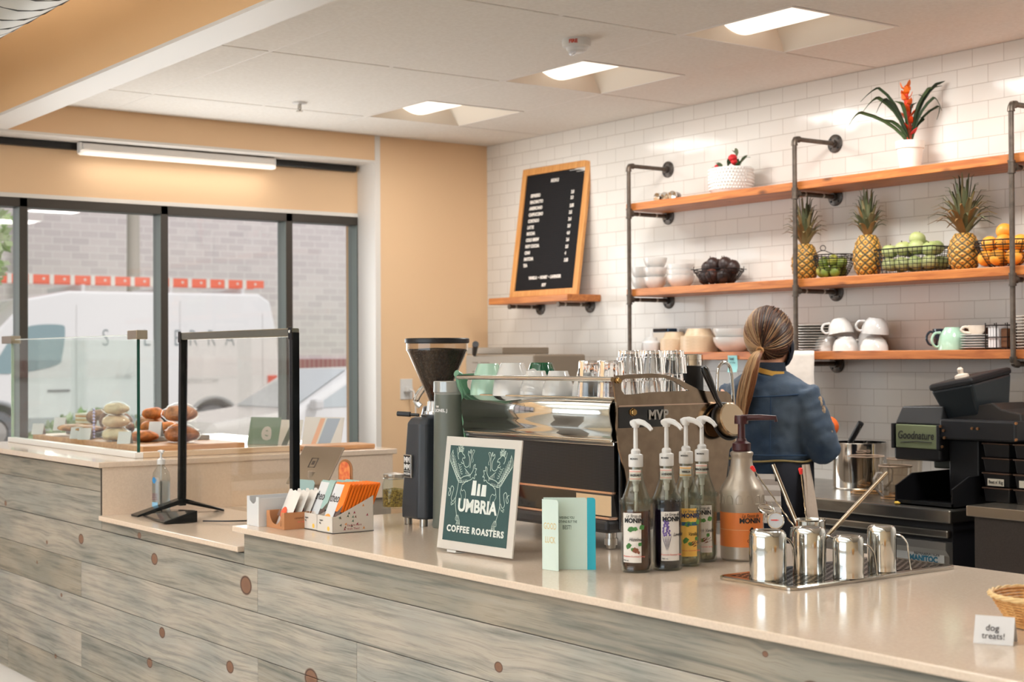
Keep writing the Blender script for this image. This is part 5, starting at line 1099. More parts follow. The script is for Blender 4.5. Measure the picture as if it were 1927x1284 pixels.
def choc(x0, y0, w_, n_bars, c_top, c_low, lab, tone, cnt_lab, hs=.05, hb=.107, d_=.142):
    t = thing('display_box', lab, 'box', (x0, y0, K))
    b = MB(); th = .0016
    b.box(0, w_, 0, th, 0, hs)
    for sx_ in (0, w_-th): b.prism([(0, 0), (d_, 0), (d_, hb), (.012, hs), (0, hs)], th, (sx_, 0, 0), (0, 1, 0), (0, 0, 1))
    b.box(0, w_, d_-th, d_, 0, hb); b.box(0, w_, 0, d_, 0, .002); b.build('printed_board', M('display_white', (214, 208, 200), .55), t)
    MB().box(-.001, w_+.001, -.001, d_+.001, 0, .0012).build('dark_base_edge', ink, t)
    mo = MB(); cs = [rgb(40, 60, 50), rgb(150, 50, 70), rgb(226, 140, 50), rgb(120, 80, 60), rgb(70, 110, 90)]
    if n_bars > 5:
        for k in range(17):
            yy = .012+.119*random.random(); zz = .010+random.random()*(hs-.014+max(0, (yy-.012))*.44); mo.c = cs[k % 5]; q = .8+random.random()*.8; r_ = .0055
            mo.add([(w_+.0004, yy+r_*cos(q), zz+r_*sin(q)), (w_+.0004, yy+r_*cos(q+2.5), zz+r_*sin(q+2.5)), (w_+.0004, yy+r_*.3*cos(q+3.4), zz+r_*.3*sin(q+3.4)), (w_+.0004, yy+r_*cos(q+4.1), zz+r_*sin(q+4.1))], [(0, 1, 2, 3)])
        mo.text('Explore more', .009, (w_+.0005, .075, .022), (0, 1, 0), (0, 0, 1)).text('from Theo!', .009, (w_+.0005, .072, .011), (0, 1, 0), (0, 0, 1))
        mo.build('scattered_print', attr_rough, t)['kind'] = 'stuff'
    MB().prism([(.007*cos(a), .007*sin(a)) for a in [2*pi*q/16 for q in range(16)]], .0004, (w_*.74, -.0004, .013)).build('yellow_badge', M('badge_yellow', (244, 190, 80), .5), t)
    MB().text('organic', .0075, (w_*.3, -.0006, .036)).text('85g', .007, (w_*.22, -.0006, .027)).build('lettering', ink, t)
    for k in range(n_bars):
        b_ = thing('chocolate_bar', cnt_lab[0] if k == 0 else cnt_lab[1], 'chocolate bar', (x0+.004, y0+.006+k*(.112/max(n_bars, 4)), K+.004), rot=(R(-23), 0, 0), group='%s chocolate bars' % tone)
        bw_ = w_-.010; bh = .150 if k else .152; mb = MB(); mb.c = c_low; mb.box(0, bw_, 0, .007, 0, bh*.42); mb.c = c_top; mb.box(0, bw_, 0, .007, bh*.42, bh)
        mb.c = c_top
        mb.box(0, bw_, .0025, .0045, bh, bh+.004); mb.build('wrapper', attr_gloss, b_)
        if k == 0:
            f_ = MB(); f_.box(.001, bw_*.62, -.0006, 0, .02, bh-.003); f_.build('white_front', wboard, b_)
            MB().text('theo', .040, (bw_*.34, -.0012, bh*.68), sx=.72).build('lettering', ink, b_)
            g = MB(); g.prism([(bw_*.25+.018*cos(a), .040+.013*sin(a)) for a in [2*pi*q/18 for q in range(18)]], -.0004, (0, -.0010, 0)); g.build('fruit_picture', M('fruit_%s' % tone, (240, 160, 80) if tone == 'orange' else (216, 204, 196), .5), b_)
            g = MB(); g.prism([(bw_*.62, .03), (bw_, .02), (bw_, .085), (bw_*.75, .06)], -.0004, (0, -.0010, 0)); g.build('dark_print', M('print_%s' % tone, (86, 70, 64), .5), b_)
choc(-4.150, 2.230, .094, 4, rgb(150, 178, 172), rgb(70, 62, 60), 'display box of pale teal chocolate bars beside the kraft box', 'teal', ('front bar of the pale teal chocolate bars, with a white lettered panel', 'one of the pale teal chocolate bars behind the front one'))
choc(-4.052, 2.226, .097, 10, rgb(238, 118, 34), rgb(54, 34, 40), 'patterned display box of orange chocolate bars, rightmost of the boxes', 'orange', ('front bar of the orange chocolate bars, with a white lettered panel', 'one of the orange chocolate bars behind the front one'))
# ---------------------------------------------------------------- sneeze guard on the low ledge
LZ = .8545
t = thing('sneeze_guard', 'clear sneeze guard in a black frame standing on the lowered ledge', 'sneeze guard', (0, 0, LZ))
fx0, fx1, fy = -5.345, -4.455, 2.365
bkf = M('black_profile', (24, 26, 27), .22, .5); slv = M('anodised_profile', (128, 128, 116), .25, .8)
lean = -.045
b = MB()
for x in (fx0, fx1):
    P = MB(); P.add([(x-.012-(.0 if x == fx1 else .018), fy-.014, .03), (x+.012-(.0 if x == fx1 else .018), fy-.014, .03), (x+.012-(.0 if x == fx1 else .018), fy+.014, .03), (x-.012-(.0 if x == fx1 else .018), fy+.014, .03), (x-.012, fy-.014, .675), (x+.012, fy-.014, .675), (x+.012, fy+.014, .675), (x-.012, fy+.014, .675)],
        [(3, 2, 1, 0), (4, 5, 6, 7), (0, 1, 5, 4), (1, 2, 6, 5), (2, 3, 7, 6), (3, 0, 4, 7)]); P.build('post', bkf, t, .003)
MB().box(fx0-.010, fx1+.010, fy-.014, fy+.014, .660, .688).build('top_bar', slv, t, .003)
for x in (fx0, fx1): MB().box(x-.0125, x+.0125, fy-.017, fy-.0135, .650, .692).build('corner_bracket', bkf, t, .002)
MB().cyl((fx1, fy-.0175, .677), (fx1, fy-.0195, .677), .005, n=14).build('bolt', whitep, t)
MB().box(fx0, fx1, fy-.002, fy+.002, .05, .662).build('clear_panel', thin_glass('acrylic_film', (252, 250, 246), .9), t)
for x in (fx0-.018, fx1):
    q_ = .19 if x < -5 else .09; P = MB(); P.add([(x-.03, fy-q_, .0), (x+.035, fy-q_, .0), (x+.022, fy, .040), (x-.022, fy, .040), (x-.03, fy-q_, .008), (x+.035, fy-q_, .008), (x+.022, fy, .060), (x-.022, fy, .060)], [(0, 1, 2, 3), (4, 7, 6, 5), (0, 4, 5, 1), (1, 5, 6, 2), (2, 6, 7, 3), (3, 7, 4, 0)])
    P.add([(x-.022, fy, .060), (x+.022, fy, .060), (x+.035, fy+.16, .008), (x-.03, fy+.16, .008), (x-.022, fy, .040), (x+.022, fy, .040), (x+.035, fy+.16, .0), (x-.03, fy+.16, .0)], [(0, 1, 2, 3), (4, 7, 6, 5), (0, 3, 7, 4), (1, 5, 6, 2), (2, 6, 7, 3)])
    P.build('foot', bkf, t, .002)
t = thing('card_reader_stand', 'low black wedge with a glossy slate top in front of the guard post', 'stand', (-5.20, 2.25, LZ), R(-8))
P = MB(); P.add([(-.16, -.07, .002), (.17, -.07, .002), (.17, .05, .002), (-.16, .05, .002), (-.16, -.07, .007), (.17, -.07, .010), (.17, .05, .044), (-.16, .05, .020)], [(3, 2, 1, 0), (4, 5, 6, 7), (0, 1, 5, 4), (1, 2, 6, 5), (2, 3, 7, 6), (3, 0, 4, 7)]); P.build('wedge', bkf, t, .002)
P = MB(); P.add([(-.155, -.066, .008), (.165, -.066, .011), (.165, .046, .0445), (-.155, .046, .0207)], [(0, 1, 2, 3)]); P.build('gloss_top', M('slate_mirror', (96, 88, 80), .08, .6), t)
tag(MB().tube(smoothpts([(-5.03, 2.30, LZ+.004), (-4.95, 2.36, LZ+.006), (-4.90, 2.50, LZ+.003), (-4.78, 2.48, LZ+.003), (-4.62, 2.42, LZ+.003), (-4.40, 2.44, LZ+.003)]), .0028, 8).build('cable', black), 'thin black cable trailing over the lowered ledge', 'cable')
# sanitiser
t = thing('sanitizer_bottle', 'clear hand sanitiser pump bottle beside the sneeze guard post', 'sanitizer bottle', (-5.752, 2.435, 1.0555-.2), 0)
t.location = (-5.40, 2.30, LZ); 
t.location = (-5.415, 2.325, LZ); t['_'] = 0; del t['_']
t.location = (-5.405, 2.30, LZ)
sc_ = .93
body_ = thin_glass('clear_pet', (240, 243, 243), 1.6)
MB().lathe([(0, .001), (.030, .001), (.034, .006), (.034, .135), (.030, .158), (.018, .176), (.013, .182), (.013, .190)], 36).build('bottle_body', body_, t)
MB().lathe([(0, .004), (.031, .005), (.0325, .01), (.0325, .125), (0, .125)], 30).build('gel', M('clear_gel', (226, 232, 234), .05, trans=.9, ior=1.2), t)
MB().lathe([(0, .212), (.008, .212), (.009, .208), (.0155, .206), (.0155, .188), (0, .188)], 24).build('pump_collar', whitep, t)
MB().lathe([(.004, .21), (.004, .232), (.012, .236), (.013, .240), (0, .243)], 16).tube([(0, 0, .238), (.022, -.006, .238), (.030, -.008, .231)], .0045, 8).build('pump_head', whitep, t)
MB().tube([(0, 0, .19), (0, 0, .01)], .003, 8).build('dip_tube', MATS['milky_plastic'], t)
g = MB(); leaf_shape(g, .0347, R(-95), .128, .026, .1, .5); g.build('blue_logo', M('sanitiser_blue', (40, 128, 188), .5), t)
curved(MB(), .0346, R(-100), R(-45), .020, .046).build('pale_blue_label', M('sanitiser_pale_blue', (140, 190, 220), .5), t)
b = MB(); 
for k in range(4): b.text('hand sanitizer', .0065, (0, 0, .078-.007*k), wrap=(.0350, 0, 0, R(-75)))
b.build('lettering', M('small_print', (150, 90, 100), .6), t)
# tablet till with its back to the camera
t = thing('tablet_till', 'taupe tablet till seen from behind over the low ledge', 'till', (-4.92, 2.70, LZ+.0), R(20))
b = MB(); b.M = Matrix.Translation((0, 0, .190)) @ Matrix.Rotation(R(-38), 4, 'X'); b.box(-.10, .095, -.004, .004, -.085, .085); b.build('tablet', M('taupe_aluminium', (142, 126, 110), .35, .5), t, .003)
b = MB(); b.M = Matrix.Translation((0, 0, .190)) @ Matrix.Rotation(R(-38), 4, 'X')
b.tube([(-.03, -.0045, -.01), (-.0, -.0045, -.01), (-.0, -.0045, .03), (-.03, -.0045, .03)], .0022, 6, closed=True).box(-.021, -.009, -.0055, -.004, .002, .018); b.build('square_emblem', M('dark_taupe', (74, 62, 54), .4), t)
MB().tube([(0, .0, .0), (0, .01, .17)], .02, 12, ry=.05).box(-.08, .08, -.06, .08, 0, .008).build('stand', M('taupe_stand', (150, 134, 118), .4), t, .003)
t = thing('booklet_stand', 'pale blue rounded card standing in front of the tablet till', 'card', (-4.80, 2.56, LZ), R(12), rot=(R(-12), 0, R(12)))
MB().prism([(-.055, 0), (.055, 0), (.055, .145), (.045, .155), (-.045, .155), (-.055, .145)], -.003).build('card_panel', M('pale_blue_card', (158, 188, 192), .6), t)
t = thing('paper_badge', 'small round topped orange patterned cut-out behind the chocolate bars', 'card', (-4.53, 2.60, LZ+.0), R(15))
MB().prism([(-.034, 0), (.034, 0), (.034, .205)]+[(.034*cos(a), .205+.034*sin(a)) for a in [pi*k/10 for k in range(11)]]+[(-.034, .205)], -.003).build('card_base', kraft, t)
MB().prism([(-.026, .15), (.026, .15), (.026, .205)]+[(.026*cos(a), .205+.026*sin(a)) for a in [pi*k/10 for k in range(11)]]+[(-.026, .205)], -.0006, (0, -.0031, 0)).build('orange_print', M('coral_print', (222, 104, 66), .6, noise=(60, (240, 150, 90), 1)), t)
# leaflet rack and boards at the back of the raised counter
t = thing('leaflet_rack', 'row of flyers and magazines at the window behind the ledge', 'leaflets', (-6.22, 3.06, 1.0555), R(26))
for k, (nm, c, x, w_, h_) in enumerate((('teal_leaflet', (132, 156, 142), 0, .17, .125), ('white_leaflet', (226, 226, 222), .172, .12, .115), ('striped_leaflet', (232, 230, 226), .30, .21, .13))):
    b = MB(); b.M = Matrix.Translation((x, .0, 0)) @ Matrix.Rotation(R(-14), 4, 'X'); b.box(0, w_, 0, .003, 0, h_); o = b.build('leaflet', M(nm, c, .5), t)
    b = MB(); b.M = Matrix.Translation((x, 0, 0)) @ Matrix.Rotation(R(-14), 4, 'X')
    if k == 0: b.text('e', .12, (.10, -.001, .06), bold=.004); b.build('lettering', paper, o).parent = t
    if k == 1: b.prism([(.02, 0), (.05, 0), (.09, .11), (.06, .11)], -.0004, (0, -.0004, 0)); b.build('dark_stripe', M('stripe_dark', (104, 112, 106), .5), t)
    if k == 2:
        b.prism([(.05, 0), (.075, 0), (.11, .125), (.085, .125)], -.0004, (0, -.0004, 0)); b.build('coral_stripe', M('stripe_coral', (238, 190, 160), .5), t)
        b = MB(); b.M = Matrix.Translation((x, 0, 0)) @ Matrix.Rotation(R(-14), 4, 'X'); b.prism([(.085, 0), (.15, 0), (.19, .125), (.12, .125)], -.0004, (0, -.0004, 0)); b.build('blue_stripe', M('stripe_blue', (176, 190, 206), .5), t)
tag(MB().box(-5.72, -5.56, 3.02, 3.34, 1.0555, 1.075).build('serving_board', MATS['warm_board'], None, .003), 'empty wooden board on the raised counter right of the pastries', 'board')
# dog treats corner
t = thing('wicker_basket', 'shallow woven wicker basket at the right edge of the bar', 'basket', (-1.735, 2.545, K+.0))
wk = M('wicker', (222, 172, 108), .6, noise=(40, (188, 132, 74)))
b = MB(); H = .062
for k in range(11):
    f_ = k/10; z = .004+H*.92*f_; r0 = .062+.040*f_**.8
    for ph in (0, 1): b.tube([((r0+.0022*cos(a*13+ph*pi+k*pi))*cos(a), (r0+.0022*cos(a*13+ph*pi+k*pi))*sin(a), z) for a in [2*pi*q/78 for q in range(78)]], .0026, 5, closed=True)
b.build('woven_wall', wk, t)['kind'] = 'stuff'
b = MB()
for k in range(26):
    a = 2*pi*k/26; b.tube([(.060*cos(a), .060*sin(a), .002), (.085*cos(a), .085*sin(a), H*.5), (.102*cos(a), .102*sin(a), H)], .0024, 5)
b.build('wicker_stakes', M('wicker_pale', (232, 200, 146), .6), t)['kind'] = 'stuff'
b = MB()
for ph in range(3): b.tube([((.105+.003*cos(a*9+ph*2.1))*cos(a), (.105+.003*cos(a*9+ph*2.1))*sin(a), H+.003*sin(a*9+ph*2.1)) for a in [2*pi*q/90 for q in range(90)]], .0028, 5, closed=True)
b.build('braided_rim', MATS['wicker_pale'], t)
MB().lathe([(0, .002), (.062, .002), (.062, .004), (0, .004)], 28).build('base', wk, t)
t = thing('table_card', 'folded white card saying dog treats in front of the wicker basket', 'card', (-1.700, 2.335, K+.0), R(26))
b = MB(); b.add([(-.035, -.022, 0), (.035, -.022, 0), (.035, .0, .048), (-.035, .0, .048), (-.035, .026, 0), (.035, .026, 0)], [(0, 1, 2, 3), (3, 2, 5, 4)]); o = b.build('folded_card', paper, t); o.modifiers.new('s', 'SOLIDIFY').thickness = .0006
uy = V((0, .022, .048)).normalized()
b = MB(); b.text('dog', .017, V((-.003, -.0103-.001, .0275)), (1, 0, 0), uy, sx=.95).text('treats!', .0165, V((0, -.0165-.001, .0140)), (1, 0, 0), uy, sx=.95); b.build('lettering', M('pen_ink', (64, 58, 60), .7), t)
# ---------------------------------------------------------------- things on the wall shelves
SA, SB, SC = 2.2375, 1.7935, 1.4635
SY = 5.215
# pots and plants
t = thing('potted_plant', 'red flowered small plant in a knobbly white oval pot on the top shelf', 'plant', (-5.300, SY, SA))
b = MB(); pr = [(0, 0), (.085, 0), (.100, .004), (.112, .02), (.117, .06), (.117, .122), (.112, .126), (.108, .122), (.108, .10), (0, .10)]
b.lathe(pr, 40, sq=lambda a: 1)
b.build('pot', ceramic, t).scale = (1, .85, 1)
b = MB()
for j in range(7):
    for k in range(44):
        a = 2*pi*(k+.5*(j % 2))/44; r = .1125+.005*min(1, j/2); b.ball((r*cos(a), .85*r*sin(a), .022+.0155*j), (.0048, .0048, .0052), 8, 5)
b.build('knobs', ceramic, t)['kind'] = 'stuff'
MB().lathe([(0, .112), (.108, .108)], 30).build('soil', M('soil', (70, 52, 40), .95), t).scale = (1, .85, 1)
b = MB(); dg = [rgb(62, 92, 52), rgb(88, 116, 70), rgb(120, 132, 104)]
for (x, y, z, l, a, c) in ((-.09, 0, .14, .05, 2.9, 0), (-.08, .02, .15, .045, 2.2, 1), (-.05, -.02, .14, .06, 2.4, 0), (-.02, 0, .15, .06, 1.2, 0), (.0, -.02, .15, .05, .6, 1), (.03, 0, .14, .05, .3, 0), (.06, .01, .16, .055, .8, 2), (.05, -.01, .19, .05, 1.7, 2), (.04, .0, .20, .04, 2.4, 2), (.07, 0, .17, .05, .2, 0), (.02, .02, .17, .05, 2.0, 1), (.045, -.02, .13, .06, 1.3, 0), (-.1, -.01, .13, .03, 3.3, 1), (-.06, -.02, .13, .04, 3.0, 0), (.06, -.02, .13, .05, .9, 0)):
    b.c = jit(dg[c], .15); d = V((cos(a), random.uniform(-.3, .3), sin(a)*.8))*l; p0 = V((x, y, z-.01))
    b.tube([(x*.7, y, .105), p0], .0012, 5); b.strip([p0, p0+d*.4+V((0, 0, .006)), p0+d*.8+V((0, 0, .004)), p0+d], [.004, .016, .012, .001], side=(-d.z, .3, d.x))
b.build('leaves', leafm, t)
fl = M('red_petals', (214, 46, 48), .45, noise=(60, (190, 30, 40)))
for (x, y, z, r) in ((.045, -.03, .170, .021), (.052, -.028, .150, .016), (-.075, -.02, .140, .013)):
    MB().ball((x, y, z), (r, r, r*.85), 16, 10, lambda d: 1+.12*sin(5*atan2(d.y, d.x)+3*d.z)).build('flower', fl, t)
t = thing('potted_plant', 'bromeliad with a tall orange red flower spike in a white clay pot', 'plant', (-4.208, SY, SA))
MB().lathe([(0, 0), (.043, 0), (.056, .095), (.0605, .096), (.0625, .128), (.058, .129), (.054, .118), (0, .118)], 36).build('pot', M('white_clay', (232, 226, 218), .5), t)
rx_ = V((sin(YAW), cos(YAW), 0))
b = MB(); gl_ = [rgb(48, 66, 40), rgb(66, 84, 50), rgb(38, 52, 36)]
for (dx, h, dr, w_) in ((-.14, .20, -.09, .011), (-.17, .14, -.06, .010), (-.10, .19, -.05, .012), (-.06, .10, -.08, .010), (.08, .24, .10, .013), (.13, .26, .02, .014), (.10, .20, .04, .012), (.06, .20, -.02, .013), (.14, .17, -.05, .009), (.04, .17, .02, .012), (-.03, .17, -.03, .012), (.02, .13, .0, .012), (.07, .11, -.03, .010), (-.13, .24, -.12, .008)):
    b.c = jit(random.choice(gl_), .15); d = rx_*dx; off = V((random.uniform(-.03, .03), -random.uniform(0, .04), 0))
    P = bez((0, 0, .115), d*.25+off*.5+V((0, 0, .115+h*.75)), d+off+V((0, 0, .115+h)), 5)+bez(d+off+V((0, 0, .115+h)), d*1.15+off+V((0, 0, .115+h*1.02)), d*1.15+rx_*(dr*.5 if abs(dr) > .03 else dr)+off+V((0, 0, .115+h+(-.06 if abs(dx) > .09 and h < .25 else .01))), 4)[1:]
    b.strip(P, [w_*.8, w_, w_, w_, w_, w_*.9, w_*.8, w_*.55, w_*.3, .001][:len(P)], side=V((-d.y, d.x, 0)).normalized()*.7+V((0, 0, .5)), fold=.35)
b.build('leaves', leafm, t)
b = MB()
for k in range(22):
    z = .15+.010*k; a = k*2.4; f_ = k/21; b.c = (lerp := (lambda p, q: tuple(p[i]*(1-f_)+q[i]*f_ for i in range(3))))(rgb(206, 34, 26), rgb(250, 126, 34))
    d = V((cos(a), sin(a), 0)); P = [V((0, 0, z)), V((0, 0, z+.01))+d*.018, V((0, 0, z+.024))+d*(.030-.008*f_), V((0, 0, z+.034))+d*(.040-.018*f_)]
    b.strip([p+rx_*(-.018*f_) for p in P], [.011, .014, .010, .001], side=d.cross(V((0, 0, 1))), fold=.2)
b.c = rgb(220, 60, 30); b.tube([(0, 0, .12), rx_*-.01+V((0, 0, .26)), rx_*-.016+V((0, 0, .37))], [.012, .014, .004], 10)
b.build('flower_spike', M('bract', attr=True, rough=.4), t)
# small jars lying on the top shelf
for k, (x, c, l) in enumerate(((-5.768, (226, 222, 216), 'clear and white shaker lying at the left of the top shelf'), (-5.715, (60, 44, 36), 'small brown jar lying in the middle of three on the top shelf'), (-5.665, (88, 60, 44), 'small brown jar lying nearest the knobbly white pot'))):
    t = thing('spice_jar', l, 'jar', (x, 5.18, SA+.0225), rot=(R(90), 0, R(10*k)))
    MB().lathe([(0, -.03), (.019, -.03), (.021, -.026), (.021, .018), (0, .02)], 24).build('jar_body', M('jarcol%d' % k if False else 'jar_tone_'+'abc'[k], c, .15, coat=.4), t)
    MB().lathe([(0, .02), (.0225, .02), (.0225, .034), (0, .035)], 24).build('lid', chrome, t)
# white bowls
def bowl(x, y, z, r, h, m, label, cat='bowl', name='bowl', inv=False, group=None, foot=.5, lip=.0):
    t = thing(name, label, cat, (x, y, z), 0, group)
    pr = [(0, 0), (r*foot, 0), (r*(foot+.06), h*.06), (r*.86, h*.42), (r*.97, h*.75), (r, h), (r*.96, h), (r*.92, h*.75), (r*.8, h*.44), (0, h*.14)]
    if lip: pr = [(0, 0), (r*foot, 0), (r*.80, h*.60), (r*.98, h*.62), (r, h*.72), (r, h), (r*.97, h), (r*.96, h*.74), (0, h*.66)]
    b = MB().lathe(pr, 40)
    if inv: b.v = [(a, c, h-d) for a, c, d in b.v]; b.f = [f[::-1] for f in b.f]
    b.build('bowl_body', m, t); return t
for k in range(3): bowl(-5.858, SY, SB+.050*k, .062, .062, ceramic, 'small white bowl, %s of the tall stack by the left shelf pipe' % ('lowest', 'middle one', 'topmost')[k], group='white bowls')
for k in range(2): bowl(-5.995, SY+.03, SB+.055*k, .060, .066, ceramic, 'white bowl partly behind the left shelf pipe, %s one' % ('lower', 'upper')[k], group='white bowls')
for k in range(3): bowl(-5.665, SY, SB+.028*k, .072, .062, ceramic, 'wide white bowl, %s of the nested stack beside the wire basket' % ('lowest', 'middle one', 'topmost')[k], group='white bowls')
kr_ = M('speckled_stoneware', (214, 190, 160), .35, noise=(30, (202, 176, 146)))
for k in range(5): bowl(-5.533, SY, SC+.0150*k, .094, .058, kr_, 'sand coloured stoneware bowl, %s of the wide upturned stack' % ('lowest', 'second from below', 'middle one', 'second from above', 'topmost')[k], inv=True, group='upturned stoneware bowls', lip=1, foot=.62)
for k in range(4): bowl(-5.715, SY, SC+.0165*k, .074, .055, kr_, 'beige stoneware bowl, %s of the narrower upturned stack by the blue packet' % ('lowest', 'second from below', 'second from above', 'topmost')[k], inv=True, group='upturned stoneware bowls', lip=1, foot=.62)
for k in range(2): bowl(-5.290, SY, SC+.042*k, .100, .072, ceramic, 'large white bowl, %s one of the pair beside the head of the barista' % ('lower', 'upper')[k], group='white bowls')
# packet and tub behind the glasses
t = thing('packet', 'torn packet with dark blue sides behind the upturned glasses', 'packet', (-5.85, 5.26, SC))
MB().box(-.045, .075, -.03, .03, 0, .125).build('packet_body', M('navy_packet', (34, 66, 100), .4), t, .004)
MB().box(-.040, .058, -.033, -.0302, .035, .105).build('paper_band', M('cream_band', (226, 214, 200), .6), t); MB().box(-.042, .060, -.034, -.028, .108, .1245).build('torn_opening', M('dark_slot', (40, 30, 28), .8), t)
t = thing('pump_tub', 'low white lidded tub with a short spout behind the upturned glasses', 'tub', (-5.835, 5.16, SC))
MB().lathe([(0, 0), (.046, 0), (.048, .004), (.048, .05), (.044, .056), (.034, .060), (.032, .078), (0, .08)], 32).lathe([(0, .08), (.010, .08), (.006, .112), (.003, .120), (0, .12)], 16, (.004, 0, 0)).build('tub_body', whitep, t)
# plates
plm = M('grey_plate', (196, 188, 178), .25, coat=.2)
for k in range(10):
    t = tag(MB().lathe([(0, .003), (.06, .003), (.09, .008), (.115, .010), (.116, .0085), (.092, .0055), (.06, 0), (0, 0)], 40).build('plate', plm if k else plm), 'grey dinner plate in the stack between the head of the barista and the cups', 'plate', 'grey dinner plates'); t.location = (-4.772, 5.222, SC+.0122*k)
for k in range(11):
    t = tag(MB().lathe([(0, .003), (.06, .003), (.09, .008), (.115, .010), (.116, .0085), (.092, .0055), (.06, 0), (0, 0)], 40).build('plate', M('white_plate', (226, 216, 204), .2, coat=.3)), 'white dinner plate in the stack at the right edge of the lowest shelf', 'plate', 'white dinner plates'); t.location = (-3.555, 5.222, SC+.0122*k)
# cups on the lowest shelf
def scup(x, y, z, r, h, m, label, inv, ha, tilt=0, name='coffee_cup', cat='cup'):
    t = thing(name, label, cat, (x, y, z), 0, 'cups on the lowest shelf')
    pr = [(0, 0), (r*.5, 0), (r*.56, h*.05), (r*.82, h*.3), (r*.96, h*.65), (r, h), (r*.955, h), (r*.91, h*.65), (r*.76, h*.32), (0, h*.10)]
    b = MB().lathe(pr, 36); hb = handle(MB(), r*.90, h*.55, w=.03, h=h*.62, th=.0052, a=ha)
    if inv:
        for q in (b, hb): q.v = [(a, c, h-d) for a, c, d in q.v]; q.f = [f[::-1] for f in q.f]
    b.build('cup_bowl', m, t)
    if ha is not None: hb.build('handle', m, t)
    return t
AL = YAW  # bearing helper
ar = atan2(cos(YAW), sin(YAW))   # direction that runs to the right of the picture
scup(-4.690, SY, SC, .056, .072, ceramic, 'white cup upside down, at the left end of the cup row', True, ar+2.6)
scup(-4.560, SY-.02, SC, .058, .064, ceramic, 'white cup upside down under a tilted white cup, handle to the right', True, ar)
u_ = scup(-4.585, SY-.02, SC+.066, .058, .070, ceramic, 'white cup leaning on another cup, handle to the left', True, ar+pi); u_.rotation_euler = (0, R(-9), 0); u_.location.z += .010
greyc = M('pale_grey_glaze', (206, 204, 202), .14, coat=.3)
scup(-4.405, SY-.01, SC, .062, .062, ceramic, 'white cup upside down below the pale grey cup', True, ar+1.2)
u_ = scup(-4.400, SY-.01, SC+.068, .061, .070, greyc, 'pale grey cup upside down on top of a white cup, handle to the left', True, ar+pi); u_.rotation_euler = (0, R(6), 0); u_.location.z += .007
scup(-4.495, SY+.068, SC+.0, .058, .10, greyc, 'pale grey cup at the back between the two stacks of cups', True, ar+.6)
scup(-4.62, SY+.072, SC, .052, .085, greyc, 'pale grey cup at the back behind the tilted white cup', True, ar+3)
scup(-4.060, SY+.035, SC, .052, .090, M('navy_glaze', (32, 38, 50), .15, coat=.4), 'dark navy mug behind the mint green mug', False, ar+pi, name='coffee_mug', cat='mug')
scup(-3.990, SY-.005, SC, .062, .095, mint, 'mint green mug upside down on the lowest shelf, handle to the left', True, ar+pi, name='coffee_mug', cat='mug')
scup(-3.925, SY+.07, SC, .05, .093, brown, 'dark brown mug, a sliver behind the mint mug and the saucers', False, None or ar, name='coffee_mug', cat='mug')
for k in range(6):
    t = tag(MB().lathe([(0, .003), (.035, .003), (.052, .008), (.068, .0105), (.0685, .009), (.054, .005), (.036, 0), (0, 0)], 36).build('saucer', ceramic), 'white saucer, %s of the stack of six under the small cup' % ('lowest', 'second from below', 'third from below', 'third from above', 'second from above', 'topmost')[k], 'saucer', 'white saucers'); t.location = (-3.862, SY-.01, SC+.0105*k)
scup(-3.866, SY-.01, SC+.0605, .036, .040, M('cream_glaze', (232, 216, 200), .15), 'small cream espresso cup standing on the stack of saucers', False, ar+pi, name='espresso_cup')
t = thing('wire_caddy', 'wire caddy holding white cards beside the right shelf pipe', 'caddy', (-3.735, SY-.03, SC))
b = MB(); wire = M('dark_wire', (44, 34, 30), .4, .6)
for z in (.006, .05, .098): b.tube([(-.052, -.03, z), (.052, -.03, z), (.052, .03, z), (-.052, .03, z)], .0022, 6, closed=True)
for x in (-.052, 0, .052):
    for y in (-.03, .03): b.tube([(x, y, .002), (x, y, .108)], .0022, 6)
b.build('wire_frame', wire, t)
for k in range(4): MB().box(-.042+.013*k, -.032+.013*k, -.026, .026, .008, .095).build('white_card', paper, t, .001)
MB().box(.014, .045, -.02, .02, .008, .085).build('brown_box', M('brown_tin', (110, 74, 50), .4, .3), t, .003)
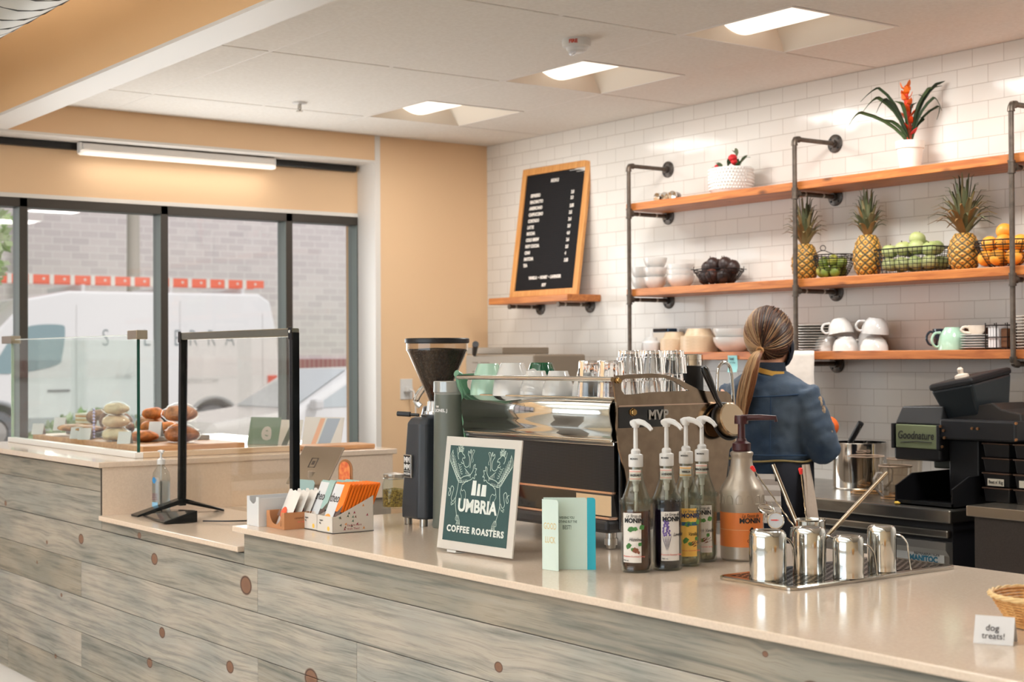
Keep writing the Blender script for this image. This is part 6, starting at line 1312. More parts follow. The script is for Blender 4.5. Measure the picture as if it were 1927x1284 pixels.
# pineapples
def pineapple(x, y, r, h, ch, label, seed, lean=0, leaves=52, spread=1.0):
    random.seed(seed); t = thing('pineapple', label, 'pineapple', (x, y, SB), 0, 'pineapples')
    b = MB(); N_, M_ = 78, 66; vs = []; prof_ = lambda q: sin(pi*min(max(q, .0), 1)**.86)**.42
    def cell(a, q):
        u = a/(2*pi)*9+q*5; v = a/(2*pi)*9-q*5; fu, fv = u % 1-.5, v % 1-.5; return fu, fv
    for j in range(M_+1):
        q = j/M_; rr = r*(.10+.90*prof_(.06+.88*q)) if 0 < j < M_ else r*.3
        for k in range(N_):
            a = 2*pi*k/N_; fu, fv = cell(a, q); e = max(abs(fu), abs(fv))*2; bump = .050*(1-e**2)+(.035 if e < .32 else 0)
            vs.append((rr*(1+bump)*cos(a), rr*(1+bump)*sin(a), h*q))
    b.smooth = True
    for j in range(M_):
        for k in range(N_):
            q = (j+.5)/M_; a = 2*pi*(k+.5)/N_; fu, fv = cell(a, q); e = max(abs(fu), abs(fv))*2
            c = rgb(70, 62, 40) if e > .80 else (rgb(110, 64, 36) if e < .26 else (rgb(206, 150, 62) if e < .62 else rgb(164, 124, 52)))
            b.f.append([j*N_+k, j*N_+(k+1) % N_, (j+1)*N_+(k+1) % N_, (j+1)*N_+k]); b.mi.append(0); b.sm.append(True); b.fc.append(jit(c, .12))
    b.v = vs; b.build('fruit_body', M('pineapple_skin', attr=True, rough=.5), t)
    b = MB()
    for k in range(leaves):
        f_ = k/leaves; a = k*2.39996+seed; l = ch*(.42+.58*f_)*(1.0 if k < leaves-6 else 1.05); out = (1-f_)**1.1*.62*spread+.05
        d = V((cos(a), sin(a), 0)); z0 = h-.008+.045*f_*ch/.2
        P = [V((0, 0, z0))+d*.012*(1-f_), V((0, 0, z0+l*.30))+d*(l*out*.35+.012), V((0, 0, z0+l*.62))+d*(l*out*.78+.012), V((0, 0, z0+l*(.93-.35*out)))+d*(l*out*1.25+.010), V((0, 0, z0+l*(1.0-.62*out)))+d*(l*out*1.7+.01)]
        b.c = jit(random.choice([rgb(100, 102, 70), rgb(120, 120, 86), rgb(132, 116, 78), rgb(86, 90, 62), rgb(140, 104, 62) if f_ < .6 else rgb(96, 104, 70)]), .15)
        w_ = .0105*(.7+.5*(1-f_)); P = [p+rx_*lean*(p.z-h) for p in P]
        b.strip(P, [w_, w_*1.0, w_*.75, w_*.4, .0006], side=d.cross(V((0, 0, 1))), fold=.30, th=.0005)
    b.build('crown_leaves', leafm, t); return t
pineapple(-4.818, SY, .060, .168, .195, 'pineapple standing behind the middle shelf pipe, leftmost of the pineapples', 3)
pineapple(-4.446, SY, .062, .185, .180, 'pineapple between the small lime basket and the green apple basket', 5, leaves=48, spread=.9)
pineapple(-3.925, SY-.01, .063, .156, .215, 'largest leafed pineapple, standing right of the green apple basket', 9, leaves=58, spread=1.35)
pineapple(-3.42, SY, .060, .17, .18, 'pineapple mostly cut off by the right edge of the picture', 11)
random.seed(21)
# wire baskets
bw_ = M('black_basket_wire', (30, 26, 26), .4, .4)
def fruit(name, label, cat, x, y, z, r, col, group, el=1.0, rot=None, stem=True, col2=None):
    t = thing(name, label, cat, (x, y, z), rot=rot or (random.uniform(-.4, .4), random.uniform(-.4, .4), random.uniform(0, 3)), group=group)
    m = M('%s_skin_%d' % (name, int(col[0])), col, .42, noise=(16, col2 or tuple(q*.86 for q in col)), bump=(140, .12, .001))
    if name == 'avocado': f_ = lambda d: 1-.16*max(0, d.z)+.02*sin(d.x*30)*sin(d.y*28)
    elif name == 'green_apple': f_ = lambda d: 1+.03*cos(d.z*2)-.16*(abs(d.z)**10)
    else: f_ = lambda d: 1
    MB().ball((0, 0, 0), (r, r, r*el), 22, 14, f_).build('skin', m, t)
    if stem: MB().tube([(0, 0, r*el*.84), (.001, 0, r*el*1.04)], .0022, 6).build('stem', M('stem_brown', (88, 70, 44), .8), t)
    return t
def round_basket(x, y, r, h, label, rings, spokes, zrim=None, scroll=True):
    t = thing('wire_basket', label, 'basket', (x, y, SB)); b = MB()
    pr = lambda f_: r*(.42+.58*f_**.55)
    for k in range(rings):
        f_ = k/(rings-1); q = pr(f_); b.tube([(q*cos(a), q*sin(a)*.86, .003+h*.8*f_) for a in [2*pi*i/40 for i in range(40)]], .0014, 5, closed=True)
    for z in (h*.82, h): b.tube([(r*1.01*cos(a), r*1.01*.86*sin(a), z) for a in [2*pi*i/40 for i in range(40)]], .0026, 6, closed=True)
    for k in range(spokes):
        a = 2*pi*k/spokes; b.tube([(pr(f_)*cos(a), pr(f_)*.86*sin(a), .003+h*.8*f_) for f_ in (0, .15, .35, .6, .85, 1)]+[(r*1.01*cos(a), r*.87*sin(a), h)], .0016, 5)
    b.build('wire_bowl', bw_, t)
    if scroll:
        for k in range(8):
            a0 = 2*pi*(k+.5)/8; c = MB(); P = []
            for s_ in (-1, 1):
                P = [((r*1.015)*cos(a0+s_*(.05+.17*(i/10)+.03*cos(i*.9))), .86*(r*1.015)*sin(a0+s_*(.05+.17*(i/10)+.03*cos(i*.9))), h*.84+h*.13*sin(i*.7)*(i/10)+.004) for i in range(11)]
                c.tube(P, .0014, 5)
            c.build('scroll', bw_, t)
        P = [(r*1.02*cos(-pi/2-.3), 0, 0)]
    return t
t = round_basket(-5.389, SY, .128, .078, 'round black wire basket holding dark avocados', 9, 20, scroll=False)
b = MB()
for a in (ar, ar+pi, ar-1.57, ar+1.57):
    c = V((.135*cos(a), .116*sin(a), .078)); b.tube([c+V((0, 0, -.012)), c+V((0, 0, .016))], .002, 5).tube([c-V((cos(a), sin(a), 0))*.012, c+V((cos(a), sin(a), 0))*.014], .002, 5)
b.build('cross_finial', bw_, t)
av = [(-.062, -.035, .045), (.0, -.052, .048), (.062, -.030, .046), (-.03, .03, .045), (.045, .035, .045), (-.075, .0, .092), (-.012, -.03, .105), (.055, -.012, .102), (.092, .01, .088), (.02, .03, .108), (-.04, .035, .100)]
pos = ['low at the left front', 'low in the middle front, reddest', 'low at the right front', 'low at the back left', 'low at the back right', 'upper, far left', 'upper, left of the middle', 'upper, right of the middle', 'upper, far right', 'upper, at the back middle', 'upper, at the back left']
for k, (x, y, z) in enumerate(av): fruit('avocado', 'dark brown avocado in the round wire basket, %s' % pos[k], 'avocado', -5.389+x, SY+y*.9, SB+z, .034, (112, 62, 44) if k == 1 else (66, 46, 40), 'avocados', 1.22, rot=(random.uniform(-.5, .5), random.uniform(-.5, .5), 0), col2=(48, 34, 32))
t = round_basket(-4.640, SY, .098, .105, 'small black wire basket with scrollwork holding limes, left of the second pineapple', 9, 16)
MB().tube([(.012*cos(a)*rx_.x, .012*cos(a)*rx_.y-.075, .135+.012*sin(a)) for a in [2*pi*i/16 for i in range(16)]], .0018, 5, closed=True).build('ring_finial', bw_, t)
b = MB(); b.tube(smoothpts([V((rx_*-.09+V((0, -.06, .105)))), rx_*-.04+V((0, -.072, .110)), rx_*0+V((0, -.075, .124)), rx_*.04+V((0, -.072, .110)), rx_*.09+V((0, -.05, .105))]), .002, 5); b.build('arched_wire', bw_, t)
for k, (x, y, z) in enumerate(((-.05, -.03, .032), (-.01, -.045, .030), (.035, -.035, .030), (-.025, .015, .032), (.025, .02, .032), (-.045, -.02, .072), (.005, -.015, .080), (.045, .0, .068))):
    fruit('lime', 'green lime in the small scrolled basket, %s' % ('bottom left', 'bottom middle front', 'bottom right', 'bottom back left', 'bottom back right', 'top left', 'top middle', 'top right')[k], 'lime', -4.640+x, SY+y, SB+z, .0245, (138, 146, 58) if k % 3 else (176, 168, 70), 'limes', 1.15, stem=False, col2=(104, 122, 44))
# rectangular basket of green apples
t = thing('wire_basket', 'long rectangular black wire basket full of green apples', 'basket', (-4.183, SY, SB)); b = MB()
bx_, by_ = .155, .085
for k in range(7):
    z = .003+.104*k/6; g_ = 1-.10*(1-k/6); b.tube([(-bx_*g_, -by_*g_, z), (bx_*g_, -by_*g_, z), (bx_*g_, by_*g_, z), (-bx_*g_, by_*g_, z)], .0016 if k < 6 else .0032, 5, closed=True)
for k in range(13):
    x = -bx_+2*bx_*k/12
    for s_ in (-1, 1): b.tube([(x*.9, s_*by_*.9, .003), (x, s_*by_, .107)], .0015, 5)
    b.tube([(x*.9, -by_*.9, .003), (x*.9, by_*.9, .003)], .0015, 5)
for k in range(7):
    y = -by_+2*by_*k/6
    for s_ in (-1, 1): b.tube([(s_*bx_*.9, y*.9, .003), (s_*bx_, y, .107)], .0015, 5)
b.build('wire_grid', bw_, t)
n = 0
for (x, y, z, w_) in [(-.105+.070*k, -.040, .042, 'bottom front row, number %s from the left' % w) for k, w in enumerate(('one', 'two', 'three', 'four'))]+[(-.105+.070*k, .036, .042, 'bottom back row, number %s from the left' % w) for k, w in enumerate(('one', 'two', 'three', 'four'))]+[(-.115+.072*k, -.030, .100+.010*(k in (1, 2)), 'upper front row, number %s from the left' % w) for k, w in enumerate(('one', 'two', 'three', 'four'))]+[(-.07+.075*k, .035, .106+.012*(k == 1), 'upper back row, number %s from the left' % w) for k, w in enumerate(('one', 'two', 'three'))]+[(.012, -.002, .148, 'topmost of the heap')]:
    fruit('green_apple', 'green apple in the long wire basket, %s' % w_, 'apple', -4.183+x, SY+y, SB+z, .0345, (150, 166, 98) if n % 3 else (166, 172, 110), 'green apples', .95, col2=(176, 180, 124)); n += 1
t = round_basket(-3.735, SY-.005, .118, .110, 'black wire basket with scrollwork holding oranges at the right end', 9, 18)
for k, (x, y, z) in enumerate(((-.06, -.04, .042), (.005, -.055, .042), (.065, -.03, .042), (-.03, .03, .042), (.04, .035, .042), (-.055, -.02, .100), (.015, -.025, .103), (.075, .0, .098), (-.01, .04, .106), (.05, .045, .104), (.0, .005, .150))):
    fruit('orange', 'orange in the scrolled wire basket at the right, %s' % ('bottom left', 'bottom front middle', 'bottom right', 'bottom back left', 'bottom back right', 'upper left', 'upper middle front', 'upper right', 'upper back left', 'upper back right', 'topmost')[k], 'orange', -3.735+x, SY-.005+y*.9, SB+z, .034, (238, 168, 62), 'oranges', .97, stem=False, col2=(226, 144, 44))
# ---------------------------------------------------------------- back counter
stl = M('stainless_counter', (178, 174, 166), .27, 1, noise=(8, (160, 156, 150)), stretch=(1, 1, 6))
stl2 = M('stainless_door', (172, 170, 166), .35, .85)
t = thing('undercounter_fridge', 'long stainless undercounter fridge behind the barista', 'fridge', (0, 0, 0))
MB().box(-5.9, -3.542, 4.60, YB-.005, .815, .866).build('steel_top', stl, t, .006)
MB().box(-5.88, -3.56, 4.64, YB-.01, .10, .812).build('cabinet', M('fridge_black', (28, 28, 32), .5), t)
MB().box(-4.40, -3.565, 4.615, 4.64, .757, .788).build('door_handle', stl, t, .006)
MB().box(-5.86, -4.42, 4.615, 4.64, .757, .788).build('door_handle', stl, t, .006)
for a, b_ in ((-4.41, -3.563), (-5.87, -4.43)):
    d = MB(); d.prism([(4.622, .12), (4.622, .690), (4.600, .715), (4.600, .742), (4.640, .742), (4.640, .12)], b_-a, (a, 0, 0), (0, 1, 0), (0, 0, 1)); d.build('door', stl2, t)
for k, x in enumerate((-5.8, -3.65)): MB().cyl((x, 4.72, 0), (x, 4.72, .10), .02).build('foot', steel, t)
s_ = MB().box(-3.86, -3.585, 4.6195, 4.6215, .655, .702).build('maker_sticker', M('sticker_white', (214, 218, 220), .5), t)
MB().text('REFRIGERATION', .020, (-3.665, 4.6190, .692), bold=.0004, sx=.8).build('lettering', M('sticker_ink', (60, 62, 66), .5), s_)
MB().text('MANITOC', .030, (-3.680, 4.6190, .671), bold=.0016, sx=.95).build('blue_lettering', M('sticker_blue', (40, 120, 156), .5), s_)
t = thing('undercounter_cabinet', 'brown fronted cabinet with a steel top edge at the right', 'cabinet', (0, 0, 0))
MB().box(-3.470, -2.2, 4.60, YB-.005, .851, .8905).build('steel_top', M('steel_top_warm', (196, 186, 172), .25, 1), t, .003)
MB().box(-3.452, -2.22, 4.625, YB-.01, .05, .850).build('cabinet', M('taupe_front', (74, 66, 62), .55, noise=(300, (66, 58, 54))), t)
# juice press
jb = M('press_black', (24, 24, 27), .38, bump=(400, .1)); jt = thing('juice_press', 'large black juice press with a green nameplate on the steel counter', 'juice press', (0, 0, .8665))
Z = -.8665
MB().box(-3.925, -3.70, 4.75, 5.06, 1.03+Z, 1.172+Z).build('press_head', jb, jt, .010)
b = MB(); b.add([(-3.920, 4.752, 1.172+Z), (-3.702, 4.752, 1.172+Z), (-3.702, 5.05, 1.172+Z), (-3.920, 5.05, 1.172+Z), (-3.902, 4.775, 1.240+Z), (-3.705, 4.775, 1.244+Z), (-3.705, 5.03, 1.244+Z), (-3.902, 5.03, 1.240+Z)], [(3, 2, 1, 0), (4, 5, 6, 7), (0, 1, 5, 4), (1, 2, 6, 5), (2, 3, 7, 6), (3, 0, 4, 7)]); b.build('press_cover', M('press_cover_grey', (44, 45, 47), .45), jt, .006)
n_ = MB().box(-3.905, -3.708, 4.738, 4.752, 1.078+Z, 1.170+Z).build('nameplate', M('green_nameplate', (118, 126, 96), .35, noise=(5, (100, 110, 80))), jt, .003)
MB().text('Goodnature', .044, (-3.808, 4.7372, 1.128+Z), sx=.80, shear=.15, bold=.0006).tube([(-3.88, 4.7372, 1.100+Z), (-3.80, 4.7372, 1.106+Z), (-3.73, 4.7372, 1.104+Z)], .0016, 5).build('lettering', ink, n_)
for x in (-3.921, -3.702):
    MB().box(x-.006, x+.008, 4.735, 4.77, 1.075+Z, 1.173+Z).build('side_rail', jb, jt, .003)
bm = M('copper_bolt', (186, 140, 100), .3, 1)
for (x, z) in ((-3.69, 1.168), (-3.676, 1.152), (-3.672, 1.125), (-3.682, 1.090), (-3.545, 1.165), (-3.520, 1.165), (-3.352, 1.190), (-3.352, 1.130)):
    MB().cyl((x, 4.742, z+Z), (x, 4.736, z+Z), .0055, n=12).build('bolt', bm, jt)
MB().box(-3.70, -3.36, 4.745, 5.05, 1.118+Z, 1.196+Z).build('cross_arm', jb, jt, .008)
b = MB(); b.prism([(-3.70, 1.19), (-3.37, 1.19), (-3.375, 1.222), (-3.46, 1.238), (-3.50, 1.262), (-3.56, 1.25), (-3.70, 1.235)], -.20, (0, 4.80, Z), (1, 0, 0), (0, 0, 1)); b.build('arm_cover', M('press_brown_black', (40, 36, 34), .35), jt, .006)
MB().box(-3.70, -3.56, 4.80, 5.08, .03, 1.12+Z).build('column', jb, jt, .008)
MB().box(-3.85, -3.70, 4.90, 5.06, .125, .170).build('drip_plate', M('moss_plate', (62, 70, 60), .5), jt, .006)
# tilted feed hopper
h_ = MB(); h_.M = Matrix.Translation((-3.635, 4.90, 1.215+Z)) @ Matrix.Rotation(R(9), 4, 'X') @ Matrix.Rotation(R(-9), 4, 'Y')
h_.add([(-.075, -.10, 0), (.075, -.10, 0), (.075, .10, 0), (-.075, .10, 0), (-.100, -.125, .125), (.100, -.125, .125), (.100, .125, .125), (-.100, .125, .125)], [(3, 2, 1, 0), (4, 5, 6, 7), (0, 1, 5, 4), (1, 2, 6, 5), (2, 3, 7, 6), (3, 0, 4, 7)])
h_.build('feed_hopper', M('hopper_dark', (36, 42, 46), .3, coat=.2), jt, .010)
h_ = MB(); h_.M = Matrix.Translation((-3.635, 4.90, 1.215+Z)) @ Matrix.Rotation(R(9), 4, 'X') @ Matrix.Rotation(R(-9), 4, 'Y'); h_.box(-.104, .104, -.129, .129, .122, .150); h_.build('hopper_lid', jb, jt, .012)
h_ = MB(); h_.M = Matrix.Translation((-3.635, 4.90, 1.215+Z)) @ Matrix.Rotation(R(9), 4, 'X') @ Matrix.Rotation(R(-9), 4, 'Y'); h_.lathe([(0, .15), (.028, .15), (.026, .160), (.010, .166), (.012, .182), (.006, .190), (0, .19)], 20, (-.02, -.02, 0)); h_.build('lid_knob', M('bone_plastic', (212, 196, 180), .4), jt)
t = thing('bus_tray', 'black open plastic tray in front of the juice press', 'tray', (0, 0, .867))
b = MB(); x0, x1, y0, y1 = -3.83, -3.56, 4.64, 4.745
b.box(x0, x1, y0, y1+.25, 0, .006)
b.prism([(y0, 0), (y0, .072), (y0+.1, .115), (y1+.25, .118), (y1+.25, 0)], .006, (x0, 0, 0), (0, 1, 0), (0, 0, 1)).prism([(y0, 0), (y0, .072), (y0+.1, .115), (y1+.25, .118), (y1+.25, 0)], .006, (x1-.006, 0, 0), (0, 1, 0), (0, 0, 1)).box(x0, x1, y1+.244, y1+.25, 0, .118).box(x0, x1, y0, y0+.005, 0, .018)
b.build('tray_shell', M('tray_black', (18, 18, 20), .35), t)
t = thing('food_scrap', 'tiny yellow crumb on the steel counter at the tray corner', 'crumb', (-3.80, 4.615, .868)); MB().ball((0, 0, .006), (.012, .008, .006), 12, 8, lambda d: 1+.2*sin(d.x*9)).build('crumb_body', M('yellow_crumb', (216, 176, 70), .7), t)
# stacked black tubs
for j, (x, tx_, w1) in enumerate(((-3.462, "Beet n' Rig", 'left'), (-3.325, 'Vit C', 'right'))):
    for k in range(4):
        t = thing('food_tub', 'black food tub, %s of the %s stack right of the juice press' % (('lowest', 'second from below', 'second from above', 'topmost')[k], w1), 'tub', (x, 4.86, .891+.0555*k), 0, 'stacked black food tubs')
        b = MB(); r0, r1, z1 = .052, .058, .052+.004
        b.add([(-r0, -.085, 0), (r0, -.085, 0), (r0, .085, 0), (-r0, .085, 0), (-r1, -.092, .0545), (r1, -.092, .0545), (r1, .092, .0545), (-r1, .092, .0545)], [(3, 2, 1, 0), (4, 5, 6, 7), (0, 1, 5, 4), (1, 2, 6, 5), (2, 3, 7, 6), (3, 0, 4, 7)])
        b.build('tub_body', jb, t, .004)
        MB().box(-r1-.002, r1+.002, -.096, .094, .0485, .0545).build('rim', M('tub_rim_painted_light', (74, 54, 44), .25, coat=.4), t, .0015)  # brown colour stands in for orange light on the black rim
        if k == 1:
            o = MB().box(-.036, .034, -.0935, -.0905, .006, .032).build('tape_label', M('masking_tape', (214, 206, 190), .7), t)
            MB().text(tx_, .018, (0, -.0940, .0195), sx=.8, bold=.0003).build('lettering', ink, o)
# pot with ladle, clear jugs
t = thing('steel_pot', 'tall stainless pot behind the clear measuring jugs', 'pot', (-4.385, 5.08, .8665))
MB().lathe([(0, 0), (.112, 0), (.116, .006), (.116, .197), (.119, .200), (.113, .200), (.112, .008), (0, .006)], 44).build('pot_body', chrome, t)
t = thing('ladle', 'black handled tool sticking out of the stainless pot', 'utensil', (-4.43, 5.06, .90))
MB().tube([(0, 0, 0), (.02, -.01, .155)], .006, 8).build('shank', steel, t); MB().tube([(.018, -.012, .155), (.030, -.015, .175), (.082, -.012, .252)], [.011, .013, .014], 12).build('grip', black, t)
pc_ = thin_glass('polycarbonate', (238, 232, 224), 1.1)
def jug(x, y, r, h, label, ha, tiltd=0):
    t = thing('measuring_jug', label, 'jug', (x, y, .867), 0, 'clear measuring jugs')
    MB().lathe([(0, .001), (r*.86, .001), (r*.88, .006), (r, h), (r*1.03, h+.001), (r*1.03, h-.004), (r*.98, h-.005)], 40).build('jug_wall', pc_, t)
    MB().lathe([(r*.80, .0015), (r*.89, .0015), (r*.89, .008), (r*.80, .004)], 36).build('base_ring', M('amber_base', (196, 150, 100), .2), t)
    MB().tube([(r*1.01*cos(a), r*1.01*sin(a), h) for a in [2*pi*k/36 for k in range(36)]], .0022, 6, closed=True).build('rim', M('jug_rim', (206, 180, 160), .15, alpha=.8), t)
    MB().tube([(cos(ha)*q_, sin(ha)*q_, z) for q_, z in [(r*.98, h*.80), (r+.020, h*.80), (r+.034, h*.62), (r+.030, h*.35), (r*.92, h*.10)]], .0045, 8, ry=.007).build('handle', M('jug_handle', (206, 196, 186), .1, trans=.6, ior=1.2), t)
jug(-4.195, 4.90, .074, .155, 'clear measuring jug, leftmost of three beside the barista', ar-.4)
jug(-4.035, 4.95, .072, .150, 'clear measuring jug, middle one of three on the steel counter', ar+2.8)
jug(-3.960, 4.80, .066, .132, 'clear measuring jug, nearest one, beside the black tray', ar+pi+.35)
t = thing('honey_packet', 'yellow packet lettered HONE between the jugs and the juice press', 'packet', (-3.885, 5.115, .867), R(-6))
MB().box(-.030, .030, -.01, .01, 0, .185).build('packet_body', M('yellow_packet', (206, 172, 74), .5), t, .003)
MB().text('HONE', .022, (0, -.0106, .165), sx=.8, bold=.0006).text('\u2022  \u2022  \u2022', .02, (0, -.0106, .135)).tube([(-.018, -.0106, .108), (.018, -.0106, .108), (.018, -.0106, .066), (-.018, -.0106, .066)], .0015, 5, closed=True).build('lettering', M('dark_brown_ink', (62, 44, 26), .6), t)
# brewer at the far end of the back counter
t = thing('coffee_brewer', 'taupe steel brewer with a slanted black handle in the far corner', 'brewer', (0, 0, .8665))
bs_ = M('taupe_steel', (134, 120, 104), .5, .15)
MB().box(-7.05, -5.95, 4.62, YB-.005, -.05, -.001).build('steel_ledge', stl, t); MB().box(-7.05, -5.95, 4.66, YB-.01, -.85, -.05).build('base_cabinet', MATS['fridge_black'], t)
MB().box(-6.93, -6.295, 4.75, 5.10, .0, .592).build('lower_body', bs_, t, .010)
MB().box(-6.99, -6.645, 4.80, 5.12, .594, .632).build('top_body', bs_, t, .004)
MB().tube([(-6.80, 4.72, .597), (-6.70, 4.66, .650)], [.012, .018], 14).tube([(-6.86, 4.76, .585), (-6.80, 4.72, .597)], .006, 8).build('handle', black, t)
b = MB()
for k in range(3): b.box(-6.86, -6.81, 4.748, 4.75, .545-.05*k, .552-.05*k).box(-6.78, -6.70, 4.748, 4.75, .545-.05*k, .551-.05*k)
b.build('control_marks', M('mark_brown', (110, 92, 76), .6), t)
# ---------------------------------------------------------------- the barista, seen from behind
P0 = V((-4.06, 4.19, 0)); FA = R(106); Fv = V((cos(FA), sin(FA), 0)); Rv = V((sin(FA), -cos(FA), 0))
def C(s, f, z): return P0+Rv*s+Fv*f+V((0, 0, z))
def loft(b, rings, n=28, caps=True):
    """rings: (s, f, z, rx, ry) horizontal ellipses in the body's own axes"""
    vs = []
    for s, f, z, rx, ry in rings:
        c = C(s, f, z)
        for k in range(n): a = 2*pi*k/n; vs.append(c+Rv*(rx*cos(a))+Fv*(ry*sin(a)))
    N_ = len(rings); b.smooth = True; b.add(vs, [(i*n+k, i*n+(k+1) % n, (i+1)*n+(k+1) % n, (i+1)*n+k) for i in range(N_-1) for k in range(n)]+([tuple(range(n-1, -1, -1)), tuple((N_-1)*n+k for k in range(n))] if caps else [])); return b
def remesh(o, vox, sm=4):
    m = o.modifiers.new('r', 'REMESH'); m.mode = 'VOXEL'; m.voxel_size = vox; m.use_smooth_shade = True
    s = o.modifiers.new('s', 'SMOOTH'); s.factor = .5; s.iterations = sm; return o
T = thing('person', 'barista seen from behind, long ponytail, denim jacket and dark apron, holding an orange', 'person', (0, 0, 0))
skin = M('skin', (206, 150, 118), .5, noise=(20, (196, 138, 108)))
denim = M('blue_denim', (38, 58, 82), .85, noise=(7, (72, 84, 98), 5), bump=(420, .5, .002), sheen=.1)
b = MB()
# head and neck, trunk, arms, legs: one continuous skin
b.ball(C(0, .022, 1.520), (.073, .073, .100), 28, 20); b.v = [tuple(V(p)) for p in b.v]
loft(b, [(0, .045, 1.405, .020, .022), (0, .044, 1.415, .042, .048), (0, .036, 1.445, .056, .066), (0, .030, 1.49, .066, .082), (0, .020, 1.54, .071, .090), (0, .012, 1.58, .062, .080), (0, .008, 1.61, .035, .046)])
loft(b, [(0, -.012, 1.33, .060, .060), (0, -.004, 1.38, .050, .052), (0, .006, 1.42, .047, .050), (0, .012, 1.46, .046, .05)])
loft(b, [(0, 0, .86, .155, .105), (0, 0, .95, .160, .105), (0, 0, 1.05, .125, .09), (0, 0, 1.15, .135, .095), (0, -.004, 1.25, .150, .10), (0, -.01, 1.32, .145, .085), (0, -.012, 1.365, .07, .06)])
SH, EL, WR = C(.150, -.014, 1.312), C(.212, .035, 1.090), C(.110, .255, 1.125)
SHL, ELL, WRL = C(-.150, -.014, 1.312), C(-.215, .06, 1.085), C(-.085, .265, 1.12)
for a, e, w_ in ((SH, EL, WR), (SHL, ELL, WRL)):
    b.tube([a, a.lerp(e, .3), a.lerp(e, .7), e, e.lerp(w_, .25), e.lerp(w_, .7), w_], [.050, .046, .040, .036, .036, .028, .023], 14)
def hand(w_, d, side_, curl):
    d = d.normalized(); s_ = d.cross(V((0, 0, 1))).normalized()*side_; up_ = s_.cross(d).normalized()*side_
    up_ = V((0, 0, 1)) if up_.z < 0 else up_
    b.tube([w_, w_+d*.03, w_+d*.06, w_+d*.085], [.022, .026, .034, .032], 12, ry=[.018, .016, .015, .013])
    for k, (o_, l) in enumerate(((-.028, .060), (-.010, .068), (.010, .064), (.027, .052))):
        p = w_+d*.082+s_*o_; q1 = p+d*l*.42-up_*l*.12*curl; q2 = q1+d*l*.28*(1-curl*.4)-up_*l*.30*curl; q3 = q2+d*l*.1*(1-curl)-up_*l*.28*curl
        b.tube([p-d*.012, p, q1, q2, q3], [.0095, .0095, .0085, .0078, .0055], 10)
    p = w_+d*.03-s_*.026; b.tube([p, p-s_*.022+d*.022-up_*.008, p-s_*.024+d*.044-up_*.022, p-s_*.014+d*.060-up_*.030], [.012, .011, .0095, .007], 10)
hand(WR, Fv*.8-Rv*.35+V((0, 0, .12)), 1, .9); hand(WRL, Fv*.9+Rv*.25, -1, .7)
for s_ in (-1, 1):
    b.tube([C(.082*s_, 0, .88), C(.085*s_, .01, .70), C(.085*s_, .012, .50), C(.085*s_, -.005, .40), C(.085*s_, -.012, .28), C(.085*s_, -.012, .09)], [.085, .078, .056, .050, .050, .036], 16)
# nose, ears, lips
b.tube([C(0, .100, 1.53), C(0, .118, 1.500), C(0, .112, 1.492)], [.008, .012, .008], 10)
for s_ in (-1, 1): b.tube([C(.070*s_, .012, 1.535), C(.080*s_, .004, 1.525), C(.080*s_, .006, 1.500), C(.072*s_, .014, 1.482)], [.007, .011, .009, .006], 10)
b.tube([C(-.02, .098, 1.462), C(0, .104, 1.463), C(.02, .098, 1.462)], [.004, .007, .004], 8)
remesh(b.build('body', skin, T), .0065, 3)
for s_ in (-1, 1): MB().ball(C(.030*s_, .090, 1.525), .011, 14, 10).build('eye', M('eye_white', (236, 232, 228), .2), T)
# denim jacket
b = MB()
loft(b, [(0, 0, 1.035, .150, .108), (0, 0, 1.055, .156, .114), (0, 0, 1.075, .150, .110), (0, -.004, 1.15, .160, .116), (0, -.010, 1.23, .172, .122), (0, -.014, 1.29, .176, .115), (0, -.016, 1.33, .165, .098), (0, -.016, 1.362, .118, .078), (0, -.012, 1.385, .075, .068)])
def fold(a, e, w_):
    P = []; rr = []
    for k in range(23):
        f_ = k/22; p = a.lerp(e, f_/.55) if f_ < .55 else e.lerp(w_, (f_-.55)/.45)
        P.append(p+V((0, 0, .004*sin(k*2.1)))); base = .056+.010*min(1, f_*4)-.010*f_ if f_ < .5 else .061-.026*(f_-.5)
        rr.append(base*(1+.055*sin(k*2.7)+(.07 if .48 < f_ < .6 else 0)))
    return P, rr
for a, e, w_ in ((SH, EL, WR), (SHL, ELL, WRL)):
    P, rr = fold(a, e, e.lerp(w_, .86)); b.tube(P, rr, 18)
jk = remesh(b.build('denim_jacket', denim, T), .0085, 2)
tx_ = bpy.data.textures.new('folds', 'CLOUDS'); tx_.noise_scale = .07; dm = jk.modifiers.new('folds', 'DISPLACE'); dm.texture = tx_; dm.strength = .020; dm.mid_level = .5; dm.texture_coords = 'GLOBAL'
seam = M('denim_seam', (36, 58, 84), .9); b = MB()
def surf(a, z, k=1.0):   # point on the jacket's back at bearing a
    rx, ry = (.178, .123) if z > 1.2 else (.164, .118)
    return C(rx*cos(a)*k, ry*sin(a)*k-.012, z)
b.tube([surf(a, 1.295-.006*cos((a+pi/2)*2), 1.02) for a in [R(-160)+R(140)*k/16 for k in range(17)]], .0028, 6)
b.tube([surf(a, 1.070, 1.03) for a in [R(-175)+R(170)*k/20 for k in range(21)]], .003, 6)
for a in (R(-112), R(-66)): b.tube([surf(a, z, 1.015) for z in (1.075, 1.15, 1.22, 1.29)], .0022, 6)
b.build('seams', seam, T)
fr_ = M('frayed_cotton', (190, 166, 136), .95, noise=(90, (120, 96, 80), 2))
for (s_, f_, z, r_) in ((.232, -.012, 1.268, .015), (.243, -.006, 1.238, .012), (.262, .015, 1.155, .012)):
    MB().ball(C(s_-.013, f_, z), (r_*.45, r_*.7, r_*1.3), 14, 8, lambda d: 1+.25*sin(d.x*9+d.z*14)).build('frayed_patch', fr_, T)
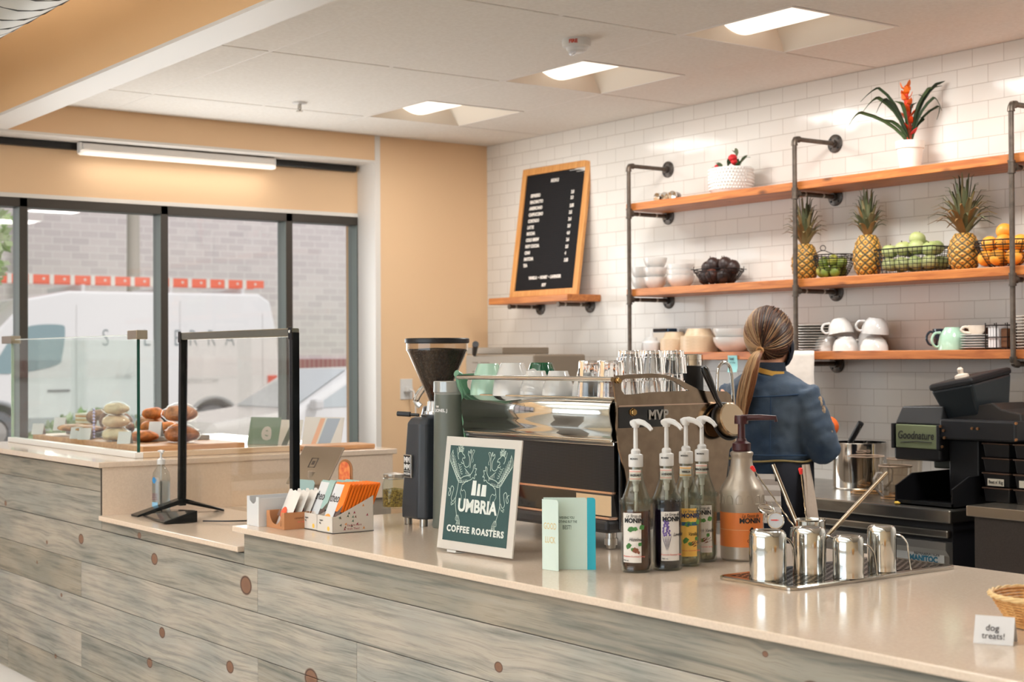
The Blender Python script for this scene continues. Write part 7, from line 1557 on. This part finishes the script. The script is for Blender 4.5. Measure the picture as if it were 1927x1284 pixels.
b = MB(); loft(b, [(0, -.016, 1.360, .082, .074), (0, -.016, 1.385, .074, .070), (0, -.010, 1.410, .066, .066), (0, -.008, 1.418, .064, .064), (0, -.006, 1.414, .056, .058), (0, -.006, 1.38, .054, .056)], 32, False); b.build('knit_collar', M('navy_knit', (34, 42, 54), .95, bump=(260, .8, .003)), T)
yel = M('yellow_webbing', (206, 158, 74), .8)
b = MB(); b.strip([C(-.050, -.082, 1.408), C(-.02, -.090, 1.398), C(.02, -.090, 1.386), C(.055, -.076, 1.376), C(.085, -.04, 1.374)], [.009]*5, .0012, side=(0, 0, 1)); b.build('apron_neck_strap', yel, T)
b = MB(); b.tube([C(.168*cos(a), .124*sin(a), 1.048+.003*sin(a*5)) for a in [2*pi*k/36 for k in range(36)]], .004, 8, closed=True, ry=.008); b.build('apron_waist_tie', M('olive_webbing', (150, 130, 84), .8), T)
b = MB(); loft(b, [(0, 0, 1.045, .146, .106), (0, 0, .98, .158, .112), (0, 0, .92, .168, .118), (0, .0, .84, .166, .116), (0, 0, .76, .15, .11)], 30)
for s_ in (-1, 1): b.tube([C(.078*s_, 0, .82), C(.085*s_, .01, .62), C(.085*s_, .005, .40), C(.085*s_, -.01, .12)], [.088, .074, .062, .052], 16)
remesh(b.build('trousers', M('dark_jeans', (34, 52, 72), .9, bump=(300, .4)), T), .010, 3)
b = MB(); n = 26; vs = []; z_ = [1.045, .95, .85, .70, .55]
for z in z_:
    for k in range(n+1):
        a = R(-62)+R(304)*k/n; q = 1.08+.03*sin(k*1.3)+(1.045-z)*.12; vs.append(C(.158*cos(a)*q, .112*sin(a)*q, z))
b.smooth = True; b.add(vs, [(j*(n+1)+k, j*(n+1)+k+1, (j+1)*(n+1)+k+1, (j+1)*(n+1)+k) for j in range(len(z_)-1) for k in range(n)]); o = b.build('apron', M('navy_apron', (26, 27, 36), .9), T); o.modifiers.new('s', 'SOLIDIFY').thickness = .003
for s_ in (-1, 1):
    b = MB(); b.tube([C(.085*s_, -.07, .035), C(.086*s_, -.02, .05), C(.088*s_, .06, .045), C(.09*s_, .14, .035), C(.09*s_, .175, .028)], [.030, .040, .040, .036, .020], 14, ry=[.028, .035, .032, .022, .014]); b.build('shoe', M('black_shoe', (30, 30, 32), .5), T)
# towels tucked in the apron
t = thing('bar_towel', 'pale towel hanging at the right hip of the barista', 'towel', (0, 0, 0))
b = MB(); P = [C(.165, -.035, 1.035), C(.176, -.04, .97), C(.185, -.045, .90), C(.195, -.05, .84), C(.19, -.05, .775)]
for k in range(3): b.strip([p+Fv*(.014*(k-1))+Rv*(.006*(k % 2)) for p in P], [.012, .018, .024, .026, .018], .004, side=Fv+Rv*(.5*(k-1)))
b.build('cloth', M('pale_linen', (196, 178, 162), .95, bump=(90, .4, .003)), t)
t = thing('bar_towel', 'white and grey striped towel tucked in at the back of the apron', 'towel', (0, 0, 0))
for k in range(9):
    z1 = 1.000-.020*k; z0 = z1-.0195; f0, f1 = -.128-.004*k, -.128-.004*(k+1)
    b = MB(); q0, q1 = .038+.003*k, .038+.003*(k+1); A_, B2 = C(.055-q0, f0, z1), C(.055+q0, f0+.028, z1); C2, D2 = C(.055+q1, f1+.028, z0), C(.055-q1, f1, z0)
    b.add([A_, B2, C2, D2]+[p-Fv*-.005 for p in (A_, B2, C2, D2)], [(0, 1, 2, 3), (7, 6, 5, 4), (0, 4, 5, 1), (1, 5, 6, 2), (2, 6, 7, 3), (3, 7, 4, 0)])
    b.build('stripe', M('towel_white', (214, 206, 200), .95) if k % 2 == 0 else M('towel_grey', (168, 156, 148), .95), t)
# face mask
b = MB(); vs = []; n = 18; zs = [1.505, 1.485, 1.46, 1.435, 1.412, 1.400]; rr = [.074, .078, .078, .072, .060, .045]
for z, r_ in zip(zs, rr):
    for k in range(n+1):
        a = R(2)+R(176)*k/n; vs.append(C(r_*cos(a), .028+(r_*1.18)*sin(a), z))
b.smooth = True; b.add(vs, [(j*(n+1)+k, j*(n+1)+k+1, (j+1)*(n+1)+k+1, (j+1)*(n+1)+k) for j in range(len(zs)-1) for k in range(n)]); o = b.build('face_mask', M('navy_mask', (30, 34, 46), .9), T); o.modifiers.new('s', 'SOLIDIFY').thickness = .002
b = MB()
for s_ in (-1, 1): b.tube([C(.074*s_, .035, 1.500), C(.084*s_, -.004, 1.535), C(.084*s_, -.01, 1.500), C(.078*s_, .030, 1.425)], .0015, 6)
b.build('mask_loop', M('navy_elastic', (34, 38, 50), .8), T)
# hair: under-volume, strands drawn back to the tie, ponytail
HC = C(0, .0, 1.528); hr = (.0865, .100, .104); tie = C(.020, -.104, 1.462); tdir = V(((tie-HC).dot(Rv)/hr[0], (tie-HC).dot(Fv)/hr[1], (tie-HC).z/hr[2])).normalized()
def hp(d, k=1.0): return HC+Rv*(d.x*hr[0]*k)+Fv*(d.y*hr[1]*k)+V((0, 0, d.z*hr[2]*k))
b = MB(); n, m = 32, 22; vs = []; fs = []
for j in range(m+1):
    th = pi*j/m
    for k in range(n): a = 2*pi*k/n; vs.append(hp(V((sin(th)*cos(a), sin(th)*sin(a), cos(th))), .965))
for j in range(m):
    for k in range(n):
        th = pi*(j+.5)/m; a = 2*pi*(k+.5)/n; d = V((sin(th)*cos(a), sin(th)*sin(a), cos(th)))
        if d.y > .45 and d.z < .42+.3*(d.y-.45): continue
        if d.z < -.78: continue
        fs.append((j*n+k, (j+1)*n+k, (j+1)*n+(k+1) % n, j*n+(k+1) % n))
b.smooth = True; b.c = rgb(54, 36, 28); b.add(vs, fs)
cap = b.build('hair', M('hair', attr=True, rough=.42, spec=.4), T)
random.seed(5); u0 = tdir.orthogonal().normalized(); w0 = tdir.cross(u0)
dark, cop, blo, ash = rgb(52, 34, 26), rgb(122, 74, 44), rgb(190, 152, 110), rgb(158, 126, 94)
b = MB()
for k in range(760):
    a = 2*pi*k/760+random.uniform(-.01, .01); d1 = u0*cos(a)+w0*sin(a); L0 = random.uniform(1.35, 2.15)
    e_ = tdir*cos(L0)+d1*sin(L0)
    while e_.y > .55 and e_.z < .35 and L0 > .5: L0 -= .12; e_ = tdir*cos(L0)+d1*sin(L0)
    P = []; rad = []; N_ = 11; wv = random.uniform(-.035, .035); kk = random.uniform(.985, 1.035)
    for i in range(N_+1):
        f_ = i/N_; L_ = L0*(1-f_)+.05*f_; d = (tdir*cos(L_)+(d1*cos(wv*sin(pi*f_)*3)+tdir.cross(d1)*sin(wv*sin(pi*f_)*3))*sin(L_)).normalized()
        P.append(hp(d, kk*(1+.018*sin(f_*pi)))); rad.append(.0019*(1-.5*f_)+.0006)
    sidew = e_.x; r_ = random.random()
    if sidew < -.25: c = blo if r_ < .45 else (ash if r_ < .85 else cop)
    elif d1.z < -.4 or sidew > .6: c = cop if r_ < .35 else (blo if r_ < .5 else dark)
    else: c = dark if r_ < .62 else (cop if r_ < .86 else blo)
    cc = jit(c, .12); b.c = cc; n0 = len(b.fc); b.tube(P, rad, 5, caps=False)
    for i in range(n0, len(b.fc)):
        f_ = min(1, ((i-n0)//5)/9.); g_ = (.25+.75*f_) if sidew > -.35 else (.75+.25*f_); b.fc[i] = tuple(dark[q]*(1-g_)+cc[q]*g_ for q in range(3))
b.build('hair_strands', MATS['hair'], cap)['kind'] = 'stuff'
b = MB(); b.tube([tie+Rv*(.013*cos(a))+V((0, 0, .012*sin(a)))+Fv*-.004 for a in [2*pi*k/16 for k in range(16)]], .004, 8, closed=True); b.build('hair_tie', M('tan_elastic', (190, 140, 90), .7), T)
b = MB(); ce = [tie, C(.018, -.130, 1.445), C(.008, -.150, 1.40), C(-.004, -.163, 1.34), C(-.016, -.166, 1.28), C(-.026, -.162, 1.225), C(-.030, -.158, 1.195)]; wd = [.010, .020, .030, .034, .031, .022, .010]
ce = smoothpts(ce, 4); wd2 = [wd[min(i//4, 6)]*(1-(i % 4)/4)+wd[min(i//4+1, 6)]*(i % 4)/4 for i in range(len(ce))]
for k in range(240):
    a = random.uniform(0, 2*pi); q = sqrt(random.random()); ph = random.uniform(0, 6); L_ = random.randint(len(ce)-6, len(ce))
    P = [c+Rv*(wd2[i]*q*cos(a)+.002*sin(i*.5+ph))+Fv*(wd2[i]*.45*q*sin(a)) for i, c in enumerate(ce[:L_])]
    r_ = random.random(); right = cos(a)*q
    c = cop if right > .55 and r_ < .7 else (blo if r_ < .62 else (ash if r_ < .88 else cop)); b.c = jit(c, .14)
    b.tube(P, [.0026*(1-.6*i/len(P)) for i in range(len(P))], 5, caps=False)
b.build('ponytail', MATS['hair'], T)
tw = C(.075, .345, 1.160)
t = thing('orange', 'orange held in the right hand of the barista', 'orange', tw)
MB().ball((0, 0, 0), (.044, .044, .042), 28, 18).build('skin', M('bright_orange_peel', (226, 104, 44), .42, bump=(220, .3, .001)), t)
